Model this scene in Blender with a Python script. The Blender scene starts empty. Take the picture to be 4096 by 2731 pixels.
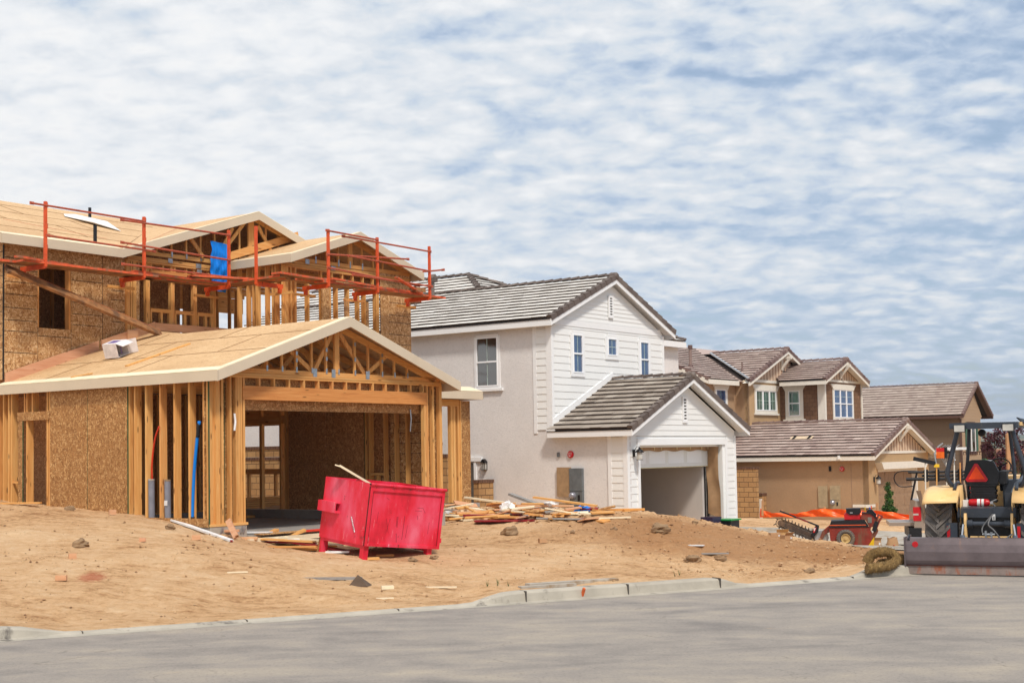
import bpy, bmesh, math, random
import numpy as np
from mathutils import Vector, Matrix, noise
random.seed(7)
R = math.radians
SC = bpy.context.scene
COL = SC.collection
# ------------------------------------------------------------------ camera
CAMZ = 2.1
PIT, ROL = 0.052304, -0.01713595
_c, _s, _cr, _sr = math.cos(PIT), math.sin(PIT), math.cos(ROL), math.sin(ROL)
_right = Vector((_cr, -_sr*_s, _sr*_c)); _up = Vector((-_sr, -_cr*_s, _cr*_c)); _fwd = Vector((0, _c, _s))
cd = bpy.data.cameras.new('camera'); cam = bpy.data.objects.new('camera', cd); COL.objects.link(cam)
cam.matrix_world = Matrix(((_right.x, _up.x, -_fwd.x, 0), (_right.y, _up.y, -_fwd.y, 0), (_right.z, _up.z, -_fwd.z, CAMZ), (0, 0, 0, 1)))
cd.sensor_width = 36; cd.lens = 36*5606.9/4096; cd.shift_y = (1521.6-1365.5)/4096
cd.clip_start = 0.1; cd.clip_end = 12000
SC.camera = cam
# ------------------------------------------------------------------ light
SUN_H = Vector((0.33, -0.94, 0)).normalized(); SUN_EL = R(52)
w = bpy.data.worlds.new('World'); SC.world = w; w.use_nodes = True
nt = w.node_tree; nt.nodes.clear()
def N(t, ty, **kw):
    n = t.nodes.new(ty)
    for k, v in kw.items():
        if k.startswith('i_'): n.inputs[k[2:].replace('_', ' ')].default_value = v
        else: setattr(n, k, v)
    return n
def L(t, a, b): t.links.new(a, b)
def mth(t, op, a, b=None, clamp=False):
    n = t.nodes.new('ShaderNodeMath'); n.operation = op; n.use_clamp = clamp
    for i, v in enumerate((a, b)):
        if v is None: continue
        if isinstance(v, (int, float)): n.inputs[i].default_value = v
        else: t.links.new(v, n.inputs[i])
    return n.outputs[0]
def ramp(t, fac, stops, interp='LINEAR'):
    n = t.nodes.new('ShaderNodeValToRGB'); n.color_ramp.interpolation = interp
    el = n.color_ramp.elements
    while len(el) > 1: el.remove(el[-1])
    for i, (p, c) in enumerate(stops):
        e = el[0] if i == 0 else el.new(p)
        e.position = p; e.color = (*c, 1) if len(c) == 3 else c
    t.links.new(fac, n.inputs[0]); return n.outputs[0]
sky = N(nt, 'ShaderNodeTexSky', sky_type='NISHITA', sun_disc=False, sun_elevation=SUN_EL,
        sun_rotation=math.atan2(SUN_H.x, SUN_H.y), air_density=1.0, dust_density=1.2, ozone_density=1.2)
tc = N(nt, 'ShaderNodeTexCoord'); sp = N(nt, 'ShaderNodeSeparateXYZ'); L(nt, tc.outputs['Generated'], sp.inputs[0])
dz = mth(nt, 'ADD', mth(nt, 'MAXIMUM', sp.outputs[2], 0.0), 0.26)
px, py = mth(nt, 'DIVIDE', sp.outputs[0], dz), mth(nt, 'DIVIDE', sp.outputs[1], dz)
cb = N(nt, 'ShaderNodeCombineXYZ'); L(nt, px, cb.inputs[0]); L(nt, py, cb.inputs[1])
def cloudnoise(rot, sc, scale, detail, rough, dist=0.0, off=0.0):
    mp = N(nt, 'ShaderNodeMapping'); mp.inputs['Rotation'].default_value = (0, 0, rot); mp.inputs['Scale'].default_value = (*sc, 1)
    mp.inputs['Location'].default_value = (off, off*.7, 0)
    L(nt, cb.outputs[0], mp.inputs[0])
    nn = N(nt, 'ShaderNodeTexNoise'); nn.inputs['Scale'].default_value = scale; nn.inputs['Detail'].default_value = detail
    nn.inputs['Roughness'].default_value = rough; nn.inputs['Distortion'].default_value = dist
    L(nt, mp.outputs[0], nn.inputs[0]); return nn.outputs[0]
big = cloudnoise(R(-36), (0.5, 1.5), 1.7, 4, 0.5, 0.2, 3.1)
row = cloudnoise(R(-42), (0.5, 1.35), 8.5, 4, 0.5, 0.5, 7.7)
puf = cloudnoise(R(18), (1.0, 1.0), 21.0, 5, 0.58, 0.3, 5.2)
wob = N(nt, 'ShaderNodeTexNoise'); wob.inputs['Scale'].default_value = 9; wob.inputs['Detail'].default_value = 3; L(nt, cb.outputs[0], wob.inputs[0])
wa = N(nt, 'ShaderNodeVectorMath', operation='MULTIPLY_ADD'); L(nt, wob.outputs['Color'], wa.inputs[0]); wa.inputs[1].default_value = (.10, .10, 0); L(nt, cb.outputs[0], wa.inputs[2])
wm = N(nt, 'ShaderNodeMapping'); wm.inputs['Rotation'].default_value = (0, 0, R(-40)); wm.inputs['Scale'].default_value = (.75, 1.15, 1); L(nt, wa.outputs[0], wm.inputs[0])
vo = N(nt, 'ShaderNodeTexVoronoi', feature='SMOOTH_F1'); vo.inputs['Scale'].default_value = 19; vo.inputs['Smoothness'].default_value = .65; vo.inputs['Randomness'].default_value = .85; L(nt, wm.outputs[0], vo.inputs[0])
cell = mth(nt, 'SUBTRACT', 1.0, vo.outputs['Distance'])
m = mth(nt, 'ADD', mth(nt, 'MULTIPLY', big, 0.34), mth(nt, 'MULTIPLY', row, 0.24))
m = mth(nt, 'ADD', m, mth(nt, 'ADD', mth(nt, 'MULTIPLY', puf, 0.28), mth(nt, 'MULTIPLY', cell, 0.22)))
m = mth(nt, 'ADD', mth(nt, 'SUBTRACT', mth(nt, 'SUBTRACT', m, .03), mth(nt, 'MULTIPLY', sp.outputs[0], 0.22)), mth(nt, 'MULTIPLY', sp.outputs[2], 0.13))
m = mth(nt, 'ADD', m, .054)
mask = ramp(nt, m, [(0.40, (0.15, 0.15, 0.15)), (0.50, (.9, .9, .9)), (0.56, (1, 1, 1))])
ccol = ramp(nt, m, [(0.44, (.44, .55, .72)), (0.50, (.54, .63, .76)), (0.56, (.66, .725, .80)), (0.61, (.75, .785, .83)), (0.67, (.84, .86, .885)), (0.74, (.90, .905, .91)), (0.82, (.84, .85, .87)), (0.9, (.95, .95, .95))])
b1 = N(nt, 'ShaderNodeBackground'); b1.inputs[1].default_value = 0.11; 
hs = N(nt, 'ShaderNodeMixRGB', blend_type='MIX'); hs.inputs[0].default_value = 0.38; L(nt, sky.outputs[0], hs.inputs[1]); hs.inputs[2].default_value = (4.0, 5.2, 6.8, 1)
L(nt, hs.outputs[0], b1.inputs[0])
b2 = N(nt, 'ShaderNodeBackground'); b2.inputs[1].default_value = 1.05; L(nt, ccol, b2.inputs[0])
mx = N(nt, 'ShaderNodeMixShader'); L(nt, mask, mx.inputs[0]); L(nt, b1.outputs[0], mx.inputs[1]); L(nt, b2.outputs[0], mx.inputs[2])
wo = N(nt, 'ShaderNodeOutputWorld'); L(nt, mx.outputs[0], wo.inputs[0])
sl = bpy.data.lights.new('sun', 'SUN'); sl.energy = 3.1; sl.angle = R(7); sl.color = (1.0, 0.94, 0.85)
so = bpy.data.objects.new('sun', sl); COL.objects.link(so)
sd = Vector((SUN_H.x*math.cos(SUN_EL), SUN_H.y*math.cos(SUN_EL), math.sin(SUN_EL)))
so.rotation_euler = sd.to_track_quat('Z', 'Y').to_euler(); so.location = (20, -40, 60)
SC.view_settings.view_transform = 'Standard'; SC.view_settings.look = 'None'; SC.view_settings.gamma = 1
SC.view_settings.exposure = 0.0
SC.cycles.max_bounces = 6; SC.cycles.diffuse_bounces = 3; SC.cycles.glossy_bounces = 3; SC.cycles.transmission_bounces = 4; SC.cycles.transparent_max_bounces = 6
SC.cycles.use_denoising = True

# ------------------------------------------------------------------ helpers
def lin(c):
    return tuple((v/255/12.92 if v/255 <= .04045 else ((v/255+.055)/1.055)**2.4) for v in c)
class MB:
    def __init__(s, M=None): s.v = []; s.f = []; s.uv = []; s.mi = []; s.tn = []; s.M = M; s.m = 0; s.t = None
    def add(s, pts, uv=None, tone=None):
        b = len(s.v)
        for p in pts:
            p = Vector(p); s.v.append(tuple(s.M @ p) if s.M is not None else tuple(p))
        s.f.append(tuple(range(b, b+len(pts)))); s.uv.append(uv); s.mi.append(s.m)
        s.tn.append(random.random() if tone is None and s.t is None else (tone if tone is not None else s.t))
    def hexa(s, a):  # 8 points: bottom 4 ccw, top 4 ccw
        t = s.t if s.t is not None else random.random()
        for q in ((3, 2, 1, 0), (4, 5, 6, 7), (0, 1, 5, 4), (1, 2, 6, 5), (2, 3, 7, 6), (3, 0, 4, 7)):
            s.add([a[i] for i in q], tone=t)
    def box(s, x0, x1, y0, y1, z0, z1):
        if x0 > x1: x0, x1 = x1, x0
        if y0 > y1: y0, y1 = y1, y0
        if z0 > z1: z0, z1 = z1, z0
        s.hexa([(x0, y0, z0), (x1, y0, z0), (x1, y1, z0), (x0, y1, z0), (x0, y0, z1), (x1, y0, z1), (x1, y1, z1), (x0, y1, z1)])
    def beam(s, p, q, w, h, up=(0, 0, 1)):
        p, q = Vector(p), Vector(q); d = (q-p).normalized(); up = Vector(up)
        sd_ = d.cross(up)
        if sd_.length < 1e-4: sd_ = d.cross(Vector((0, 1, 0)))
        sd_.normalize(); u = sd_.cross(d).normalized(); a = sd_*w/2; b = u*h/2
        s.hexa([p-a-b, p+a-b, q+a-b, q-a-b, p-a+b, p+a+b, q+a+b, q-a+b])
    def tube(s, pts, r, n=8, cap=True):
        pts = [Vector(p) for p in pts]; rs = r if isinstance(r, (list, tuple)) else [r]*len(pts)
        t = s.t if s.t is not None else random.random(); rings = []; prev = None
        for i, p in enumerate(pts):
            d = (pts[min(i+1, len(pts)-1)]-pts[max(i-1, 0)]).normalized()
            if prev is None: a = d.cross(Vector((0, 0, 1)) if abs(d.z) < .9 else Vector((1, 0, 0))).normalized()
            else: a = (prev-d*prev.dot(d)).normalized()
            prev = a; b = d.cross(a)
            rings.append([p+(a*math.cos(2*math.pi*k/n)+b*math.sin(2*math.pi*k/n))*rs[i] for k in range(n)])
        for i in range(len(rings)-1):
            for k in range(n):
                s.add([rings[i][k], rings[i][(k+1) % n], rings[i+1][(k+1) % n], rings[i+1][k]], tone=t)
        if cap: s.add(rings[0][::-1], tone=t); s.add(rings[-1], tone=t)
    def cyl(s, p, q, r, n=16, r2=None): s.tube([p, q], [r, r if r2 is None else r2], n)
    def prism(s, poly, axis, a, b):  # poly in the two other axes
        def P(u, v, w_):
            return {'x': (w_, u, v), 'y': (u, w_, v), 'z': (u, v, w_)}[axis]
        t = s.t if s.t is not None else random.random(); n = len(poly)
        s.add([P(u, v, a) for u, v in poly], tone=t); s.add([P(u, v, b) for u, v in poly[::-1]], tone=t)
        for i in range(n):
            (u0, v0), (u1, v1) = poly[i], poly[(i+1) % n]
            s.add([P(u0, v0, b), P(u1, v1, b), P(u1, v1, a), P(u0, v0, a)], tone=t)
    def lathe(s, c, prof, n=20, axis='z'):
        c = Vector(c); t = s.t if s.t is not None else random.random()
        def P(r, h, k):
            a = 2*math.pi*k/n; u, v = r*math.cos(a), r*math.sin(a)
            return c+Vector({'z': (u, v, h), 'x': (h, u, v), 'y': (v, h, u)}[axis])
        for (r0, h0), (r1, h1) in zip(prof, prof[1:]):
            for k in range(n):
                s.add([P(r0, h0, k), P(r0, h0, k+1), P(r1, h1, k+1), P(r1, h1, k)], tone=t)
    def grid(s, fn, nu, nv, tone=None):
        t = random.random() if tone is None else tone
        g = [[Vector(fn(i/nu, j/nv)) for j in range(nv+1)] for i in range(nu+1)]
        for i in range(nu):
            for j in range(nv): s.add([g[i][j], g[i+1][j], g[i+1][j+1], g[i][j+1]], tone=t)
    def courses(s, O, e, u, n, gauge, rows, s0, s1, th, tile=0, jit=0.0, tmax=None, under=True):
        O, e, u, n = Vector(O), Vector(e).normalized(), Vector(u).normalized(), Vector(n).normalized()
        for k in range(rows):
            t0, t1 = k*gauge, (k+1)*gauge
            if tmax is not None: t1 = min(t1, tmax)
            if t1-t0 < .01: continue
            a0, b0, a1, b1 = s0(t0), s1(t0), s0(t1), s1(t1)
            if b0-a0 < .02: continue
            if b1 < a1: b1 = a1 = (a1+b1)/2
            if not tile: cells = [(0., 1.)]
            else:
                off = (k % 2)*.5; lo, hi = min(a0, a1), max(b0, b1); cuts = [lo]
                x = (math.floor(lo/tile)+off)*tile
                while x < hi:
                    if x > lo+.03: cuts.append(x)
                    x += tile
                cuts.append(hi); cells = list(zip(cuts, cuts[1:]))
            for c0, c1 in cells:
                if tile:
                    p0, p1 = max(c0, a0), min(c1, b0); q0, q1 = max(c0, a1), min(c1, b1)
                    if p1 <= p0 and q1 <= q0: continue
                    if p1 < p0: p0 = p1 = (p0 if q0 > p0 else p1)
                    if q1 < q0: q0 = q1 = min(max(q0, a1), b1)
                else: p0, p1, q0, q1 = a0, b0, a1, b1
                h = th+random.uniform(-jit, jit); tn = random.random()
                dk = random.uniform(-jit, jit)*2
                A = O+e*p0+u*(t0+dk)+n*h; B = O+e*p1+u*(t0+dk)+n*h; Cc = O+e*q1+u*t1+n*.002; D = O+e*q0+u*t1+n*.002
                s.add([A, B, Cc, D], uv=[(p0, t0), (p1, t0), (q1, t1), (q0, t1)], tone=tn)
                if under:
                    s.m = 1 if tile else 0; s.add([A-n*h, B-n*h, B, A], tone=tn*.3); s.m = 0  # tile lips coloured darker to stand in for shadow under each course
    def build(s, name, mats, parent=None, smooth=False, mods=None):
        me = bpy.data.meshes.new(name)
        me.from_pydata(s.v, [], s.f)
        if not isinstance(mats, (list, tuple)): mats = [mats]
        for m_ in mats: me.materials.append(m_)
        me.polygons.foreach_set('material_index', s.mi)
        if smooth: me.polygons.foreach_set('use_smooth', [True]*len(s.f))
        ul = me.uv_layers.new(name='UVMap'); uvs = []
        for p, uv in zip(me.polygons, s.uv):
            if uv is None:
                n = p.normal; ax = max(range(3), key=lambda i: abs(n[i]))
                for vi in p.vertices:
                    c = s.v[vi]; uvs += [(c[1], c[2]), (c[0], c[2]), (c[0], c[1])][ax]
            else:
                for q in uv: uvs += q
        ul.data.foreach_set('uv', uvs)
        at = me.attributes.new('tone', 'FLOAT', 'FACE'); at.data.foreach_set('value', s.tn)
        if smooth:
            bm = bmesh.new(); bm.from_mesh(me); bmesh.ops.remove_doubles(bm, verts=bm.verts, dist=1e-4); bm.to_mesh(me); bm.free()
        me.update()
        o = bpy.data.objects.new(name, me); COL.objects.link(o)
        if parent is not None: o.parent = parent
        return o
def split_build(mb, name, mat, par, per=6):
    for i in range(0, len(mb.f), per):
        q = MB(); idx = sorted({v for f in mb.f[i:i+per] for v in f}); mp = {v: k for k, v in enumerate(idx)}; q.v = [mb.v[v] for v in idx]; q.f = [tuple(mp[v] for v in f) for f in mb.f[i:i+per]]; q.uv = mb.uv[i:i+per]; q.mi = mb.mi[i:i+per]; q.tn = mb.tn[i:i+per]; q.build(name, mat, par)
def tag(o, label=None, cat=None, group=None, kind=None):
    if label: o['label'] = label
    if cat: o['category'] = cat
    if group: o['group'] = group
    if kind: o['kind'] = kind
    return o
def thing(name, label, cat, loc=(0, 0, 0), rz=0, group=None, rot=None):
    o = bpy.data.objects.new(name, None); COL.objects.link(o); o.empty_display_size = .2
    o.location = loc; o.rotation_euler = rot if rot else (0, 0, rz)
    return tag(o, label, cat, group)
def sub(ob, k=1):
    md = ob.modifiers.new('s', 'SUBSURF'); md.levels = k; md.render_levels = k
def bev(ob, wd=.01, seg=2):
    md = ob.modifiers.new('b', 'BEVEL'); md.width = wd; md.segments = seg; md.limit_method = 'ANGLE'; md.angle_limit = R(40)
def copy_tree(o, parent=None):
    c = o.copy(); COL.objects.link(c); c.parent = parent
    for ch in o.children: copy_tree(ch, c)
    return c

# ------------------------------------------------------------------ materials
def newmat(name):
    m_ = bpy.data.materials.new(name); m_.use_nodes = True; t = m_.node_tree
    return m_, t, t.nodes['Principled BSDF']
def coords(t, sc=(1, 1, 1), rot=(0, 0, 0), src='Object'):
    c = t.nodes.new('ShaderNodeTexCoord'); mp = t.nodes.new('ShaderNodeMapping')
    mp.inputs['Scale'].default_value = sc; mp.inputs['Rotation'].default_value = rot
    t.links.new(c.outputs[src], mp.inputs[0]); return mp.outputs[0]
def nz(t, vec, scale, detail=4, rough=.55, dist=0.):
    n = t.nodes.new('ShaderNodeTexNoise'); n.inputs['Scale'].default_value = scale; n.inputs['Detail'].default_value = detail
    n.inputs['Roughness'].default_value = rough; n.inputs['Distortion'].default_value = dist
    t.links.new(vec, n.inputs[0]); return n.outputs[0]
def mixc(t, fac, a, b, mode='MIX'):
    n = t.nodes.new('ShaderNodeMixRGB'); n.blend_type = mode
    for i, v in enumerate((fac, a, b)):
        if isinstance(v, (int, float)): n.inputs[i].default_value = v
        elif isinstance(v, tuple): n.inputs[i].default_value = (*v[:3], 1)
        else: t.links.new(v, n.inputs[i])
    return n.outputs[0]
def bump(t, b, h, st, dist=.02, base=None):
    n = t.nodes.new('ShaderNodeBump'); n.inputs['Strength'].default_value = st; n.inputs['Distance'].default_value = dist
    t.links.new(h, n.inputs['Height'])
    if base is not None: t.links.new(base, n.inputs['Normal'])
    if b is not None: t.links.new(n.outputs[0], b.inputs['Normal'])
    return n.outputs[0]
def tone_attr(t):
    a = t.nodes.new('ShaderNodeAttribute'); a.attribute_name = 'tone'; return a.outputs['Fac']
def objrand(t):
    return t.nodes.new('ShaderNodeObjectInfo').outputs['Random']
def simple(name, c, rough=.7, metal=0., var=.12, scale=6., bmp=0., spec=.4, c2=None, dirt=None, bscale=None):
    m_, t, b = newmat(name); v = coords(t); c = lin(c)
    n = nz(t, v, scale, 5, .6)
    c2 = lin(c2) if c2 else tuple(x*(1-var*2) for x in c)
    col = ramp(t, n, [(.35, c2), (.62, c)])
    if dirt:
        n2 = nz(t, coords(t, (1, 1, .35)), dirt[1], 6, .65)
        f = ramp(t, n2, [(dirt[2], (0, 0, 0)), (dirt[2]+.12, (1, 1, 1))]); col = mixc(t, f, col, lin(dirt[0]))
    t.links.new(col, b.inputs['Base Color']); b.inputs['Roughness'].default_value = rough; b.inputs['Metallic'].default_value = metal
    b.inputs['Specular IOR Level'].default_value = spec
    if bmp: bump(t, b, nz(t, v, bscale or scale*6, 6, .6), bmp, .01)
    return m_
def lumber(name, axis, ca=(222, 162, 94), cb_=(196, 130, 68), cc=(232, 188, 124)):
    m_, t, b = newmat(name)
    s_ = {'x': (1.2, 22, 22), 'y': (22, 1.2, 22), 'z': (22, 22, 1.2)}[axis]
    v = coords(t, s_); n = nz(t, v, 1.3, 5, .6, .6)
    col = ramp(t, n, [(.30, lin(cb_)), (.50, lin(ca)), (.72, lin(cc))])
    vr = t.nodes.new('ShaderNodeTexVoronoi'); vr.inputs['Scale'].default_value = 1.
    ks = {'x': (2.2, 9, 9), 'y': (9, 2.2, 9), 'z': (9, 9, 2.2)}[axis]
    t.links.new(coords(t, ks), vr.inputs[0]); kn = ramp(t, vr.outputs['Distance'], [(.09, (1, 1, 1)), (.17, (0, 0, 0))])
    col = mixc(t, kn, col, lin((95, 48, 22)))
    r = mth(t, 'ADD', mth(t, 'MULTIPLY', objrand(t), .55), mth(t, 'MULTIPLY', tone_attr(t), .45))
    col = mixc(t, .30, col, ramp(t, r, [(.1, lin((198, 130, 84))), (.45, lin((206, 150, 84))), (.7, lin((226, 186, 120))), (.9, lin((160, 112, 64)))]))
    t.links.new(col, b.inputs['Base Color']); b.inputs['Roughness'].default_value = .75; b.inputs['Specular IOR Level'].default_value = .25
    bump(t, b, n, .25, .004); return m_
def osb(name, a, b_, c, sc=1.0, streak=None, dark=None):
    m_, t, b = newmat(name)
    wob = t.nodes.new('ShaderNodeTexNoise'); wob.inputs['Scale'].default_value = 7*sc; wob.inputs['Detail'].default_value = 2
    base = coords(t); t.links.new(base, wob.inputs[0])
    ad = t.nodes.new('ShaderNodeVectorMath'); ad.operation = 'MULTIPLY_ADD'; t.links.new(wob.outputs['Color'], ad.inputs[0]); ad.inputs[1].default_value = (.1, .1, .1); t.links.new(base, ad.inputs[2])
    def vor(scv, rot):
        mp = t.nodes.new('ShaderNodeMapping'); mp.inputs['Scale'].default_value = scv; mp.inputs['Rotation'].default_value = rot; t.links.new(ad.outputs[0], mp.inputs[0])
        vv = t.nodes.new('ShaderNodeTexVoronoi'); vv.inputs['Scale'].default_value = sc; t.links.new(mp.outputs[0], vv.inputs[0])
        sx = t.nodes.new('ShaderNodeSeparateColor'); t.links.new(vv.outputs['Color'], sx.inputs[0]); return sx.outputs[0], sx.outputs[1]
    r1, g1 = vor((26, 26, 9), (.5, .5, .3)); r2, g2 = vor((10, 10, 30), (-.45, -.3, .6))
    f = mth(t, 'GREATER_THAN', g1, .5)
    mxv = t.nodes.new('ShaderNodeMix'); t.links.new(f, mxv.inputs[0]); t.links.new(r1, mxv.inputs[2]); t.links.new(r2, mxv.inputs[3])
    val = mxv.outputs[0]
    if streak:
        n3 = nz(t, coords(t, streak), 1, 4, .6); val = mth(t, 'ADD', mth(t, 'MULTIPLY', val, .45), mth(t, 'MULTIPLY', n3, .6))
    col = ramp(t, val, [(.12, lin(b_)), (.45, lin(a)), (.70, lin(a)), (.93, lin(c))])
    col = mixc(t, ramp(t, nz(t, base, .7, 3), [(.4, (0, 0, 0)), (.75, (.35, .35, .35))]), col, lin(b_))
    t.links.new(col, b.inputs['Base Color']); b.inputs['Roughness'].default_value = .7; b.inputs['Specular IOR Level'].default_value = .3
    bump(t, b, val, .3, .004); return m_
def stucco(name, c, var=.06):
    m_, t, b = newmat(name); v = coords(t); c = lin(c)
    n = nz(t, v, .7, 5, .6); col = ramp(t, n, [(.3, tuple(x*(1-var*2) for x in c)), (.7, c)])
    sp_ = nz(t, v, 14, 5, .75); col = mixc(t, ramp(t, sp_, [(.40, (.35, .35, .35)), (.5, (0, 0, 0))]), col, tuple(x*.75 for x in c))
    t.links.new(col, b.inputs['Base Color']); b.inputs['Roughness'].default_value = .92; b.inputs['Specular IOR Level'].default_value = .15
    bump(t, b, nz(t, v, 22, 6, .7), .55, .015); return m_
def tiles(name, a, b_, c, gap=(40, 32, 28)):
    m_, t, b = newmat(name); tn = tone_attr(t)
    col = ramp(t, tn, [(.0, lin(b_)), (.3, lin(a)), (.7, lin(a)), (1.0, lin(c))])
    v = coords(t, (1, 1, 1)); col = mixc(t, ramp(t, nz(t, v, 9, 5, .7), [(.35, (.3, .3, .3)), (.65, (0, 0, 0))]), col, lin(b_))
    t.links.new(col, b.inputs['Base Color']); b.inputs['Roughness'].default_value = .62; b.inputs['Specular IOR Level'].default_value = .35
    bump(t, b, nz(t, v, 30, 4, .6), .2, .004); return m_
def bricks(name, c1, c2, mort, bw=.4, bh=.2, ms=.012, off=.5):
    m_, t, b = newmat(name); c = t.nodes.new('ShaderNodeTexCoord'); br = t.nodes.new('ShaderNodeTexBrick'); t.links.new(c.outputs['UV'], br.inputs[0])
    br.inputs['Color1'].default_value = (*lin(c1), 1); br.inputs['Color2'].default_value = (*lin(c2), 1); br.inputs['Mortar'].default_value = (*lin(mort), 1)
    br.inputs['Scale'].default_value = 1; br.inputs['Brick Width'].default_value = bw; br.inputs['Row Height'].default_value = bh; br.inputs['Mortar Size'].default_value = ms; br.offset = off
    n = nz(t, coords(t), 14, 5, .7); col = mixc(t, .25, br.outputs['Color'], ramp(t, n, [(.3, lin((90, 70, 50))), (.7, (1, 1, 1))]), 'MULTIPLY')
    t.links.new(col, b.inputs['Base Color']); b.inputs['Roughness'].default_value = .9; b.inputs['Specular IOR Level'].default_value = .2
    iv = mth(t, 'SUBTRACT', 1.0, br.outputs['Fac']); nb = bump(t, None, iv, .6, .012); bump(t, b, n, .25, .006, nb); return m_
def glass(name, c=(40, 52, 66), rough=.03, coat=1.0, var=None):
    m_, t, b = newmat(name); v = coords(t, (1, 1, .5))
    col = ramp(t, nz(t, v, 1.6, 3, .5), [(.35, lin(c)), (.7, lin(var or tuple(min(255, x*1.5) for x in c)))])
    t.links.new(col, b.inputs['Base Color']); b.inputs['Roughness'].default_value = rough; b.inputs['Specular IOR Level'].default_value = .9; b.inputs['IOR'].default_value = 1.9
    bump(t, b, nz(t, v, 1.2, 2), .12, .05); return m_
M = {}
M['lx'] = lumber('lumber_x', 'x'); M['ly'] = lumber('lumber_y', 'y'); M['lz'] = lumber('lumber_z', 'z')
M['beam'] = lumber('beam_wood', 'x', (205, 132, 74), (184, 108, 58), (218, 150, 92))
M['pinkboard'] = lumber('pink_board', 'x', (210, 160, 130), (196, 140, 112), (222, 178, 150))
M['osbwall'] = osb('osb_wall', (172, 124, 74), (138, 94, 52), (208, 166, 112), 1.9)
M['osbup'] = osb('osb_upper_wall', (192, 148, 98), (150, 104, 62), (226, 190, 144), 1.9)
M['osbin'] = osb('osb_inside', (176, 124, 78), (146, 98, 58), (204, 156, 106), 1.9)
M['osbroof'] = osb('osb_roof', (210, 174, 130), (160, 118, 76), (234, 208, 170), 1.4, streak=(14, 2.2, 14))
M['starter'] = simple('pale_pine_board', (238, 222, 190), .7, 0, .06, 3)
M['fascia'] = simple('primed_fascia_board', (208, 192, 168), .6, 0, .03, 1.5)
M['blackline'] = simple('black_mark', (38, 34, 32), .8)
M['greenedge'] = simple('green_panel_edge', (44, 84, 52), .8)
M['metal'] = simple('galvanised_metal', (190, 194, 198), .35, .8, .15, 20)
M['conc'] = simple('concrete', (176, 168, 156), .9, 0, .1, 3, .3, dirt=((140, 118, 92), 2.2, .52))
M['concdark'] = simple('grey_slab', (160, 154, 148), .85, 0, .12, 2.5, .2, dirt=((165, 140, 110), 1.5, .55))
M['orange'] = simple('orange_paint', (222, 88, 42), .5, 0, .12, 8, .1, dirt=((128, 58, 36), 9, .58))
M['rustorange'] = simple('weathered_orange_tube', (188, 92, 66), .6, .1, .12, 10, .1, dirt=((140, 82, 62), 11, .55))
M['plank'] = simple('scaffold_plank', (168, 116, 72), .85, 0, .2, 6, .3, dirt=((110, 78, 54), 3, .5))
M['tarp'] = simple('blue_plastic', (0, 124, 222), .5, 0, .05, 3, .25, .3)
M['whitebox'] = simple('white_cardboard', (232, 224, 222), .7)
M['dark'] = simple('black_paint', (26, 27, 32), .45, 0, .2)
M['tarpw'] = simple('white_wrap', (236, 236, 236), .6)
M['white'] = simple('white_siding_paint', (233, 233, 231), .55, 0, .015, 1.0)
M['whitet'] = simple('white_trim_paint', (236, 236, 236), .5, 0, .015, 1.0)
M['vinyl'] = simple('white_vinyl', (245, 246, 248), .35, 0, .01)
M['stuccog'] = stucco('grey_stucco', (227, 223, 221))
M['stuccot'] = stucco('tan_stucco', (176, 145, 114), .08)
M['stuccob'] = stucco('ochre_stucco', (188, 156, 118), .08)
M['tileg'] = tiles('grey_brown_tile', (222, 217, 210), (202, 196, 188), (232, 229, 224))
M['tileg2'] = tiles('brown_grey_tile', (158, 146, 134), (132, 120, 108), (178, 168, 156))
M['tiler'] = tiles('rose_brown_tile', (180, 158, 148), (156, 132, 124), (200, 180, 170))
M['tileh4'] = tiles('buff_brown_tile', (166, 150, 140), (148, 130, 122), (180, 164, 154))
M['caps'] = tiles('dark_cap_tile', (104, 92, 86), (84, 72, 66), (124, 112, 104))
M['capsr'] = tiles('red_brown_cap_tile', (122, 100, 94), (96, 74, 70), (142, 122, 114))
M['underl'] = simple('roof_underlay', (34, 28, 26), .9)
M['block'] = bricks('tan_block', (188, 150, 104), (172, 134, 92), (112, 88, 64))
M['blockcap'] = bricks('brown_cap_brick', (120, 90, 74), (104, 76, 62), (70, 54, 44), .12, .3, .01, 0)
M['glassd'] = glass('dark_glass', (34, 32, 26), .05, var=(64, 58, 46))
M['glassb'] = glass('blue_glass', (42, 66, 104), .03, var=(58, 92, 140))
M['glassg'] = glass('green_glass', (44, 66, 58), .05, var=(84, 122, 106))
M['greybox'] = simple('grey_meter_box', (112, 118, 122), .5, .2)
M['tanbox'] = simple('tan_service_panel', (168, 138, 104), .6)
M['khaki'] = simple('khaki_service_panel', (172, 154, 124), .6)
M['red'] = simple('red_enamel', (198, 24, 34), .4)
M['drywall'] = simple('garage_drywall', (206, 198, 192), .9, 0, .04, 1.)
M['blackmetal'] = simple('black_metal', (34, 32, 34), .45, .4)
M['lampglass'] = simple('frosted_lamp_glass', (196, 192, 184), .2)
M['paper'] = simple('brown_masking_paper', (176, 140, 104), .75, 0, .12, 3, .6, bscale=5)
M['tapey'] = simple('cream_tape', (228, 212, 160), .6)
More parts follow.
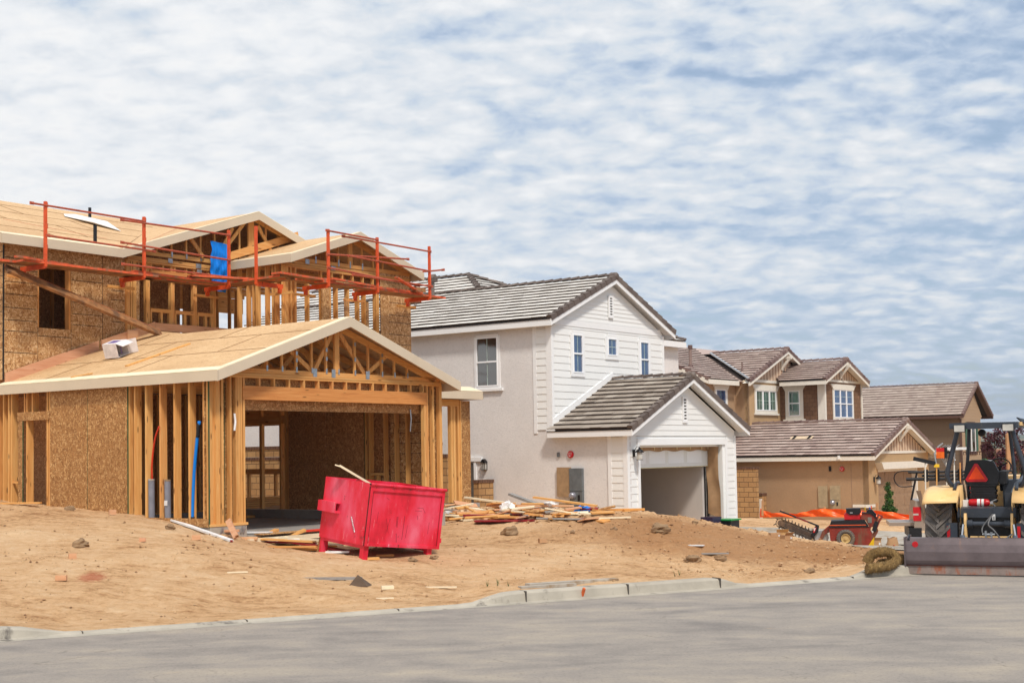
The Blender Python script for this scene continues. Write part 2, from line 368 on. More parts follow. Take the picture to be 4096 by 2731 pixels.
# ------------------------------------------------------------------ ground
AH = 0.937
U = Vector((math.cos(AH), math.sin(AH), 0)); V = Vector((-math.sin(AH), math.cos(AH), 0))
O1 = Vector((-4.735, 24.85, .744)); O2 = Vector((6.872, 43.5, -.078)); O3 = Vector((13.905, 55.0, -.382)); O4 = Vector((21.61, 68.0, 2.08))
def loc(O, x, y, z=0): return O+U*x+V*y+Vector((0, 0, z))
CB = Vector((-6.12, 16.75)); CA = R(27.3); CS = Vector((math.cos(CA), math.sin(CA))); CT = Vector((-math.sin(CA), math.cos(CA)))
def st(x, y): d = Vector((x, y))-CB; return d.dot(CS), d.dot(CT)
def xy(s, t): p = CB+CS*s+CT*t; return p.x, p.y
def sm(a, b, x):
    x = min(1, max(0, (x-a)/(b-a))); return x*x*(3-2*x)
def curbh(s):
    h = .04+.115*(1-sm(0.0, .9, s)); h = max(h, .04+.125*sm(6.1, 6.9, s)*(1-sm(10.35, 10.9, s))); return max(h, .04+.12*sm(13.0, 13.6, s))-.008
ctl = []
def cx(px, py, d): ctl.append(((px-2048)/5607*d, d, 2.1-(py-(1815-(px-2048)*.01715))/5607*d))
def lc(O, x, y, z): p = loc(O, x, y); ctl.append((p.x, p.y, z))
for y, z in ((6.1, 1.38), (5.3, 1.28), (4.5, 1.245), (3.5, 1.22), (2.3, 1.147), (1.3, 1.07), (.5, .97), (0., .86)): lc(O1, -.87, y, z)
for y, z in ((10, 1.45), (16, 1.5)): lc(O1, -1, y, z)
lc(O1, -.8, -.5, .68); lc(O1, .3, -.25, .56); lc(O1, 2.5, -.3, .54); lc(O1, 5, -.3, .58); lc(O1, 6.5, 1.2, .80); lc(O1, 8.5, 1.9, .86); lc(O1, 10, 4, .85); lc(O1, 11, 8, .9)
lc(O1, 2.5, 3, .6); lc(O1, 4, 8, .8)
lc(O1, 2.3, -1.9, .46); lc(O1, 4.3, -1.7, .44)
for a in ((2300, 2040, 31), (2450, 2042, 30), (2600, 2062, 29.5), (2700, 2083, 29), (2830, 2129, 28.5), (2960, 2160, 28), (3100, 2182, 27.5), (3250, 2212, 27), (3400, 2238, 26.5),
          (2000, 2200, 24.5), (2500, 2205, 25.5), (2300, 2120, 27.5), (1722, 2228, 23.2), (1450, 2230, 23.1), (2800, 2250, 25), (3150, 2290, 24.6),
          (3000, 2128, 36), (3130, 2150, 33.5), (3560, 2195, 28.5), (3340, 2215, 32.5), (3450, 2215, 31), (3250, 2190, 33.5), (3150, 2160, 35), (3600, 2112, 42), (3100, 2086, 46), (3400, 2092, 44), (3520, 2100, 43), (3200, 2080, 50), (3650, 2085, 48),
          (400, 2160, 22.3), (150, 2100, 23.5), (700, 2200, 21.8), (0, 2260, 20.3), (900, 2300, 20.8), (1800, 2330, 21.5)): cx(*a)
for p, z in (((4.0, 37.2), -.2), ((2.5, 37), .05), ((0, 36), .6), ((6.9, 43.0), -.3)): ctl.append((p[0], p[1], z))
for y in (0, 3, 8, 14): lc(O3, -.3, y, -.75)
lc(O3, 3, -2, -.75); lc(O3, 8, -2, -.85); lc(O3, -1.5, 4.5, -.62); lc(O3, 5, -8, -.5)
ctl += [(21, 68, -1.9), (30, 80, -3), (60, 110, -5), (0, 80, -.5), (-30, 50, 1.6), (-22, 28, 1.4), (-40, 90, 0), (10, 110, -3), (14, 33, -.25), (20, 45, -.8), (12, 28, .0), (25, 35, -.3), (35, 50, -1.2)]
for s_ in range(-24, 50, 3):
    x_, y_ = xy(s_, .2); ctl.append((x_, y_, curbh(s_)))
    if s_ < 11: x_, y_ = xy(s_, 1.6); ctl.append((x_, y_, .19))
cp = np.array(ctl); K = len(cp)
def tpsk(d2): return np.where(d2 < 1e-9, 0, .5*d2*np.log(np.maximum(d2, 1e-9)))
D2 = ((cp[:, None, :2]-cp[None, :, :2])**2).sum(-1)
A_ = np.zeros((K+3, K+3)); A_[:K, :K] = tpsk(D2)+np.eye(K)*2.0; A_[:K, K] = 1; A_[:K, K+1:] = cp[:, :2]; A_[K:, :K] = A_[:K, K:].T
W_ = np.linalg.solve(A_, np.concatenate([cp[:, 2], [0, 0, 0]]))
def tps(X):
    X = np.asarray(X, float).reshape(-1, 2); out = np.zeros(len(X))
    for i in range(0, len(X), 20000):
        x = X[i:i+20000]; d2 = ((x[:, None, :]-cp[None, :, :2])**2).sum(-1); out[i:i+20000] = tpsk(d2)@W_[:K]+W_[K]+x@W_[K+1:]
    return out
# flat concrete areas: (corner, axis a, axis b, la, lb)
dw0 = loc(O2, -6.0, -8.5); FLAT = [(Vector((dw0.x, dw0.y)), Vector(U.xy), Vector(V.xy), 6.1, 8.45), (Vector((8.6, 27.8)), Vector((.80, .60)), Vector((-.6, .8)), 9.0, 2.6)]
def flat(x, y):
    f = 0
    for o, a, b, la, lb in FLAT:
        d = Vector((x, y))-o; p, q = d.dot(a), d.dot(b)
        e = min(p, la-p, q, lb-q); f = max(f, sm(-.6, .1, e))
    return f
def rough(x, y, s, t):
    n = noise.noise; P = Vector((x, y, 0))
    a = .045*n(P*.9)+.03*n(P*2.1+Vector((5, 2, 0)))
    r = .35+.65*sm(9, 12.5, s)*(1-sm(20, 26, s))           # rougher hill at the right
    r += .5*max(0, n(P*.5+Vector((3, 9, 0))))
    rid = 1-abs(n(Vector((x*4.2, y*4.2, 3)))); a += .085*r*(rid**3)*max(0, n(P*1.3+Vector((1, 7, 2)))+.25)
    a += .030*r*n(P*6.5)+.026*r*n(P*14)
    a += .022*math.sin(s*2.2+2*n(P*.4))*max(0, n(P*.35+Vector((8, 1, 0))))
    return a
MOUNDS = [(7.9, 29.9, 1.6, .5, .10, .35), (6.4, 31.2, 1.5, .5, .10, .5), (9.2, 28.6, .9, .4, .06, .3), (2.9, 26.2, .35, .22, .14, 1.2), (-.3, 20.6, .5, .2, .07, .2), (.9, 21.4, .5, .25, .06, .5), (-2.4, 19.8, .6, .2, .05, .3), (-1.2, 23.6, .9, .7, -.09, .3), (-2.3, 22.9, .5, .4, -.04, 0)]
def base(x, y, z0):
    s, t = st(x, y); z = z0
    hb = curbh(s); z = hb-.010+.022*(1-sm(.05, .10, hb))+(z-hb)*sm(0.1, 2.2, t) if t < 2.2 and -30 < s < 45 else z
    for mx_, my_, ra, rb, h, an in MOUNDS:
        dx, dy = x-mx_, y-my_
        if abs(dx) < 5 and abs(dy) < 5:
            p = dx*math.cos(an)-dy*math.sin(an)*-1*-1; q = dx*math.sin(an)+dy*math.cos(an)
            z += h*math.exp(-(p/ra)**2-(q/rb)**2)
    dd = math.hypot(x-3.4, y-26.6); z -= .12*math.exp(-(dd/.3)**2)
    return z
def terr(x, y, z0=None):
    if z0 is None: z0 = float(tps([(x, y)])[0])
    s, t = st(x, y); z = base(x, y, z0)
    return z+rough(x, y, s, t)*sm(.1, 1.0, t)*(1-flat(x, y))
def lin_(a, b, n): return [a+(b-a)*i/n for i in range(n)]
ss = lin_(-34, -4, 24)+lin_(-4, 24, 310)+lin_(24, 60, 90)+lin_(60, 130, 20)+[130]
ts = lin_(.075, 13, 165)+lin_(13, 26, 75)+lin_(26, 46, 50)+lin_(46, 100, 20)+[100]
pts = [xy(s, t) for s in ss for t in ts]; Z0 = tps(pts)
verts = []; nt_ = len(ts)
for i, s in enumerate(ss):
    for j, t in enumerate(ts):
        k = i*nt_+j; x, y = pts[k]
        z = terr(x, y, Z0[k]) if t < 60 and -20 < s < 70 else base(x, y, Z0[k])
        z = z+(-5-z)*max(sm(60, 100, t), sm(70, 125, s))-(.05 if j == 0 else 0); verts.append((x, y, z))
faces = [(i*nt_+j, (i+1)*nt_+j, (i+1)*nt_+j+1, i*nt_+j+1) for i in range(len(ss)-1) for j in range(nt_-1)]
me = bpy.data.meshes.new('dirt_ground'); me.from_pydata(verts, [], faces); me.polygons.foreach_set('use_smooth', [True]*len(faces))
GR = bpy.data.objects.new('dirt_ground', me); COL.objects.link(GR); tag(GR, kind='structure')
# dirt material
m_, t, b = newmat('dry_dirt'); v = coords(t)
vr = coords(t, (1.0, 3.2, 1.5), (0, 0, -CA))
n1 = nz(t, v, .55, 5, .6, .3); n2 = nz(t, vr, 2.4, 7, .66, .4); n3 = nz(t, v, 11, 7, .7)
f = mth(t, 'ADD', mth(t, 'MULTIPLY', n1, .38), mth(t, 'ADD', mth(t, 'MULTIPLY', n2, .42), mth(t, 'MULTIPLY', n3, .30)))
col = ramp(t, f, [(.38, lin((146, 104, 70))), (.46, lin((190, 146, 104))), (.54, lin((220, 178, 134))), (.68, lin((234, 200, 160)))])
sep = t.nodes.new('ShaderNodeSeparateXYZ'); t.links.new(v, sep.inputs[0])
# freshly dug darker soil over the hill on the right and the trench spoil
hx = mth(t, 'SUBTRACT', sep.outputs[0], 4.6); hy = mth(t, 'SUBTRACT', sep.outputs[1], 27.6)
hd = mth(t, 'SQRT', mth(t, 'ADD', mth(t, 'MULTIPLY', mth(t, 'MULTIPLY', hx, hx), .09), mth(t, 'MULTIPLY', mth(t, 'MULTIPLY', hy, hy), .22)))
hf = ramp(t, mth(t, 'ADD', hd, mth(t, 'MULTIPLY', n2, -1.6)), [(.02, (1, 1, 1)), (.55, (0, 0, 0))])
col = mixc(t, mth(t, 'MULTIPLY', hf, .75), col, lin((168, 120, 80)))
rx = mth(t, 'ADD', sep.outputs[0], 6.0); ry = mth(t, 'SUBTRACT', sep.outputs[1], 20.0)
rd = mth(t, 'SQRT', mth(t, 'ADD', mth(t, 'MULTIPLY', mth(t, 'MULTIPLY', rx, rx), 6.0), mth(t, 'MULTIPLY', mth(t, 'MULTIPLY', ry, ry), 2.0)))
rf = ramp(t, mth(t, 'ADD', rd, mth(t, 'MULTIPLY', n3, .8)), [(.62, (.6, .6, .6)), (.95, (0, 0, 0))])
col = mixc(t, rf, col, lin((176, 70, 48)))
t.links.new(col, b.inputs['Base Color']); b.inputs['Roughness'].default_value = .95; b.inputs['Specular IOR Level'].default_value = .1
nb = bump(t, None, nz(t, v, 7, 9, .74, .2), .9, .07); nb = bump(t, None, n2, .6, .08, nb); trk = nz(t, coords(t, (16, 1.6, 4), (0, 0, R(-62))), 1.0, 6, .6, .5); nb = bump(t, None, trk, .5, .035, nb); bump(t, b, nz(t, v, 30, 7, .75), .9, .03, nb)
M['dirt'] = m_; me.materials.append(m_)
def gp(px, py, off=0.0):   # where the sight line through a picture point meets the ground
    f, cy = 5606.9, 1521.6
    xc, zc = (px-2048)/f, -(py-cy)/f
    X = _cr*xc-_sr*zc; Zu = _sr*xc+_cr*zc
    d = Vector((X, _c-_s*Zu, _s+_c*Zu)); d /= d.y
    y = 12.0; st_ = .1
    while y < 90:
        p = d*y
        if CAMZ+p.z <= terr(p.x, p.y) if st(p.x, p.y)[1] > .14 else CAMZ+p.z <= 0:
            for _ in range(6):
                st_ /= 2; y2 = y-st_; p = d*y2
                h = terr(p.x, p.y) if st(p.x, p.y)[1] > .14 else 0
                if CAMZ+p.z <= h: y = y2
            p = d*y; return Vector((p.x, p.y, CAMZ+p.z+off))
        y += st_
    p = d*y; return Vector((p.x, p.y, terr(p.x, p.y)+off))
def at(px, py, y):
    f, cy = 5606.9, 1521.6
    xc, zc = (px-2048)/f, -(py-cy)/f; X = _cr*xc-_sr*zc; Zu = _sr*xc+_cr*zc
    d = Vector((X, _c-_s*Zu, _s+_c*Zu)); d /= d.y; return Vector((d.x*y, y, CAMZ+d.z*y))
# road
m_, t, b = newmat('asphalt'); v = coords(t); vs = coords(t, (.45, 1.0, 1), (0, 0, -CA+R(4)))
n1 = nz(t, vs, 1.1, 6, .6, .4); n3 = nz(t, v, 26, 6, .85); n4 = nz(t, v, 2.2, 6, .6)
col = ramp(t, mth(t, 'ADD', mth(t, 'MULTIPLY', n1, .7), mth(t, 'MULTIPLY', n4, .3)), [(.36, lin((128, 122, 117))), (.50, lin((150, 142, 134))), (.66, lin((170, 159, 144)))])
col = mixc(t, ramp(t, n3, [(.34, (.75, .75, .75)), (.46, (0, 0, 0)), (.56, (0, 0, 0)), (.68, (.6, .6, .6))]), col, ramp(t, n3, [(.5, lin((78, 76, 78))), (.52, lin((176, 168, 158)))]))
du = ramp(t, nz(t, vs, 2.6, 5, .7, .5), [(.66, (0, 0, 0)), (.76, (.6, .6, .6))]); col = mixc(t, du, col, lin((184, 160, 126)))
t.links.new(col, b.inputs['Base Color']); b.inputs['Roughness'].default_value = .85; b.inputs['Specular IOR Level'].default_value = .3
ck = t.nodes.new('ShaderNodeTexVoronoi'); ck.feature = 'DISTANCE_TO_EDGE'; ck.inputs['Scale'].default_value = .38; wv = t.nodes.new('ShaderNodeVectorMath'); wv.operation = 'MULTIPLY_ADD'; wn = t.nodes.new('ShaderNodeTexNoise'); wn.inputs['Scale'].default_value = 1.4; wn.inputs['Detail'].default_value = 6; t.links.new(v, wn.inputs[0]); t.links.new(wn.outputs['Color'], wv.inputs[0]); wv.inputs[1].default_value = (1.3, 1.3, 0); t.links.new(v, wv.inputs[2]); t.links.new(wv.outputs[0], ck.inputs[0])
col = mixc(t, mth(t, 'MULTIPLY', ramp(t, ck.outputs[0], [(.0, (.55, .55, .55)), (.006, (0, 0, 0))]), ramp(t, n4, [(.5, (0, 0, 0)), (.6, (1, 1, 1))])), col, lin((96, 90, 86))); t.links.new(col, b.inputs['Base Color'])
bump(t, b, nz(t, v, 40, 7, .85), .7, .014); M['asph'] = m_
mb = MB(); A = [xy(-120, -.15), xy(160, -.15), xy(160, -70), xy(-120, -70)]
mb.add([(x, y, 0) for x, y in A][::-1]); tag(mb.build('road', M['asph']), kind='structure')
# curb with gutter
M['curb'] = simple('curb_concrete', (178, 170, 156), .9, 0, .1, 2.2, .35, dirt=((104, 98, 92), 3.2, .57))
mb = MB(); S = lin_(-34, 60, 376)
prof = lambda h: [(-.17, .002), (-.02, .010), (.0, .016), (.022, h*.8), (.05, h), (.09+.10*min(1, (h-.03)/.08), h+.004), (.2, -.1)]
rows = []
for s in S:
    rows.append([Vector((*xy(s, tt), z)) for tt, z in prof(curbh(s)+.0)])
for a, b2_ in zip(rows, rows[1:]):
    for k in range(6): mb.add([a[k], b2_[k], b2_[k+1], a[k+1]])
mb.m = 1
for s in (-8, -5, -2.2, 0.95, 3.0, 5.1, 7.05, 8.75, 10.4, 13.0, 14.6, 17, 20):
    h = curbh(s); p0 = xy(s, -.02); p1 = xy(s, .2)
    mb.beam((*p0, h*.5+.004), (*p1, h*.5+.004), .009, h+.002)
mb.m = 2; p0 = xy(7.98, -.022); p1 = xy(7.98, .012); mb.beam((*p0, .07), (*p1, .09), .03, .16)
M['spray'] = simple('orange_spray_mark', (226, 110, 60), .8, 0, .1, 20)
tag(mb.build('curb', [M['curb'], simple('kerb_joint', (92, 86, 80), .9), M['spray']]), kind='structure')
# flat concrete sheets
for (o, a, bb, la, lb), nm in zip(FLAT, ('driveway', 'sidewalk')):
    mb = MB()
    def fn(p, q):
        P = o+a*(p*la)+bb*(q*lb); return (P.x, P.y, base(P.x, P.y, float(tps([(P.x, P.y)])[0]))+.025)
    mb.grid(fn, 16, 16); tag(mb.build(nm, M['conc'], smooth=True), kind='structure')
# far plain and hills
def hz(x, y):
    n = noise.fractal; d = math.hypot(x, y); P = Vector((x/900, y/900, 0))
    z = -5-3*sm(100, 900, d)
    z += sm(1500, 3600, d)*(44+26*n(P*1.1, 1, 2, 5)-8)
    z += sm(900, 2500, d)*10*n(P*4, 1, 2, 4)
    return z
ang = [R(a) for a in lin_(-60, 8, 34)+lin_(8, 34, 160)+lin_(34, 80, 30)+[80]]; dist = [60*(1.052**k) for k in range(90)]
vv = [(d*math.sin(a), d*math.cos(a), hz(d*math.sin(a), d*math.cos(a))) for a in ang for d in dist]; nd = len(dist)
ff = [(i*nd+j, i*nd+j+1, (i+1)*nd+j+1, (i+1)*nd+j) for i in range(len(ang)-1) for j in range(nd-1)]
me = bpy.data.meshes.new('hills'); me.from_pydata(vv, [], [f_[::-1] for f_ in ff]); me.polygons.foreach_set('use_smooth', [True]*len(ff))
HL = bpy.data.objects.new('hills', me); COL.objects.link(HL); tag(HL, kind='structure')
m_, t, b = newmat('scrub_hillside'); v = coords(t)
n1 = nz(t, v, .006, 8, .65); n2 = nz(t, v, .03, 6, .7)
col = ramp(t, mth(t, 'ADD', mth(t, 'MULTIPLY', n1, .6), mth(t, 'MULTIPLY', n2, .45)), [(.42, lin((52, 68, 48))), (.53, lin((92, 96, 66))), (.60, lin((158, 134, 98))), (.68, lin((190, 160, 124)))])
t.links.new(col, b.inputs['Base Color']); b.inputs['Roughness'].default_value = 1; b.inputs['Specular IOR Level'].default_value = 0; me.materials.append(m_)
mb = MB(); mb.add([(-5000, -110, -9.5), (5000, -110, -9.5), (5000, 5500, -9.5), (-5000, 5500, -9.5)]); tag(mb.build('ground_plain', m_), kind='structure')
# ------------------------------------------------------------------ framed house
H1 = thing('framed_house', 'unfinished two storey timber framed house with bare board roofs and open garage', 'house', O1, AH)
def part(nm, mat, par, *boxes):
    mb = MB(); mb.t = random.random()
    for bx in boxes: mb.box(*bx)
    return mb.build(nm, mat, par)
def stud(x, y, z0, z1, dx=.04, dy=.14, par=H1, nm='stud'): return part(nm, M['lz'], par, (x, x+dx, y, y+dy, z0, z1))
# slab, stems
part('slab', M['concdark'], H1, (-.80, 5.5, .02, 6.05, -.12, 0))
mb = MB(); mb.box(-.845, 0, -.01, .14, -.5, .19); mb.box(-.84, -.70, .14, 16, -.5, .19); mb.box(5.0, 5.55, -.01, .14, -.5, .19); mb.box(5.36, 5.54, .14, 6.1, -.5, .19)
mb.box(0.0, 5.0, -.03, .02, -.5, -.005); mb.box(-.7, 5.36, 6.0, 6.25, -.3, .17); mb.box(-.7, 9.7, 6.25, 16, -.3, .10); mb.box(5.54, 9.7, 2.4, 6.25, -.4, .06)
mb.build('foundation', M['conc'], H1)
# bottom plates, knee strip
part('bottom_plate', M['ly'], H1, (-.84, -.70, .0, 6.1, .19, .235)); part('bottom_plate', M['lx'], H1, (-.86, .03, -.02, .12, .192, .237)); part('bottom_plate', M['lx'], H1, (4.97, 5.5, -.02, .12, .192, .237))
part('sheathing_strip', M['osbwall'], H1, (-.862, -.845, .0, 2.17, .185, .335))
# left garage wall studs
for k, y in enumerate((.04, .13, .50, .89, 1.27, 1.66, 1.97, 2.13)):
    stud(-.84, y, .235, 2.80, .14, .038 if k not in (2, 3, 4, 5) else .045)
for y in (2.56, 2.97, 3.38, 3.79, 4.2): stud(-.84, y, .235, 2.80, .14, .04)
part('sheathing', M['osbwall'], H1, (-.862, -.845, 2.17, 3.325, .02, 2.80)); part('sheathing', M['osbwall'], H1, (-.862, -.845, 3.335, 4.47, .02, 2.80))
part('sheathing_edge', M['greenedge'], H1, (-.864, -.843, 2.163, 2.170, .02, 2.8)); part('sheathing_edge', M['greenedge'], H1, (-.864, -.843, 3.3265, 3.3335, .02, 2.8)); part('sheathing_edge', M['greenedge'], H1, (-.866, -.843, -.012, -.003, .185, 2.75))
# side door frame
part('door_header', M['osbwall'], H1, (-.865, -.74, 4.475, 5.52, 2.165, 2.33))
for y in (4.50, 4.57): stud(-.84, y, .235, 2.165, .14, .04)
for y in (4.50, 4.57, 5.05, 5.3): stud(-.84, y, 2.33, 2.80, .14, .035)
part('jamb_sheathing', M['osbwall'], H1, (-.862, -.845, 5.35, 5.49, .235, 2.165)); part('sheathing_edge', M['greenedge'], H1, (-.863, -.844, 5.342, 5.349, .235, 2.165))
for y in (5.22, 5.72, 5.82, 5.99, 6.2, 6.6): stud(-.84, y, .235, 2.80, .14, .04)
part('blocking', M['ly'], H1, (-.83, -.79, 5.5, 5.72, .95, .99)); part('blocking', M['ly'], H1, (-.83, -.79, 4.6, 5.2, .40, .45))
for (x, y) in ((.3, 5.6), (.35, 4.9), (.1, 5.2), (.9, 5.9), (.9, 5.2), (1.4, 4.9)): stud(x, y, 0, 2.8, .1, .04)
part('interior_wall', M['osbin'], H1, (.2, .215, 4.0, 6.1, .0, 2.8))
# front returns
def corner(xa, xb, studs_, nm='sheathing'):
    part(nm, M['osbwall'], H1, (xa, xb, .115, .13, .2, 2.78))
    for x, wd, dd in studs_: stud(x, 0, .235, 2.79, wd, dd)
corner(-.845, 0, ((-.70, .10, .09), (-.66+.1, .04, .09), (-.37, .045, .09), (-.23, .05, .09), (-.19, .06, .09), (-.12, .04, .09)))
part('trimmer', M['lz'], H1, (-.055, -.012, 0, .09, .235, 2.40))
part('sheathing_edge', M['greenedge'], H1, (-.40, -.39, .108, .114, .25, 2.7))
corner(4.985, 5.46, ((5.02, .04, .09), (5.20, .045, .09), (5.42, .085, .09)))
part('trimmer', M['lz'], H1, (4.925, 4.965, 0, .09, .235, 2.40)); part('trimmer', M['lz'], H1, (4.968, 5.012, 0, .09, .235, 2.64))
part('header_beam', M['beam'], H1, (-.07, 5.0, -.012, .09, 2.402, 2.648)); part('header_sheathing', M['osbwall'], H1, (.0, 5.0, .135, .15, 2.22, 2.43))
part('header_sheathing', M['osbwall'], H1, (.0, 5.0, .135, .15, 2.43, 2.79))
for k in range(14):
    x = -.05+k*.381+(0 if k < 2 else -.02); part('cripple_stud', M['lz'], H1, (x, x+.038, 0, .09, 2.65, 2.788))
part('top_plate', M['lx'], H1, (-.82, 5.50, -.004, .10, 2.79, 2.828)); part('top_plate', M['lx'], H1, (-.82, 5.48, -.012, .10, 2.831, 2.868))
part('top_plate', M['ly'], H1, (-.84, -.70, .11, 7, 2.80, 2.86)); part('top_plate', M['ly'], H1, (5.36, 5.49, .11, 6.1, 2.79, 2.868))
# right garage wall, inside faces visible
part('sheathing', M['osbin'], H1, (5.352, 5.366, 2.05, 3.20, .2, 2.78)); part('sheathing', M['osbin'], H1, (5.352, 5.366, 3.21, 4.36, .2, 2.78))
for y in (4.38, 4.45, 4.62): stud(5.37, y, .2, 2.79, .12, .06)
part('stud', M['lz'], H1, (5.40, 5.49, 5.28, 5.36, .2, 2.14)); part('door_header', M['ly'], H1, (5.38, 5.47, 4.5, 5.9, 2.14, 2.31))
part('stud', M['lz'], H1, (5.40, 5.49, 5.3, 5.36, 2.31, 2.79)); part('interior_wall', M['osbin'], H1, (5.6, 5.62, 1.3, 2.2, .2, 2.79)); part('interior_ceiling', M['osbin'], H1, (5.4, 9.6, 4.4, 12, 2.62, 2.64))
part('window_sill_plate', M['ly'], H1, (8.45, 8.54, 6.5, 10, .94, 1.08)); part('window_header', M['ly'], H1, (8.45, 8.54, 6.5, 11, 2.2, 2.6))
for y in (8.0, 8.5, 9.0): part('stud', M['lz'], H1, (8.46, 8.54, y, y+.06, .1, .94))
for k in range(5): part('lumber_stack', M['lx'], H1, (6.2, 8.6, 7.4+.02*(k%2), 7.7, .12+.055*k, .165+.055*k))
part('sheathing_edge', M['greenedge'], H1, (5.345, 5.351, 2.04, 2.052, .2, 2.7))
for y in (.42, .86, 1.17, 1.48, 1.90, 2.02): stud(5.37, y, .2, 2.79, .12, .04)
part('sheathing', M['osbup'], H1, (5.53, 5.545, .1, 1.46, .2, 2.79)); part('sheathing', M['osbup'], H1, (5.53, 5.545, 1.5, 2.02, .2, .95))
part('window_sill_plate', M['ly'], H1, (5.37, 5.49, 1.52, 1.9, .95, 1.0)); part('stud', M['lz'], H1, (5.38, 5.48, 1.7, 1.74, .2, .95))
mb = MB(); [mb.box(5.527, 5.529, .15, 1.45, z, z+.01) for z in (.6, 1.0, 1.4, 1.62, 1.84, 2.06, 2.28)]; mb.build('nail_line', M['blackline'], H1)
part('stem_wall', M['concdark'], H1, (5.30, 5.36, .2, 6.0, 0, .19)); part('stem_wall', M['concdark'], H1, (-.6, 5.3, 5.95, 6.0, 0, .17))
# rear garage wall with openings
for x in (4.60, 4.98, 5.14, 5.62-.3, 4.2, 3.8, 3.0, 2.6, 2.2, 1.8, 1.4): stud(x, 6.05, .17, 2.8, .05, .09)
part('door_header', M['lx'], H1, (4.95, 5.5, 6.04, 6.12, 2.13, 2.30)); part('window_sill_plate', M['lx'], H1, (4.3, 5.45, 6.05, 6.12, 1.02, 1.13))
part('sheathing', M['osbin'], H1, (.2, 4.55, 6.10, 6.12, .17, 2.8)); part('bottom_plate', M['lx'], H1, (-.6, 5.3, 6.03, 6.14, .17, .21))
for (x, y) in ((6.1, 8.2), (6.5, 9), (7.1, 10.3), (8.2, 12), (7.6, 11.2), (6.9, 12.5)): stud(x, y, .1, 2.9, .04, .09)
part('floor_board', M['lx'], H1, (1.0, 5.2, 5.3, 5.5, .005, .06))
# garage roof
sl = (4.0-2.87)/3.31
def gable_truss(mb, x0, x1, y, zb, apex, pitch, webs=True, w=.04):
    xm = (x0+x1)/2; mb.beam((x0, y, zb), (x1, y, zb), w, .09)
    mb.beam((x0, y, zb+.02), (xm, y, apex), w, .11); mb.beam((x1, y, zb+.02), (xm, y, apex), w, .11)
    if webs:
        q = (x1-x0)/6
        for sgn in (-1, 1):
            mb.beam((xm+sgn*q, y, zb+.04), (xm, y, apex-.05), w, .09); mb.beam((xm+sgn*q, y, zb+.04), (xm+sgn*q*1.75, y, zb+(apex-zb)*(1-1.75/3)-.05), w, .09)
mb = MB(); t0 = .5
part('truss_chord', M['lx'], H1, (-.25, 5.45, 0, .04, 2.872, 2.962))
for q in ((-.6, 2.9, 2.33, 3.86), (5.3, 2.9, 2.34, 3.86)):
    mb = MB(); mb.beam((q[0], .02, q[1]), (q[2], .02, q[3]), .04, .12, (0, -1, 0)) if 0 else mb.beam((q[0], .02, q[1]), (q[2], .02, q[3]), .04, .12); mb.build('truss_chord', M['lx'], H1)
for x in (.53, .91, 1.275, 1.68, 2.065, 2.86, 3.25, 3.65, 4.025, 4.42):
    zt = 2.87+sl*((x+.97) if x < 2.34 else (5.65-x))-.13
    part('truss_web', M['lz'], H1, (x-.02, x+.02, -.002, .04, 2.962, zt))
part('truss_web', M['lz'], H1, (2.29, 2.42, -.004, .04, 2.962, 3.82))
for a, c in (((1.72, 2.97), (1.10, 3.38)), ((1.78, 2.97), (2.30, 3.75)), ((3.18, 2.97), (2.46, 3.75)), ((3.24, 2.97), (3.93, 3.42))):
    mb = MB(); mb.beam((a[0], .055, a[1]), (c[0], .055, c[1]), .036, .085); mb.build('truss_web', M['lz'], H1)
mb = MB()
for x in (.53, .91, 1.275, 1.68, 2.065, 2.86, 3.25, 3.65, 4.025, 4.42, 2.4):
    mb.box(x-.02, x+.02, -.009, -.004, 2.93, 3.03)
for x in (1.75, 2.25, 3.21): mb.box(x-.05, x+.05, -.012, -.006, 2.86, 3.02)
for x, z in ((1.275, 3.25), (1.275, 3.12), (2.065, 3.35), (2.065, 3.18), (2.86, 3.5), (2.86, 3.2), (3.65, 3.32), (3.65, 3.2)): mb.box(x-.022, x+.022, -.012, -.006, z, z+.07)
split_build(mb, 'metal_plate', M['metal'], H1)
for k in range(1, 9):
    mb = MB(); gable_truss(mb, -.78, 5.46, .02+k*.61, 2.80, 3.86, sl); mb.build('truss', M['lx'], H1)
for x in (1.0, 2.34, 3.6): part('truss_brace', M['ly'], H1, (x, x+.09, .1, 5.5, 2.975, 3.01))
def slab_poly(mb, P, th, n):  # polygon plate, top at P
    n = Vector(n).normalized(); P = [Vector(p) for p in P]; mb.add(P); mb.add([p-n*th for p in P[::-1]])
    for i in range(len(P)): a, c = P[i], P[(i+1) % len(P)]; mb.add([c, a, a-n*th, c-n*th][::-1][::-1])
nl = Vector((-sl, 0, 1)).normalized(); nr = Vector((sl, 0, 1)).normalized()
mb = MB(); slab_poly(mb, [(-.97, -.36, 2.87), (2.34, -.36, 4.0), (2.34, 6.1, 4.0), (-.97, 6.1, 2.87)], .018, nl)
slab_poly(mb, [(2.34, 4.44, 4.0), (2.94, 6.1, 4.205), (2.34, 6.1, 4.0)], .018, nl); mb.build('roof_sheathing', M['osbroof'], H1)
mb = MB(); slab_poly(mb, [(2.34, -.36, 4.0), (5.65, -.36, 2.87), (5.65, 5.5, 2.87), (2.34, 5.5, 4.0)], .018, nr); slab_poly(mb, [(2.34, 4.44, 4.0), (5.2, 4.4, 3.03), (5.2, 6.1, 4.2), (2.94, 6.1, 4.205)], .018, (0, -1, 1)); mb.build('roof_sheathing', M['osbroof'], H1)
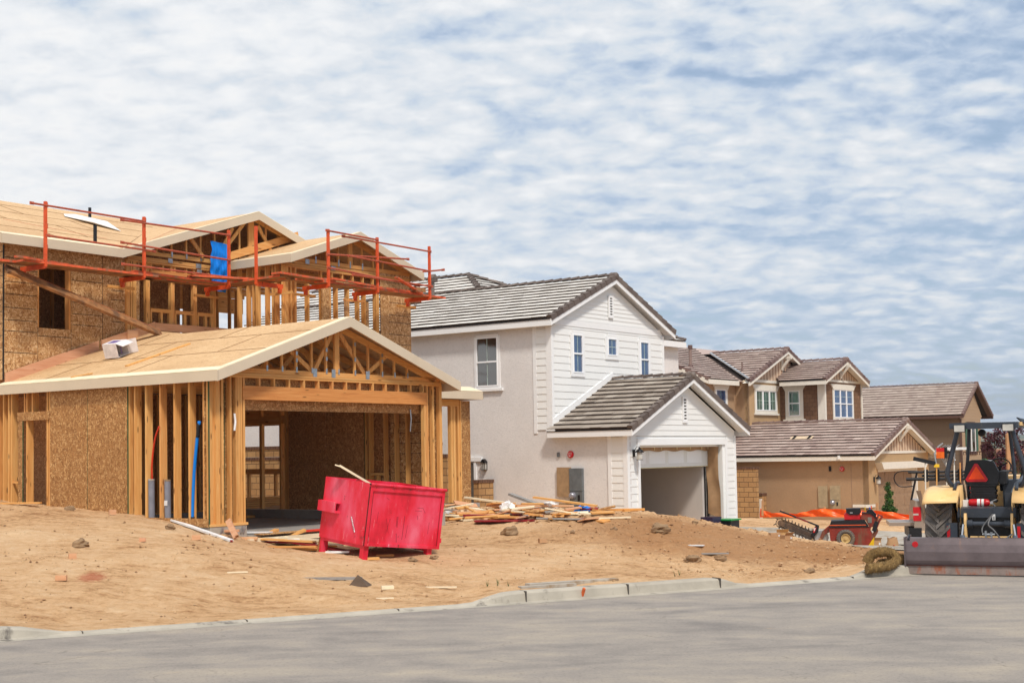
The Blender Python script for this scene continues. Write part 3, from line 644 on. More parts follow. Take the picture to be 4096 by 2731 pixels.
def strip(a, c, wv, th=.012, n=nl, nm='starter_board'):
    mb = MB(); a, c, wv, n = Vector(a), Vector(c), Vector(wv), Vector(n).normalized()
    k = 4; ed = (c-a)
    for i in range(k):
        p0, p1 = a+ed*(i/k), a+ed*((i+1)/k-.001); j = n*random.uniform(0, .002)
        slab_poly(mb, [p0+n*th+j, p1+n*th+j, p1+wv+n*th+j, p0+wv+n*th+j], th, n)
    return mb.build(nm, M['starter'], H1)
dl = Vector((1, 0, sl)).normalized(); dr = Vector((-1, 0, sl)).normalized()
strip((-.98, -.37, 2.868), (-.98, 6.1, 2.868), dl*.24); strip((-.74, -.37, 2.95), (2.34, -.37, 4.002), (0, .17, 0)); strip((2.34, -.37, 4.002), (5.66, -.37, 2.868), (0, .17, 0), n=nr)
def fascia(P, nm='fascia_board'):
    mb = MB()
    P = [Vector(p) for p in P]; a, c = P[0], P[1]; d = (c-a); n = d.cross(Vector((0, 0, 1))).normalized()*.022; h = Vector((0, 0, P[2][0]))
    s0, s1 = [Vector(q) for q in P[3:5]] if len(P) > 3 else (Vector(), Vector())
    mb.hexa([a-h, c-h, c-h+n, a-h+n, a, c, c+n, a+n]); return mb.build(nm, M['fascia'], H1)
def fboard(a, c, h, n, nm='fascia_board', par=H1, mat=None, th=.022):
    mb = MB(); a, c, n = Vector(a), Vector(c), Vector(n).normalized()*th; h = Vector((0, 0, h))
    mb.hexa([a-h, c-h, c-h+n, a-h+n, a, c, c+n, a+n]); return mb.build(nm, mat or M['fascia'], par)
fboard((-.99, -.385, 2.866), (-.99, 6.1, 2.866), .175, (1, 0, 0)); fboard((-.992, -.385, 2.868), (2.34, -.385, 4.0), .185, (0, 1, 0)); fboard((2.34, -.385, 4.0), (5.67, -.385, 2.868), .185, (0, 1, 0))
fboard((5.665, -.36, 2.866), (5.665, 5, 2.866), .175, (-1, 0, 0))
# sloping and level boards where the garage roof meets the upper wall
for (xa, xb) in ((-.78, 1.45), (1.5, 2.36), (2.36, 2.92)):
    za, zb = [2.87+sl*(x+.97) for x in (xa, xb)]
    mb = MB(); o = -.04 if xa < 1 else -.075; mb.hexa([(xa, 6.06+o, za), (xb, 6.06+o, zb), (xb, 6.10+o, zb), (xa, 6.10+o, za), (xa, 6.06+o, za+.20), (xb, 6.06+o, zb+.20), (xb, 6.10+o, zb+.20), (xa, 6.10+o, za+.20)]); mb.build('flashing_board', M['pinkboard'], H1)
part('flashing_board', M['pinkboard'], H1, (2.925, 5.2, 5.985, 6.025, 4.205, 4.375)); part('flashing_board', M['pinkboard'], H1, (2.14, 2.42, 5.94, 5.985, 3.93, 4.17))
# ---- upper storey, main wall with window
WX = ((-.78, -.005), (.80, 1.59))
def grooves(mb, x0, x1, zs, y, plane='y'):
    for z in zs:
        a, c = x0+random.uniform(0, .03), x1-random.uniform(0, .03)
        if plane == 'y': mb.box(a, c, y-.003, y, z, z+.011)
        else: mb.box(y-.003, y, a, c, z, z+.011)
for xa, xb, za, zb in ((-.78, -.008, 3.0, 5.95), (.805, 1.585, 3.3, 5.95), (1.595, 2.18, 3.6, 5.95), (-.002, .798, 3.1, 4.09), (-.002, .798, 5.38, 5.95)):
    part('sheathing', M['osbup'], H1, (xa, xb, 6.085, 6.10, za, zb))
mb = MB()
grooves(mb, -.78, -.008, (5.45, 5.22, 4.97, 4.72, 4.45, 4.20, 3.98, 3.55), 6.085); grooves(mb, 0, .79, (3.92,), 6.085); grooves(mb, .81, 1.58, (5.40, 5.13, 4.67, 4.43, 4.20), 6.085)
grooves(mb, 1.8, 2.17, (5.0, 4.80, 4.56, 4.33), 6.085); mb.box(1.586, 1.594, 6.083, 6.086, 3.7, 5.7); mb.box(-.004, .0, 6.083, 6.086, 3.2, 4.1); mb.box(.799, .803, 6.083, 6.086, 3.3, 4.1); mb.build('nail_line', M['blackline'], H1)
part('window_framing', M['lz'], H1, (.757, .797, 6.10, 6.24, 4.09, 5.38), (-.003, .035, 6.10, 6.24, 4.09, 5.38), (-.003, .8, 6.10, 6.24, 4.05, 4.09), (-.003, .8, 6.10, 6.24, 5.38, 5.42))
part('interior_wall', M['osbin'], H1, (-.7, 2.1, 7.4, 7.42, 3.1, 5.9)); 
for x in (.1, .45, .8, 1.2): stud(x, 7.28, 3.1, 5.9, .04, .1)
part('sheathing', M['osbup'], H1, (-.80, -.785, 6.1, 16.0, 3.0, 5.9)); mb = MB(); grooves(mb, 6.1, 8.5, [3.4+.24*k for k in range(10)], -.80, 'x'); mb.build('nail_line', M['blackline'], H1)
mb = MB(); mb.box(-.805, -.786, 6.07, 6.102, 3.0, 5.7); mb.build('corner_wrap', M['blackline'], H1)
for x, wd in ((2.18, .10), (2.30, .04), (2.36, .09)): part('post', M['lz'], H1, (x, x+wd, 6.04, 6.14, 3.7, 5.72))
part('sheathing', M['osbup'], H1, (2.46, 2.58, 6.10, 6.115, 3.9, 5.7)); 
# gable wall with windows
for x in (2.73, 3.42, 4.07, 4.64): part('stud', M['lz'], H1, (x, x+.045, 6.06, 6.15, 3.9, 5.72)); part('stud', M['lz'], H1, (x+.05, x+.12, 6.08, 6.17, 3.9, 5.72))
for a, c in ((2.86, 3.42), (3.55, 4.07), (4.20, 4.64)):
    part('window_sill_plate', M['lx'], H1, (a, c, 6.06, 6.15, 4.62, 4.70)); part('stud', M['lz'], H1, (a+.0, a+.035, 6.07, 6.15, 3.9, 4.62)); part('stud', M['lz'], H1, ((a+c)/2, (a+c)/2+.06, 6.07, 6.15, 3.9, 4.62)); part('stud', M['lz'], H1, (c-.04, c, 6.07, 6.15, 3.9, 4.62))
part('header_beam', M['beam'], H1, (2.83, 4.95, 6.03, 6.12, 5.35, 5.55))
for k in range(7): part('cripple_stud', M['lz'], H1, (2.85+k*.33, 2.89+k*.33, 6.05, 6.12, 5.55, 5.68))
part('top_plate', M['lx'], H1, (2.2, 5.1, 6.02, 6.12, 5.68, 5.715)); part('top_plate', M['lx'], H1, (2.2, 5.1, 6.01, 6.12, 5.72, 5.755)); part('truss_chord', M['lx'], H1, (2.3, 9.3, 6.03, 6.07, 5.86, 5.95)); part('top_plate', M['lx'], H1, (2.2, 5.2, 6.015, 6.12, 5.76, 5.80))
for x in (3.0, 3.42, 3.84, 4.26, 4.68, 5.1, 5.45, 6.3, 6.7, 7.1):
    zt = 5.86+.331*((x-1.83) if x < 5.8 else (9.77-x))-.14; part('truss_web', M['lz'], H1, (x-.02, x+.02, 6.02, 6.06, 5.95, zt))
part('truss_web', M['lz'], H1, (5.72, 5.9, 6.01, 6.06, 5.95, 7.0))
for a, c in (((3.9, 6.4), (4.3, 5.97)), ((4.75, 6.0), (5.6, 6.95)), ((5.2, 6.75), (4.85, 6.2)), ((6.0, 6.9), (6.6, 6.1)), ((2.3, 5.92), (5.75, 7.05)), ((5.85, 7.05), (9.3, 5.92))):
    mb = MB(); mb.beam((a[0], 5.99, a[1]), (c[0], 5.99, c[1]), .036, .085); mb.build('truss_web', M['lz'], H1)
mb = MB()
for x in (3.42, 3.84, 4.26, 4.68): mb.box(x-.02, x+.02, 6.01, 6.018, 5.88, 6.0)
mb.box(3.3, 3.42, 5.995, 6.005, 5.74, 5.84); mb.box(4.1, 4.25, 5.995, 6.005, 5.70, 5.80); mb.box(4.12, 4.26, 5.99, 5.995, 5.58, 5.67)
split_build(mb, 'metal_plate', M['metal'], H1)
mb = MB(); mb.prism([(2.6, 5.8), (9.0, 5.8), (5.8, 6.85)], 'y', 7.2, 7.22); mb.build('attic_lining', M['osbin'], H1)
s3 = .331; nl3 = Vector((-s3, 0, 1)).normalized(); nr3 = Vector((s3, 0, 1)).normalized(); nf = Vector((0, -s3, 1)).normalized()
# main roof: eave y=5.75 z 5.86, ridge y=11.2 z 7.66
yr, zr = 11.2, 5.86+s3*(11.2-5.75)
mb = MB(); slab_poly(mb, [(-1.06, 5.75, 5.86), (1.83, 5.75, 5.86), (5.8, 9.72, 7.174), (9.77, 5.75, 5.86), (10.1, 5.75, 5.86), (10.1, yr, zr), (-1.06, yr, zr)], .018, nf); mb.build('roof_sheathing', M['osbroof'], H1)
mb = MB(); slab_poly(mb, [(-1.06, yr, zr), (10.1, yr, zr), (10.1, 16.6, 5.88), (-1.06, 16.6, 5.88)], .018, (0, s3, 1)); mb.build('roof_sheathing', M['osbroof'], H1)
mb = MB(); slab_poly(mb, [(1.83, 5.75, 5.86), (5.8, 5.75, 7.174), (5.8, 9.72, 7.174)], .018, nl3); slab_poly(mb, [(5.8, 5.75, 7.174), (9.77, 5.75, 5.86), (5.8, 9.72, 7.174)], .018, nr3); mb.build('roof_sheathing', M['osbroof'], H1)
strip((-1.06, 5.73, 5.858), (1.83, 5.73, 5.858), Vector((0, 1, s3))*.2, n=nf); strip((1.85, 5.73, 5.862), (5.8, 5.73, 7.176), (0, .15, 0), n=nl3); strip((5.8, 5.73, 7.176), (7.4, 5.73, 6.646), (0, .15, 0), n=nr3)
fboard((-1.07, 5.72, 5.856), (1.83, 5.72, 5.856), .18, (0, 1, 0)); fboard((1.83, 5.72, 5.856), (5.8, 5.72, 7.172), .185, (0, 1, 0)); fboard((5.8, 5.72, 7.172), (7.35, 5.72, 6.66), .185, (0, 1, 0)); fboard((-1.075, 5.75, 5.856), (-1.075, yr, zr), .18, (1, 0, 0))
for k in range(0, 16): 
    y = 6.7+k*.61
    mb = MB(); mb.beam((-.9 if y < 20 else 0, y, 5.8), (9.6, y, 5.8), .04, .09); mb.build('ceiling_joist', M['lx'], H1)
# ---- front right gable block (roof 3)
x3a, x3m, x3b, y3 = 5.11, 7.42, 9.73, 4.0
z3, zt3 = 5.93, 5.93+.331*(7.42-5.11)
mb = MB(); slab_poly(mb, [(x3a, y3, z3), (x3m, y3, zt3), (x3m, 7.9, zt3), (x3a+.0, 6.0, z3)], .018, nl3); mb.build('roof_sheathing', M['osbroof'], H1)
mb = MB(); slab_poly(mb, [(x3m, y3, zt3), (x3b, y3, z3), (x3b, 6.5, z3), (x3m, 8.5, zt3)], .018, nr3); mb.build('roof_sheathing', M['osbroof'], H1)
strip((x3a-.01, y3-.01, z3), (x3a-.01, 6.2, z3), Vector((1, 0, s3))*.17, n=nl3); strip((x3a+.1, y3-.02, z3+.035), (x3m, y3-.02, zt3), (0, .15, 0), n=nl3); strip((x3m, y3-.02, zt3), (x3b, y3-.02, z3), (0, .15, 0), n=nr3)
fboard((x3a-.022, y3-.022, z3-.002), (x3a-.022, 6.2, z3-.002), .18, (1, 0, 0)); fboard((x3a-.022, y3-.03, z3), (x3m, y3-.03, zt3), .19, (0, 1, 0)); fboard((x3m, y3-.03, zt3), (x3b+.02, y3-.03, z3-.005), .19, (0, 1, 0)); fboard((x3b+.02, y3, z3), (x3b+.02, 6.5, z3), .18, (-1, 0, 0))
mb = MB(); mb.hexa([(5.0, 5.95, 5.95), (7.35, 5.95, 6.72), (7.35, 5.99, 6.72), (5.0, 5.99, 5.95), (5.05, 5.95, 6.15), (7.3, 5.95, 6.90), (7.3, 5.99, 6.90), (5.05, 5.99, 6.15)]); mb.build('flashing_board', M['lx'], H1)
yw = 4.36
for x in (5.27, 5.46, 5.60): part('post', M['lz'], H1, (x, x+(.12 if x < 5.4 else .05), yw, yw+.1, 3.0, 5.76))
for k, y in enumerate((4.40, 4.62, 4.93, 5.24, 5.55, 5.86)): part('stud', M['lz'], H1, (5.25, 5.37, y, y+.05, 3.1, 5.80)); 
part('stud', M['lz'], H1, (5.28, 5.40, 4.75, 4.79, 3.1, 5.8)); part('stud', M['lz'], H1, (5.28, 5.40, 5.4, 5.44, 3.1, 5.8)); part('top_plate', M['ly'], H1, (5.25, 5.37, 4.4, 6.1, 5.78, 5.85))
for x in (6.02, 6.49, 6.97, 7.36, 7.72, 7.95, 8.37): part('stud', M['lz'], H1, (x, x+.045, yw, yw+.12, 3.0, 5.50))
part('sheathing', M['osbup'], H1, (6.45, 6.72, yw-.015, yw, 3.4, 5.35)); part('sheathing', M['osbup'], H1, (7.22, 7.36, yw-.015, yw, 3.4, 5.1)); part('sheathing', M['osbup'], H1, (7.99, 8.08, yw-.015, yw, 3.4, 5.1))
part('header_sheathing', M['osbup'], H1, (6.42, 8.5, yw-.016, yw, 5.36, 5.52)); part('sheathing', M['osbup'], H1, (8.50, 9.65, yw-.015, yw, 2.95, 5.88))
mb = MB(); grooves(mb, 8.8, 9.64, (5.64, 5.0+.15, 4.84, 4.66, 4.36, 4.12), yw-.015); mb.box(8.49, 8.5, yw-.018, yw-.014, 3.4, 5.7); mb.build('nail_line', M['blackline'], H1)
part('sheathing', M['osbup'], H1, (9.62, 9.65, yw, 4.8, 2.9, 5.85)); part('interior_wall', M['osbin'], H1, (2.6, 2.62, 6.5, 14, .1, 2.9)); part('interior_wall', M['osbin'], H1, (2.6, 5.6, 9.5, 9.52, 3.1, 5.75)); part('interior_wall', M['osbin'], H1, (2.2, 2.22, 6.5, 14, 3.1, 5.75)); part('interior_wall', M['osbin'], H1, (3.5, 4.9, 7.5, 7.52, 3.1, 5.75)); part('interior_wall', M['osbin'], H1, (5.0, 6.1, 7.5, 7.52, 3.1, 5.75)); part('window_framing', M['lz'], H1, (6.75, 6.79, yw+.01, yw+.12, 3.0, 5.5), (8.44, 8.485, yw+.01, yw+.12, 3.0, 5.5))
part('top_plate', M['lx'], H1, (5.3, 9.6, yw-.02, yw+.1, 5.70, 5.74)); part('truss_chord', M['lx'], H1, (5.3, 9.6, yw-.03, yw+.01, 5.86, 5.95)); part('top_plate', M['lx'], H1, (5.3, 9.6, yw-.026, yw+.1, 5.745, 5.79)); part('top_plate', M['lx'], H1, (5.3, 8.5, yw-.01, yw+.1, 5.80, 5.85))
for k in range(7): part('cripple_stud', M['lz'], H1, (6.45+k*.36, 6.49+k*.36, yw, yw+.08, 5.52, 5.70))
for x in (6.25, 6.62, 7.02, 7.85, 8.25, 8.6):
    zt = z3+.331*((x-x3a) if x < x3m else (x3b-x))-.14; part('truss_web', M['lz'], H1, (x-.02, x+.02, yw-.03, yw+.01, 5.95, zt))
part('truss_web', M['lz'], H1, (7.36, 7.50, yw-.035, yw+.01, 5.95, 6.55))
for q in ((5.3, 5.93, x3m, 6.58), (9.55, 5.93, x3m, 6.58)):
    mb = MB(); mb.beam((q[0], yw, q[1]), (q[2], yw, q[3]), .04, .12); mb.build('truss_chord', M['lx'], H1)
mb = MB(); mb.prism([(5.5, 5.8), (9.3, 5.8), (7.42, 6.5)], 'y', 5.4, 5.42); mb.build('attic_lining', M['osbin'], H1)
mb = MB()
for x in (6.25, 6.62, 7.02, 7.42, 7.85): mb.box(x-.02, x+.02, yw-.04, yw-.034, 5.86, 6.02)
mb.box(5.9, 6.03, yw-.045, yw-.036, 5.82, 5.93); mb.box(6.75, 6.9, yw-.045, yw-.036, 5.76, 5.85); mb.box(7.7, 7.82, yw-.045, yw-.036, 5.7, 5.76); split_build(mb, 'metal_plate', M['metal'], H1)
# inner and rear stud walls seen through the frame
for k in range(16): part('stud', M['lz'], H1, (2.6+k*.45, 2.64+k*.45, 10.4+(k % 3)*.03, 10.5, 3.1, 5.7)) if k % 4 != 2 else None
for x, y in ((3.1, 7.6), (3.7, 7.6), (4.3, 8.1), (4.6, 8.1), (5.2, 7.4), (5.9, 7.3), (6.3, 7.3), (5.5, 8.6), (3.4, 9.0), (4.9, 9.3), (8.0, 8.9)): stud(x, y, 3.1, 5.75, .04, .09)
part('rear_rail', M['lx'], H1, (2.6, 6.6, 10.4, 10.49, 4.55, 4.6)); part('rear_header', M['lx'], H1, (2.6, 9.6, 10.4, 10.49, 5.35, 5.75))
part('interior_wall', M['osbin'], H1, (2.5, 4.6, 8.2, 8.22, 3.1, 5.75)); part('upper_floor', M['osbin'], H1, (-.7, 9.6, 6.15, 16.0, 2.92, 3.1)); part('upper_floor', M['osbin'], H1, (5.3, 9.6, 4.4, 6.15, 2.92, 3.08))
# porch
zp = 2.87; yp = 2.2; sp_ = .333
mb = MB(); slab_poly(mb, [(5.66, yp, zp), (9.72, yp, zp), (7.7, yw-.02, zp+.72), (5.66, yw-.02, zp+.72)], .018, (0, -sp_, 1)); slab_poly(mb, [(9.72, yp, zp), (9.72, yw, zp), (7.7, yw-.02, zp+.72)], .018, (sp_, 0, 1)); mb.build('porch_roof', M['osbroof'], H1)
strip((5.66, yp-.02, zp+.004), (9.74, yp-.02, zp+.004), Vector((-.05, 1, .34))*.36, n=(0, -.333, 1)); fboard((5.5, yp-.04, zp), (9.75, yp-.04, zp), .185, (0, 1, 0)); fboard((9.75, yp-.04, zp), (9.75, yw, zp), .185, (-1, 0, 0))
part('porch_beam', M['lx'], H1, (5.6, 9.25, 2.50, 2.62, 2.52, 2.68))
for x in (8.90, 9.0, 9.16): part('post', M['lz'], H1, (x, x+.08, 2.5, 2.6, .22, 2.52))
part('column_sheathing', M['osbwall'], H1, (9.28, 9.62, 2.48, 2.495, .20, 2.66)); part('post', M['lz'], H1, (9.24, 9.28, 2.48, 2.85, .20, 2.66)); part('post', M['lz'], H1, (9.57, 9.61, 2.5, 2.85, .20, 2.6))
part('column_base', M['concdark'], H1, (8.72, 9.85, 2.40, 2.95, -.25, .19))
mb = MB(); [mb.beam((x, 2.39, .05), (x+.05, 2.39, .16), .006, .03) for x in (8.9, 9.05)]; [mb.beam((x, -.03, .06), (x+.05, -.03, .17), .006, .03) for x in (-.62, -.16, -.10)]; mb.build('anchor_strap', M['metal'], H1)
mb = MB(); [mb.tube([(x, -.005, 2.15), (x+.01, -.015, 2.0), (x-.01, -.012, 1.85)], .022, 5) for x in (-.265,)]; mb.build('white_tape', M['tarpw'], H1)
mb = MB(); mb.tube([(4.62, .11, 2.3), (4.63, .1, 2.1), (4.62, .12, 1.85)], .012, 5); mb.build('hanging_chain', M['metal'], H1)
# roof vent pipes
for nm, (x, y, h) in enumerate(((1.43, 6.12, .38), (4.63, 10.56, .24))):
    z = 5.86+s3*(y-5.75); mb = MB(); mb.cyl((x, y, z-.05), (x, y, z+h), .04, 10); mb.build('vent_pipe', M['dark'], H1, smooth=False)
def seam(P, Q, n, nm='panel_joint', w_=.012, mat=None):
    mb = MB(); mb.beam(Vector(P)+Vector(n)*.004, Vector(Q)+Vector(n)*.004, w_, .006, n); mb.build(nm, mat or M['joint'], H1)
M['joint'] = simple('panel_joint_brown', (150, 112, 76), .9); M['chalk'] = simple('red_chalk_line', (214, 140, 112), .9)
for k in (1, 2):
    t_ = 1.22*k+.2; p = Vector((-.97, 0, 2.87))+dl*t_; seam((p.x, -.3, p.z), (p.x, 6.0, p.z), nl)
for k in range(3):
    for j in range(3):
        y = -.36+2.44*j+(1.22 if k % 2 else .0)+.3
        if .0 < y < 6: p = Vector((-.97, 0, 2.87))+dl*(1.22*k+(.24 if k == 0 else .2)); q = Vector((-.97, 0, 2.87))+dl*min(3.48, 1.22*(k+1)+.2); seam((p.x, y, p.z), (q.x, y, q.z), nl)
for k in (1, 2, 3, 4):
    y = 5.75+1.16*k; z = 5.86+s3*(y-5.75); seam((-1.0, y, z), (1.83+max(0, y-5.75), y, z), nf)
    for j in range(3): x = -1.0+2.44*j+(1.22 if k % 2 else 0)+.4; y2 = y-1.16; seam((x, y2, 5.86+s3*(y2-5.75)), (x, y, z), nf)
seam((1.83, 5.75, 5.862), (5.7, 9.65, 7.14), nf, 'valley_line', .015); seam((2.6, 5.8, 6.13), (5.0, 7.6, 6.92), nl3, 'chalk_line', .01, M['chalk']); seam((.4, 7.9, 6.57), (2.4, 7.0, 6.28), nf, 'chalk_line', .01, M['chalk'])
# things lying on the roofs and hanging from the frame
mb = MB(); Mx = Matrix.Translation(O1) @ Matrix.Rotation(AH, 4, 'Z')
def on1(x, y, z): return Mx @ Vector((x, y, z))
def topobj(nm, mb, mat, label, cat, group=None, **k):
    o = mb.build(nm, mat, None, **k); return tag(o, label, cat, group)
# white sheet on the main roof
mb = MB(Mx); zz = lambda y: 5.86+s3*(y-5.75)+.03
slab_poly(mb, [(3.36, 9.82, zz(9.82)), (3.59, 9.04, zz(9.04)+.05), (4.01, 8.56, zz(8.56)), (4.73, 10.01, zz(10.01)), (4.15, 10.5, zz(10.5)), (3.6, 10.2, zz(10.2))], .01, nf)
topobj('white_sheet', mb, M['tarpw'], 'pointed white sheet lying on the bare board main roof behind the orange rails', 'sheet')
mb = MB(Mx)   # board on garage roof
P0, P1 = (.55, 1.1), (2.05, 1.75)
zg = lambda x: 2.87+sl*(x+.97)+.012
a, c = Vector((-.33, 2.55, zg(-.33))), Vector((1.35, 2.75, zg(1.35)))
a = Vector((-.21, 3.02, zg(-.21))); mb.beam(a, Vector((1.24, 2.92, zg(1.24))), .09, .03, nl); topobj('loose_board', mb, M['lx'], 'long pale board lying across the bare garage roof', 'board')
mb = MB(Mx); mb.beam((-.8, 3.9, zg(-.8)+.01), (-.62, 3.5, zg(-.62)+.01), .04, .02, nl); topobj('loose_board', mb, M['ly'], 'thin strip of scrap wood near the eave of the garage roof', 'board')
mb = MB(Mx); mb.beam((.55, 4.5, zg(.55)+.012), (.66, 4.35, zg(.66)+.012), .05, .03, nl); topobj('wood_scrap', mb, M['ly'], 'short wood offcut below the open white carton on the garage roof', 'scrap')
# open carton
ct = thing('carton', 'open white cardboard carton lying on its side on the garage roof', 'box', on1(.62, 4.35, zg(.62)+.02), AH, rot=(0, math.atan(-sl), AH+.2))
mb = MB(); mb.box(-.16, .16, -.2, .2, .28, .29); mb.box(-.16, .16, -.2, .2, 0, .01); mb.box(.15, .16, -.2, .2, .01, .28); mb.box(-.16, .15, .19, .2, .01, .28); mb.box(-.165, -.15, -.2, .2, .0, .29) ; 
mb = MB(); mb.box(-.17, .17, -.17, .17, .28, .29); mb.box(-.17, .17, -.17, .17, 0, .01); mb.box(-.17, .17, .16, .17, .01, .28); mb.box(-.17, -.16, -.17, .16, .01, .28); mb.box(.16, .17, -.17, .16, .01, .28); mb.build('carton_body', M['whitebox'], ct)
mb = MB(); mb.hexa([(-.17, -.17, .28), (.17, -.17, .28), (.17, -.34, .22), (-.17, -.34, .22), (-.17, -.17, .29), (.17, -.17, .29), (.17, -.34, .23), (-.17, -.34, .23)]); mb.hexa([(.17, -.17, 0), (.18, -.17, 0), (.30, -.30, .0), (.29, -.3, 0), (.17, -.17, .28), (.18, -.17, .28), (.3, -.3, .28), (.29, -.3, .28)]); mb.build('flap', M['whitebox'], ct)
mb = MB(); mb.box(-.06, -.03, -.172, -.171, .05, .2); mb.box(-.1, .1, -.1, .1, .2902, .2912); mb.build('printed_band', simple('violet_print', (110, 90, 150)), ct)
# blue tarp
mb = MB(Mx)
def tf(u, v):
    z = 5.22+1.12*v; x = 4.38+.56*u+.02*math.sin(v*9)*(1-u)-.10*(1-v)*u
    return (x, 5.82+.010*math.sin(u*14+3*math.sin(v*7))+.005*math.sin(u*40)+.012*math.sin(v*21+2*u), z-.04*u)
mb.grid(tf, 40, 30); tf0 = tf
topobj('blue_tarp', mb, M['tarp'], 'bright blue plastic sheet hanging over the upper framing beside an orange post', 'tarp', smooth=True)
# ------------------------------------------------------------------ scaffolding round the upper storey
PZ = 5.27
def guard(px_, py_, d, label, h=1.24, cut=0):   # bracket with upright; d = direction towards the wall
    g = thing('scaffold_bracket', label, 'scaffolding', on1(px_, py_, PZ), AH, 'orange scaffold brackets hung on the framing')
    mb = MB(); mb.box(-.027, .027, -.027, .027, -.06, h); mb.build('upright', M['orange'], g)
    mb = MB(); d = Vector(d); mb.beam(Vector((0, 0, -.045)), d*.80+Vector((0, 0, -.045)), .05, .095); mb.beam(d*.72+Vector((0, 0, -.08)), d*.72+Vector((0, 0, -.20)), .07, .07); mb.build('arm', M['orange'], g)
    mb = MB()
    for z in (.28, .70, 1.12): mb.tube([(.02, 0, z), (.055, 0, z+.01), (.055, 0, z+.1), (.02, 0, z+.11)], .006, 5)
    mb.build('rail_loop', M['rustorange'], g)
    cr = MB(); e = Vector((-d.y, d.x, 0)); q = d*.76+Vector((0, 0, -.20)); cr.beam(q-e*.35, q+e*.35, .04, .06); cr.build('wood_ledger', M['ly'] if abs(d.x) > .5 else M['lx'], g)
gl = ['above the left window of the framed house', 'beside the triple window opening of the framed house', 'at the inner corner next to the blue plastic', 'standing between the blue plastic and the front gable', 'at the left end of the front gable', 'in the middle of the front gable', 'at the outer right corner of the front gable']
for (x, y, d), t_ in zip(((-.45, 5.2, (0, 1, 0)), (1.98, 5.2, (0, 1, 0)), (4.36, 5.2, (0, 1, 0)), (4.38, 4.34, (1, 0, 0)), (5.76, 3.46, (0, 1, 0)), (7.42, 3.46, (0, 1, 0)), (9.34, 3.46, (0, 1, 0))), gl):
    guard(x, y, d, 'orange scaffold bracket and upright '+t_)
def rail(a, c, label, r=.022, mat='rustorange'):
    a, c = Vector(a), Vector(c); d = (c-a).normalized(); mb = MB(Mx); mb.tube([a, a+d*.05, c-d*.05, c], r, 7)
    for p, q in ((a, d), (c, -d)): mb.beam(p-q*.03, p+q*.07, .012, .06)
    o = mb.build('guard_rail', M[mat]); tag(o, label, 'guard rail', 'orange guard rails of the scaffold')
yr_ = 5.17; z0 = PZ
for (a, c, lb) in (((-.80, yr_, z0+1.16), (1.97, yr_, z0+1.14), 'top guard rail across the left main roof'), ((-.43, yr_, z0+.56), (2.25, yr_, z0+.53), 'middle guard rail across the left main roof'),
    ((1.35, yr_-.03, z0+1.09), (4.34, yr_-.03, z0+1.12), 'top guard rail ending at the blue plastic'), ((1.35, yr_-.03, z0+.62), (4.34, yr_-.03, z0+.55), 'middle guard rail ending at the blue plastic'),
    ((1.37, yr_-.03, z0+.17), (4.36, yr_-.03, z0+.16), 'low guard rail in front of the triple window opening'),
    ((5.68, 3.43, z0+1.20), (7.40, 3.43, z0+1.18), 'top guard rail left half on the front gable'), ((6.25, 3.47, z0+1.14), (9.32, 3.40, z0+1.10), 'long top guard rail on the front gable'),
    ((5.70, 3.43, z0+.66), (8.6, 3.5, z0+.85), 'slanting middle guard rail on the front gable'), ((6.4, 3.43, z0+.70), (9.32, 3.43, z0+.62), 'middle guard rail right half on the front gable'),
    ((5.72, 3.43, z0+.36), (8.9, 3.43, z0+.22), 'lower slanting guard rail on the front gable'), ((6.5, 3.40, z0+.27), (9.36, 3.40, z0+.24), 'lowest guard rail on the front gable')):
    rail(a, c, 'orange '+lb)
rail((9.95, 3.5, z0+.72), (9.95, 5.2, z0+.75), 'orange guard rail on the far right side of the front gable')
g = thing('scaffold_bracket', 'orange scaffold upright behind the outer corner post of the front gable', 'scaffolding', on1(10.0, 4.9, PZ), AH, 'orange scaffold brackets hung on the framing')
mb = MB(); mb.box(-.02, .02, -.02, .02, -.5, 1.1); mb.build('upright', M['orange'], g); mb = MB(); mb.beam((0, 0, -.045), (-.4, 0, -.045), .05, .07); mb.build('arm', M['orange'], g)
M['plankedge'] = simple('orange_painted_plank_edge', (222, 98, 58), .7, 0, .2, 6, .1, dirt=((150, 100, 74), 5, .5))
def plank(a, c, label, w_=.28, up=(0, 0, 1), th=.042):
    a, c = Vector(a), Vector(c); d = (c-a).normalized(); up = Vector(up); s_ = d.cross(up).normalized(); mb = MB(Mx)
    mb.beam(a, c, w_, th, up); mb.m = 1; mb.beam(a+s_*(w_/2+.003)-d*.004, c+s_*(w_/2+.003)+d*.004, .006, th+.004, up); mb.beam(a-d*.004, a-d*.001, w_, th, up)
    o = mb.build('scaffold_plank', [M['plank'], M['plankedge']]); tag(o, label, 'plank', 'scaffold planks')
P = PZ+.02
k = 0
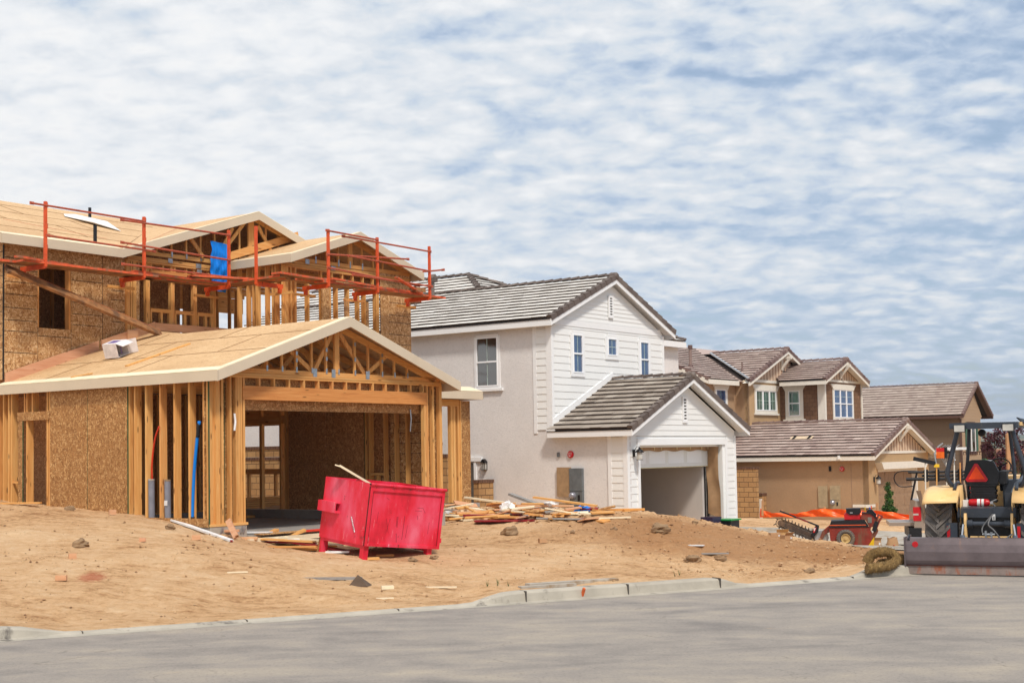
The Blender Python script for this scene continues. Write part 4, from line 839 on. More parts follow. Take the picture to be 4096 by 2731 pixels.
for (a, c, lb) in (((-.95, 5.33, P), (2.35, 5.33, P-.01), 'outer plank of the left scaffold run'), ((-1.4, 5.62, P), (2.6, 5.62, P), 'inner plank of the left scaffold run'),
    ((1.75, 5.36, P+.045), (4.25, 5.34, P), 'outer plank passing in front of the triple window opening'), ((1.8, 5.66, P), (4.5, 5.66, P), 'inner plank behind the triple window rail'),
    ((3.3, 5.3, P+.09), (4.9, 4.7, P+.09), 'short plank bridging the corner below the blue plastic'), ((4.52, 5.7, P+.03), (4.52, 3.6, P+.05), 'plank along the side of the front gable block'), ((4.80, 5.9, P+.03), (4.80, 3.7, P+.03), 'inner plank along the side of the front gable block'),
    ((4.3, 3.64, P+.10), (6.0, 3.60, P+.06), 'plank around the left corner of the front gable'), ((5.1, 3.9, P+.06), (7.0, 3.9, P+.02), 'inner plank at the left of the front gable'),
    ((5.6, 3.60, P+.02), (8.0, 3.60, P), 'outer plank in the middle of the front gable'), ((6.9, 3.62, P+.05), (9.0, 3.62, P+.04), 'upper plank overlapping near the middle of the front gable'),
    ((7.3, 3.60, P), (9.95, 3.60, P-.01), 'outer plank at the right end of the front gable'), ((7.2, 3.90, P), (9.9, 3.90, P), 'inner plank at the right end of the front gable'), ((9.75, 4.2, P-.05), (9.75, 5.6, P-.05), 'plank along the far right side')):
    plank(a, c, 'weathered orange edged scaffold '+lb)
plank((-1.2, 5.05, P+.03), (1.1, 5.75, P+.06), 'loose thin scaffold plank laid askew on the left run', .12)
plank((5.8, 3.38, P+.09), (7.3, 3.5, P+.06), 'loose thin plank with a pale top at the front gable', .09)
a_, c_ = Vector((-1.05, 5.6, PZ-.12)), Vector((2.5, 5.3, 4.06)); plank(c_, a_, 'long orange edged plank sloping down from the scaffold to the garage roof', .24, (.35, -.75, .75), .06)
mb = MB(Mx); mb.beam((7.9, 3.3, PZ+.33), (8.9, 3.35, PZ+.02), .09, .03); topobj('broken_board', mb, M['plankedge'], 'short broken board leaning on the rail at the right of the front gable', 'board')
mb = MB(Mx); mb.box(8.62, 9.0, 3.3, 3.5, PZ+.06, PZ+.16); topobj('wood_block', mb, M['plank'], 'wood block lying on the right end of the scaffold', 'block')
# far scaffold rails behind the house
for z in (4.85, 5.05-.1*8): mb = None
for i, (y, z) in enumerate(((17.0, 4.7), (17.1, 4.25))):
    mb = MB(Mx); mb.tube([(1.5, y, z), (9.5, y, z+.05)], .022, 6); o = mb.build('guard_rail', M['orange']); tag(o, ('upper' if i == 0 else 'lower')+' orange rail seen through the rear studs of the framed house', 'guard rail', 'orange guard rails of the scaffold')
# conduits in the garage wall
def bent(nm, pts, r, mat, label, cat, n=8):
    mb = MB(Mx)
    P = [Vector(p) for p in pts]; o = []
    for i in range(len(P)-1):
        p0, p1, p2, p3 = P[max(i-1, 0)], P[i], P[i+1], P[min(i+2, len(P)-1)]
        for k in range(6):
            t = k/6; o.append(.5*((2*p1)+(-p0+p2)*t+(2*p0-5*p1+4*p2-p3)*t*t+(-p0+3*p1-3*p2+p3)*t**3))
    o.append(P[-1]); mb.tube(o, r, n); return topobj(nm, mb, mat, label, cat, smooth=True)
bent('hose', [(-.78, 1.58, 1.0), (-.80, 1.57, 1.2), (-.83, 1.5, 1.5), (-.86, 1.4, 1.75), (-.88, 1.27, 1.95)], .016, simple('orange_red_hose', (214, 58, 26), .45), 'thin red hose curving up out of a grey pipe in the garage wall', 'hose')
bent('pipe_sleeve', [(-.80, .48, .22), (-.80, .49, .4), (-.80, .46, .9), (-.80, .42, 1.3), (-.80, .36, 1.7), (-.80, .30, 2.02)], .028, M['tarp'], 'blue wrapped pipe rising through the open garage wall studs', 'pipe')
bent('pipe_end', [(-.80, .49, .19), (-.80, .485, .36)], .036, M['dark'], 'black foot of the blue wrapped pipe', 'pipe'); bent('pipe_end', [(-.80, .345, 1.74), (-.80, .315, 1.98)], .034, M['dark'], 'black band near the top of the blue wrapped pipe', 'pipe')
for y, h, lb in ((1.60, .99, 'left of two stout grey pipes in the garage wall, with the red hose in it'), (1.16, .98, 'right of two stout grey pipes in the garage wall, with a white sticker')):
    mb = MB(Mx); mb.cyl((-.78, y, .15), (-.78, y+.01, h), .055, 14); mb.m = 1; mb.cyl((-.78, y+.01, h), (-.78, y+.01, h+.03), .06, 10)
    if y < 1.3: mb.m = 2; mb.box(-.84, -.833, y-.05, y+.03, .55, .64)
    topobj('grey_pipe', mb, [simple('grey_pvc', (132, 134, 146), .45), M['conc'], M['tarpw']], lb, 'pipe')
mb = MB(Mx); mb.hexa([(-.55, .05, .18), (-.5, .05, .18), (-.35, .62, .18), (-.4, .62, .18), (-.55, .12, .45), (-.5, .12, .45), (-.35, .6, .45), (-.4, .6, .45)]); topobj('drywall_offcut', mb, M['whitebox'], 'pale panel offcut standing behind the garage wall studs', 'panel')

# ------------------------------------------------------------------ finished houses: helpers
M['lipshade'] = tiles('shaded_tile_edge', (88, 76, 70), (70, 60, 56), (104, 92, 84))  # dark course lines: gap shadow and dark mortar put into the edge colour
MF = Matrix.Identity(4)
def MSide(x0): return Matrix(((0, 1, 0, x0), (-1, 0, 0, 0), (0, 0, 1, 0), (0, 0, 0, 1)))
def onF(x, y, z): return Matrix.Translation((x, y, z))
def onS(x, y, z): return Matrix.Translation((x, y, z)) @ Matrix(((0, 1, 0, 0), (-1, 0, 0, 0), (0, 0, 1, 0), (0, 0, 0, 1)))
def window(par, T, w_, h, pane='glassb', trim='whitet', tw=.10, mull=(), rail=True, mun=1, sill=.0, flare=0., split=.5, hmun=False, drape=False):
    """T: matrix with origin at the lower left of the sash, x along the wall, y into the wall"""
    mb = MB(T); P = .03
    top = tw*1.15 if not flare else tw*2.0
    mb.box(-tw, 0, -P, .0, -tw, h+tw*.3); mb.box(w_, w_+tw, -P, 0, -tw, h+tw*.3); mb.box(0, w_, -P, 0, -tw, 0)
    if flare: mb.prism([(-tw, h), (w_+tw, h), (w_+tw+.02, h+.05), (w_+tw+flare, h+top), (-tw-flare, h+top), (-tw-.02, h+.05)], 'y', -P-.03, 0)
    else: mb.box(0, w_, -P, 0, h, h+top); 
    wi = mb.build('window', M[trim], par)
    mb = MB(T); f = .035; mb.box(0, f, -P-.012, 0, 0, h); mb.box(w_-f, w_, -P-.012, 0, 0, h); mb.box(f, w_-f, -P-.012, 0, 0, f); mb.box(f, w_-f, -P-.012, 0, h-f, h)
    for mx_ in mull: mb.box(mx_-.045, mx_+.045, -P-.014, 0, f, h-f)
    if rail: mb.box(f, w_-f, -P-.016, 0, h*split-.022, h*split+.022)
    mb.build('window_frame', M['vinyl'], wi)
    xs = [f]+[x for m__ in mull for x in (m__-.045, m__+.045)]+[w_-f]
    mb = MB(T)
    for i in range(0, len(xs), 2):
        mb.add([(xs[i], -.008, f), (xs[i+1], -.008, f), (xs[i+1], -.008, h-f), (xs[i], -.008, h-f)])
    mb.build('pane', M[pane], wi)
    if mun or hmun:
        mb = MB(T)
        for i in range(0, len(xs), 2):
            if mun: xm = (xs[i]+xs[i+1])/2; mb.box(xm-.008, xm+.008, -.014, -.009, f, h-f)
            if hmun: mb.box(xs[i], xs[i+1], -.013, -.0095, h*hmun-.007, h*hmun+.007)
        mb.build('muntin', simple('pale_green_muntin', (196, 214, 206), .4), wi)
    if drape:
        mb = MB(T)
        for x in np.arange(.1, w_-.08, .11): mb.tube([(x, -.0125+.004, f), (x+.02*math.sin(x*30), -.0125+.004, h*.3), (x+.03, -.0125+.004, h-f)], [.002, .002, .002], 4)
    if sill: 
        mb = MB(T); mb.box(-tw-sill, w_+tw+sill, -P-.045, 0, -tw-.07, -tw+.01); mb.build('sill', M[trim], wi)
    return wi
def caps_along(par, a, c, n, mat, r=.085, seg=.33, up=(0, 0, 1), nm='ridge_cap'):
    a, c = Vector(a), Vector(c); L_ = (c-a).length; d = (c-a).normalized(); k = max(1, int(L_/seg)); up = Vector(up); s_ = d.cross(up).normalized(); up = s_.cross(d).normalized()
    mb = MB()
    for i in range(k):
        p0 = a+d*(L_*i/k); p1 = a+d*(L_*(i+1)/k+.03); t_ = random.random(); R0, R1 = [], []
        for j in range(7):
            th = math.pi*j/6; R0.append(p0+s_*math.cos(th)*r*1.25+up*(math.sin(th)*r+.035-.02)); R1.append(p1+s_*math.cos(th)*r*1.1+up*(math.sin(th)*r*.85-.02+.015))
        for j in range(6): mb.add([R0[j], R0[j+1], R1[j+1], R1[j]], tone=t_)
        mb.add(R0[::-1], tone=t_*.5)
    return mb.build(nm, mat, par)
def rake_caps(par, a, c, out, mat, seg=.33, h=.17, w_=.11, nm='rake_tile'):
    a, c, out = Vector(a), Vector(c), Vector(out).normalized(); L_ = (c-a).length; d = (c-a).normalized(); k = max(1, round(L_/seg)); mb = MB()
    s_ = out; up = d.cross(s_); up = up if up.z > 0 else -up
    for i in range(k):
        p0 = a+d*(L_*i/k-.015); p1 = a+d*(L_*(i+1)/k-.01); t_ = random.random(); j0, j1 = .055+random.uniform(-.004, .004), .03
        q = [p0-up*(h-.06)+s_*.055, p0+s_*.055+up*j0, p0-s_*w_+up*j0, p0-s_*w_-up*.02]; r_ = [p1-up*(h-.06)+s_*.045, p1+s_*.045+up*j1, p1-s_*w_+up*j1, p1-s_*w_-up*.02]
        for m1 in range(3): mb.add([q[m1], r_[m1], r_[m1+1], q[m1+1]], tone=t_)
        mb.add(q, tone=t_*.4); mb.add([q[0], q[3], r_[3], r_[0]], tone=t_)
    return mb.build(nm, mat, par)
def gable_roof(par, x0, x1, y0, y1, z, rise, mat, capm, fas=.19, trim='whitet', gauge=.345, s1=None, s1r=None, tile=.33, rakes=True, nm='roof', sunder=True):
    """ridge along y; eaves at x0 and x1 (top of fascia at z); open gable at y0. s1(t): how far back the left slope runs at up-slope distance t"""
    xm = (x0+x1)/2; hw = xm-x0; L_ = math.hypot(hw, rise); rows = int(math.ceil(L_/gauge)); g = L_/rows; th = .048
    ul = Vector((hw, 0, rise))/L_; ur = Vector((-hw, 0, rise))/L_; nL = Vector((-rise, 0, hw))/L_; nR = Vector((rise, 0, hw))/L_
    f1 = s1 or (lambda t: y1-y0); f1r = s1r or (lambda t: y1-y0)
    mb = MB(); mb.courses((x0-.03, y0, z+.03), (0, 1, 0), ul, nL, g, rows, lambda t: 0, f1, th, tile, .005); rf = mb.build(nm, [mat, M['lipshade']], par)
    mb = MB(); mb.courses((x1+.03, y0, z+.03), (0, 1, 0), ur, nR, g, rows, lambda t: 0, f1r, th, tile, .005); mb.build(nm, [mat, M['lipshade']], par)
    mb = MB()
    for sg, u, n, f, xx in ((-1, ul, nL, f1, x0), (1, ur, nR, f1r, x1)):
        A0 = Vector((xx, y0+.02, z+.012)); T_ = u*(L_); mb.add([A0, A0+Vector((0, f(0)-.02, 0)), A0+T_+Vector((0, f(L_)-.02, 0)), A0+T_] if sg > 0 else [A0+T_, A0+T_+Vector((0, f(L_)-.02, 0)), A0+Vector((0, f(0)-.02, 0)), A0])
        mb.add([p-n*.03 for p in ([A0, A0+Vector((0, f(0)-.02, 0)), A0+T_+Vector((0, f(L_)-.02, 0)), A0+T_])])
    mb.build('roof_underlay', M['underl'], par)
    if rakes:
        rake_caps(par, (x0-.03, y0, z+.05), (xm, y0, z+rise+.05), (0, -1, 0), capm, seg=g); rake_caps(par, (x1+.03, y0, z+.05), (xm, y0, z+rise+.05), (0, -1, 0), capm, seg=g)
        fboard((x0-.02, y0-.03, z), (xm, y0-.03, z+rise), fas, (0, 1, 0), 'bargeboard', par, M[trim], .03); fboard((xm, y0-.03, z+rise), (x1+.02, y0-.03, z), fas, (0, 1, 0), 'bargeboard', par, M[trim], .03)
    fboard((x0-.022, y0-.028, z), (x0-.022, y0+f1(0), z), fas, (1, 0, 0), 'fascia_board', par, M[trim]); fboard((x1+.022, y0, z), (x1+.022, y0+f1r(0), z), fas, (-1, 0, 0), 'fascia_board', par, M[trim])
    fboard((x0-.028, y0-.01, z+.012), (x0-.028, y0+f1(0), z+.012), .03, (-1, 0, 0), 'drip_edge', par, M['dark'], .012)
    caps_along(par, (xm, y0+.0, z+rise+.05), (xm, y0+f1(L_)-.05, z+rise+.05), 0, capm)
    mb = MB(); mb.lathe((xm, y0-.04, z+rise+.035), [(0, -.05), (.07, -.045), (.11, 0), (.12, .2)], 10, 'y'); mb.build('ridge_end_cap', capm, par)
    mb = MB(); mb.add([(x0, y0, z-fas+.01), (x0+.35, y0, z-fas+.01), (x0+.35, y0+f1(0), z-fas+.01), (x0, y0+f1(0), z-fas+.01)]); mb.build('soffit', M[trim], par)
    mb = MB()
    for xx, u in ((x0, ul), (x1, ur)): a = Vector((xx, y0+.003, z-.075)); mb.add([a, a+u*L_, a+u*L_+Vector((0, .35, 0)), a+Vector((0, .35, 0))])
    mb.build('soffit', M[trim], par)
    return rf
def siding(par, x0, x1, z0, z1, T, mat='white', g=.205, top=None, nm='siding'):
    mb = MB(T); rows = int(math.ceil((z1-z0)/g)); 
    mb.courses((0, 0, z0), (1, 0, 0), (0, 0, 1), (0, -1, 0), g, rows, (lambda t: x0) if top is None else (lambda t: top(z0+t)[0]), (lambda t: x1) if top is None else (lambda t: top(z0+t)[1]), .016, 0, 0, z1-z0)
    return mb.build(nm, M[mat], par)
def lantern(par, T, kind=0):
    mb = MB(T)
    if kind == 0:
        mb.box(-.05, .05, -.03, 0, .02, .22); mb.tube([(0, -.03, .16), (0, -.10, .30), (0, -.18, .30), (0, -.19, .24)], .009, 6); mb.lathe((0, -.19, .0), [(.0, .30), (.025, .27), (.03, .24), (.09, .20), (.125, .15), (.12, .14), (0, .14)], 14); o = mb.build('wall_lantern', M['blackmetal'], par)
        mb = MB(T); mb.lathe((0, -.19, 0), [(.075, .14), (.085, .0), (.085, -.05)], 14); mb.build('lamp_glass', M['lampglass'], o)
        mb = MB(T); mb.lathe((0, -.19, 0), [(0, -.051), (.09, -.051), (.09, -.065), (0, -.065)], 14); mb.build('lamp_base', M['blackmetal'], o)
    else:
        mb = MB(T); mb.prism([(-.09, .2), (.09, .2), (.05, .27), (.0, .31), (-.05, .27)], 'y', -.13, 0)
        for x in (-.075, -.005, .065): mb.box(x, x+.01, -.12, -.11, 0, .2)
        mb.box(-.075, .075, -.12, 0, -.015, .0); mb.box(-.075, -.065, -.02, 0, 0, .2); mb.box(.065, .075, -.02, 0, 0, .2); o = mb.build('wall_lantern', M['blackmetal'], par)
        mb = MB(T); mb.box(-.06, .06, -.105, -.01, 0, .195); mb.build('lamp_glass', M['lampglass'], o)
def text_obj(s_, size, par, T, mat, nm='lettering'):
    cu = bpy.data.curves.new(nm, 'FONT'); cu.body = s_; cu.size = size; cu.align_x = 'CENTER'; cu.align_y = 'CENTER'; cu.extrude = .001
    o = bpy.data.objects.new(nm, cu); COL.objects.link(o); dg = bpy.context.evaluated_depsgraph_get(); me = bpy.data.meshes.new_from_object(o.evaluated_get(dg)); bpy.data.objects.remove(o)
    me.transform(T @ Matrix(((1, 0, 0, 0), (0, 0, -1, 0), (0, 1, 0, 0), (0, 0, 0, 1)))); me.materials.clear(); me.materials.append(mat)
    o = bpy.data.objects.new(nm, me); COL.objects.link(o); o.parent = par; return o
def bell(par, T, r=.10):
    mb = MB(T); mb.lathe((0, -.05, 0), [(0, -.012), (r*.5, -.010), (r*.92, 0), (r, .012), (r, .05)], 24, 'y'); o = mb.build('alarm_bell', M['red'], par)
    text_obj('FIRE ALARM', r*.30, o, T @ Matrix.Translation((0, -.066, r*.42)), M['white']); text_obj('CALL 911', r*.34, o, T @ Matrix.Translation((0, -.066, -r*.05))
        , M['white']); text_obj('1871', r*.42, o, T @ Matrix.Translation((0, -.066, -r*.5)), M['white'])
def meter(par, T, mat, w_=.42, h=1.09):
    mb = MB(T); mb.box(0, w_, -.11, 0, h*.42, h); mb.box(.0, w_*.52, -.10, 0, 0, h*.415); mb.box(w_*.53, w_, -.10, 0, 0, h*.415); o = mb.build('meter_box', M[mat], par)
    mb = MB(T); mb.lathe((w_*.26, -.10, h*.30), [(0, -.12), (.06, -.115), (.085, -.09), (.085, -.03), (.10, -.03), (.10, 0)], 18, 'y'); mb.build('meter_dial', simple('meter_glass', (160, 160, 170), .25, .3), o)
    mb = MB(T); mb.box(w_*.66, w_*.82, -.112, -.101, h*.17, h*.32); mb.build('latch_plate', M['dark'], o)
def vent(par, T, w_=.17, h=.58, mat='whitet'):
    mb = MB(T); mb.box(-w_/2-.06, -w_/2, -.04, 0, -.06, h+.06); mb.box(w_/2, w_/2+.06, -.04, 0, -.06, h+.06); mb.box(-w_/2, w_/2, -.04, 0, -.06, 0); mb.box(-w_/2, w_/2, -.04, 0, h, h+.06); o = mb.build('gable_vent', M[mat], par)
    mb = MB(T)
    for k in range(7): z = h*k/7; mb.hexa([(-w_/2, -.035, z), (w_/2, -.035, z), (w_/2, -.005, z+h/14), (-w_/2, -.005, z+h/14), (-w_/2, -.035, z+.012), (w_/2, -.035, z+.012), (w_/2, -.005, z+h/14+.012), (-w_/2, -.005, z+h/14+.012)])
    mb.build('louvre', M[mat], o); mb = MB(T); mb.add([(-w_/2, -.018, 0), (w_/2, -.018, 0), (w_/2, -.018, h), (-w_/2, -.018, h)]); mb.build('vent_recess', simple('shadow_gap_grey', (96, 92, 88)), o)
def pipe(par, x, y, z, h, r, mat, cap=True):
    mb = MB(); mb.cyl((x, y, z-.25), (x, y, z+h), r, 12); 
    mb.lathe((x, y, z), [(r*2.2, -.12), (r*1.3, .06), (r, .08)], 12)
    if cap: mb.box(x-r*2.2, x+r*2.2, y-r*1.8, y+r*1.8, z+h-.02, z+h+.10); mb.prism([(x-r*2.6, z+h+.1), (x+r*2.6, z+h+.1), (x, z+h+.24)], 'y', y-r*2, y+r*2)
    mb.build('vent_pipe', mat, par)

# ------------------------------------------------------------------ white house
H2 = thing('white_house', 'finished white and grey two storey house with open garage and grey tile roof', 'house', O2, AH)
# walls
def wbox(nm, mat, par, *b): return part(nm, M[mat] if isinstance(mat, str) else mat, par, *b)
for bx in ((-6.335, -6.15, .0, 2.5, -.9, 2.64), (-6.335, -6.15, 2.5, 17.0, -.9, 5.82), (-6.15, .0, 2.5, 2.7, 2.5, 5.8)): wbox('wall', 'stuccog', H2, bx)
mb = MB(); mb.prism([(-6.3, 5.7), (.0, 5.7), (.0, 5.95), (-3.1, 7.3), (-6.3, 5.95)], 'y', 2.5, 2.62); mb.build('wall', M['white'], H2)
wbox('wall', 'white', H2, (-6.15, -5.62, .02, .16, -.6, 2.62), (-.80, 0, .02, .16, -.6, 2.62), (-5.62, -.8, .02, .16, 2.36, 2.62)); mb = MB(); mb.prism([(-6.3, 2.6), (0.02, 2.6), (0.02, 2.78), (-3.12, 4.17), (-6.3, 2.78)], 'y', .02, .12); mb.build('wall', M['white'], H2)
wbox('wall', 'stuccog', H2, (-.14, .0, .16, 2.5, -.6, 2.64)); wbox('wall', 'stuccog', H2, (-.14, .0, 2.5, 4.3, -.6, 5.8), (-.14, 4.1, 4.25, 4.4, -.5, 5.8), (4.0, 4.14, 4.4, 17, -.5, 5.8), (-6.2, 4.1, 16.8, 17, -.5, 5.8))
def xl(z): h = (7.15-z)*.0
# gable siding
def gtop(z): e = 0 if z < 5.93 else (z-5.93)/.4257; return (-6.25+e, -.06-e)
siding(H2, 0, 0, 2.72, 5.86, onF(0, 2.48, 0), top=lambda z: (-6.25, -.08)); siding(H2, 0, 0, 6.06, 7.24, onF(0, 2.49, 0), g=.125, top=gtop)
wbox('belly_band', 'whitet', H2, (-6.15, -.18, 2.455, 2.49, 5.86, 6.05))
wbox('corner_board', 'whitet', H2, (-6.36, -6.24, 2.45, 2.50, 2.75, 5.80), (-6.36, -6.335, 2.5, 2.64, 2.75, 5.80)); wbox('corner_board', 'whitet', H2, (-.10, .02, 2.45, 2.5, 4.0, 5.86)); wbox('corner_board', 'whitet', H2, (-6.36, -6.335, 2.98, 3.10, 2.75, 5.8))
siding(H2, -3.0, -2.62, 2.85, 5.74, onS(-6.345, 0, 0), g=.205, nm='side_siding')
# garage front
siding(H2, -6.25, -5.83, .0, 2.62, onF(0, .012, 0), g=.205); siding(H2, -.58, -.02, .0, 2.62, onF(0, .012, 0), g=.205)
siding(H2, 0, 0, 2.62, 4.14, onF(0, .012, 0), g=.16, top=lambda z: (-6.25+max(0, z-2.76)/.4438, -.0-max(0, z-2.76)/.4438))
wbox('garage_trim', 'whitet', H2, (-5.83, -.52, -.03, .02, 2.36, 2.54)); wbox('garage_trim', 'whitet', H2, (-5.83, -5.73, -.03, .16, -.3, 2.36)); wbox('garage_trim', 'whitet', H2, (-.68, -.55, -.03, .16, -.12, 2.36))
wbox('corner_board', 'whitet', H2, (-6.37, -6.25, -.02, .02, -.4, 2.62), (-6.37, -6.345, .02, .12, -.4, 2.62), (-6.37, -6.345, .50, .62, -.4, 2.62)); siding(H2, -.5, -.12, -.3, 2.6, onS(-6.35, 0, 0), nm='side_siding'); wbox('corner_board', 'whitet', H2, (-.07, .03, -.02, .02, .0, 2.62))
wbox('foundation', 'conc', H2, (-.75, .02, -.0, .2, -.6, .0)); 
# jamb return, interior, door
wbox('garage_jamb', 'white', H2, (-.80, -.68, .16, .62, -.3, 2.36)); wbox('garage_jamb', 'white', H2, (-5.75, -5.62, .16, .62, -.3, 2.36)); wbox('garage_jamb', 'white', H2, (-5.62, -.8, .16, .5, 2.3, 2.38))
wbox('garage_interior', 'drywall', H2, (-1.02, -.9, .62, 7.0, -.3, 2.6), (-6.1, -6.0, .62, 7.0, -.3, 2.6), (-6.0, -1.0, 6.9, 7.0, -.3, 2.6), (-6.1, -.9, .6, 7, 2.6, 2.7), (-6.0, -.9, .3, 7, -.3, -.22))
mb = MB(); mb.box(-5.62, -.86, .50, .545, 1.72, 2.34); gd = mb.build('garage_door', M['white'], H2)
mb = MB(); [mb.box(x, x+.9, .492, .50, 1.83, 2.20) for x in (-5.45, -4.35, -3.25, -2.15)]; mb.build('door_panel', M['vinyl'], gd); wbox('door_seal', 'tapey', H2, (-5.62, -.86, .49, .55, 1.70, 1.72))
wbox('door_track', 'blackmetal', H2, (-.86, -.83, .5, .56, -.2, 2.3))
RG = gable_roof(H2, -6.58, .36, -.30, 2.48, 2.80, 1.54, M['tileg2'], M['caps'], .185)
RM = gable_roof(H2, -6.60, .40, 2.28, 9.0, 5.99, 1.49, M['tileg'], M['caps'], .195, s1=lambda t: 14.7, s1r=lambda t: 2.0)
# rear hipped block behind: left slope carries on upward, hip faces front
hwid, rise = 5.4, 5.4*.427; xm = -1.2; L_ = math.hypot(hwid, rise); g = L_/16
ul = Vector((hwid, 0, rise))/L_; nL = Vector((-rise, 0, hwid))/L_; uf = Vector((0, hwid, rise))/L_; nF = Vector((0, -rise, hwid))/L_
mb = MB(); mb.courses((-6.60, 9.2, 6.03), (0, 1, 0), ul, nL, g, 16, lambda t: (t/L_*hwid)-5.2 if t/L_*hwid > 3.4 else 99, lambda t: 8.0, .045, .33, .005); mb.build('roof', [M['tileg'], M['lipshade']], H2)
mb = MB(); mb.courses((-6.6, 4.0, 6.02), (1, 0, 0), uf, nF, g, 16, lambda t: max(t/L_*hwid, 6.9-t/L_*hwid*0), lambda t: 10.8-t/L_*hwid, .045, .33, .005); mb.courses((-6.6, 4.0, 6.02), (1, 0, 0), uf, nF, g, 16, lambda t: t/L_*hwid if t/L_*hwid > 3.2 else 99, lambda t: 6.9, .045, .33, .005); mb.build('roof', [M['tileg'], M['lipshade']], H2)
caps_along(H2, (-2.9, 7.7, 7.63), (xm, 9.4, 8.36), 0, M['caps']); caps_along(H2, (xm, 9.4, 8.36), (xm, 17, 8.36), 0, M['caps']); caps_along(H2, (4.2, 4.0, 6.05), (xm, 9.4, 8.36), 0, M['caps'])
fboard((.42, 3.98, 5.99), (4.22, 3.98, 5.99), .2, (0, 1, 0), 'fascia_board', H2, M['whitet'])
mb = MB(); mb.prism([(6.0, 8.3)], 'x', 0, 1) if 0 else (mb.add([(xm, 9.4, 8.3), (xm, 17, 8.3), (4.2, 17, 6), (4.2, 4.0, 6)]), mb.add([(-6.6, 4, 6.0), (4.2, 4, 6.0), (xm, 9.4, 8.3)]), mb.add([(-4.0, 6.6, 7.08), (xm, 9.4, 8.28), (xm, 17, 8.28), (-4.0, 17, 7.08)])); mb.build('roof', M['tileg'], H2)
pipe(H2, -3.55, 9.1, 7.35, .55, .06, M['caps']); pipe(H2, -4.2, 9.3, 7.05, .30, .035, M['caps'], False)
wbox('flashing', 'whitet', H2, (-6.62, -6.3, 2.2, 2.5, 2.80, 2.86)); mb = MB(); mb.hexa([(-6.35, 2.44, 2.95), (-3.1, 2.44, 4.42), (-3.1, 2.475, 4.42), (-6.35, 2.475, 2.95), (-6.35, 2.44, 3.15), (-3.1, 2.44, 4.60), (-3.1, 2.475, 4.60), (-6.35, 2.475, 3.15)]); mb.build('flashing', M['whitet'], H2)
window(H2, onF(-5.26, 2.465, 4.51), .52, 1.13, 'glassb', tw=.11); window(H2, onF(-3.37, 2.465, 5.10), .52, .53, 'glassb', tw=.12, rail=False, hmun=.5); window(H2, onF(-1.48, 2.465, 4.50), .53, 1.13, 'glassb', tw=.11)
window(H2, onS(-6.335, 5.16, 4.17), .80, 1.45, 'glassd', tw=.07, sill=.10)
vent(H2, onF(-3.14, 2.465, 6.30), .14, .56); vent(H2, onF(-3.12, .0, 3.06), .16, .64)
wbox('shutter', 'blackmetal', H2, (.55, .95, 4.22, 4.25, 4.1, 5.43)); lantern(H2, onF(-6.02, -.005, 2.02)); lantern(H2, onS(-6.335, 4.9, 1.74), 1)
mb = MB(); mb.box(-6.42, -6.335, 1.86, 2.30, .96, 1.78); mb.build('service_panel', M['tanbox'], H2); wbox('service_panel', 'tanbox', H2, (-6.40, -6.335, 1.86, 2.26, .66, .78)); meter(H2, onS(-6.335, 1.86, .66), 'greybox'); bell(H2, onS(-6.335, 1.86, 2.14)); wbox('junction_box', 'greybox', H2, (-6.38, -6.335, 2.24, 2.31, 2.07, 2.2))
wbox('side_door', simple('grey_door', (92, 88, 84), .6), H2, (-6.36, -6.33, 5.3, 6.2, -.2, 1.93)); wbox('door_trim', 'whitet', H2, (-6.40, -6.33, 5.0, 6.4, 1.98, 2.10)); wbox('door_trim', 'whitet', H2, (-6.38, -6.33, 5.22, 5.3, -.2, 1.98))
# masking paper on the garage opening
Mx2 = Matrix.Translation(O2) @ Matrix.Rotation(AH, 4, 'Z')
mb = MB(Mx2); mb.grid(lambda u, v: (-.875-.02*math.sin(u*5+v*4)-.01*math.sin(v*17), .10+.42*u+.03*math.sin(v*6), 2.30-2.05*v+.10*u*math.sin(v*3)-(.12 if v > .95 else 0)*(1-u)), 10, 24)
topobj('masking_paper', mb, M['paper'], 'brown masking paper hanging down the right jamb of the white garage', 'paper', smooth=True)
mb = MB(Mx2); mb.grid(lambda u, v: (-5.6+4.75*u, .46-.02*math.sin(u*23), 2.33-.14*v+.02*math.sin(u*31)*v), 60, 3); mb.m = 1
for x in (-4.9, -4.2, -3.8, -2.9, -2.1, -1.4, -1.0): mb.box(x, x+.025, .40, .41, 2.22, 2.36)
topobj('masking_paper', mb, [M['paper'], M['tapey']], 'strip of brown masking paper taped along the top of the white garage opening', 'paper')
# block walls beside the white house
def block_wall(nm, O, x0, x1, y0, y1, z0, z1, label, cap=True, steps=None):
    w_ = thing(nm, label, 'wall', O, AH); mb = MB(); mb.box(x0, x1, y0, y1, z0, z1); mb.build('blockwork', M['block'], w_)
    if cap: mb = MB(); mb.box(x0-.02, x1+.02, y0-.02, y1+.02, z1, z1+.09); mb.build('coping', M['blockcap'], w_)
block_wall('block_wall', O2, -8.0, -7.8, 5.0, 22, -.6, 2.12, 'long tan block wall between the framed house and the white house')
block_wall('block_wall', O2, -8.01, -7.79, 5.35, 22, 2.215, 2.46, 'upper stepped course of the long tan block wall')
block_wall('block_wall', O2, -7.1, -6.42, 4.55, 4.75, -.5, 1.36, 'short low tan block wall in front of the grey side door')
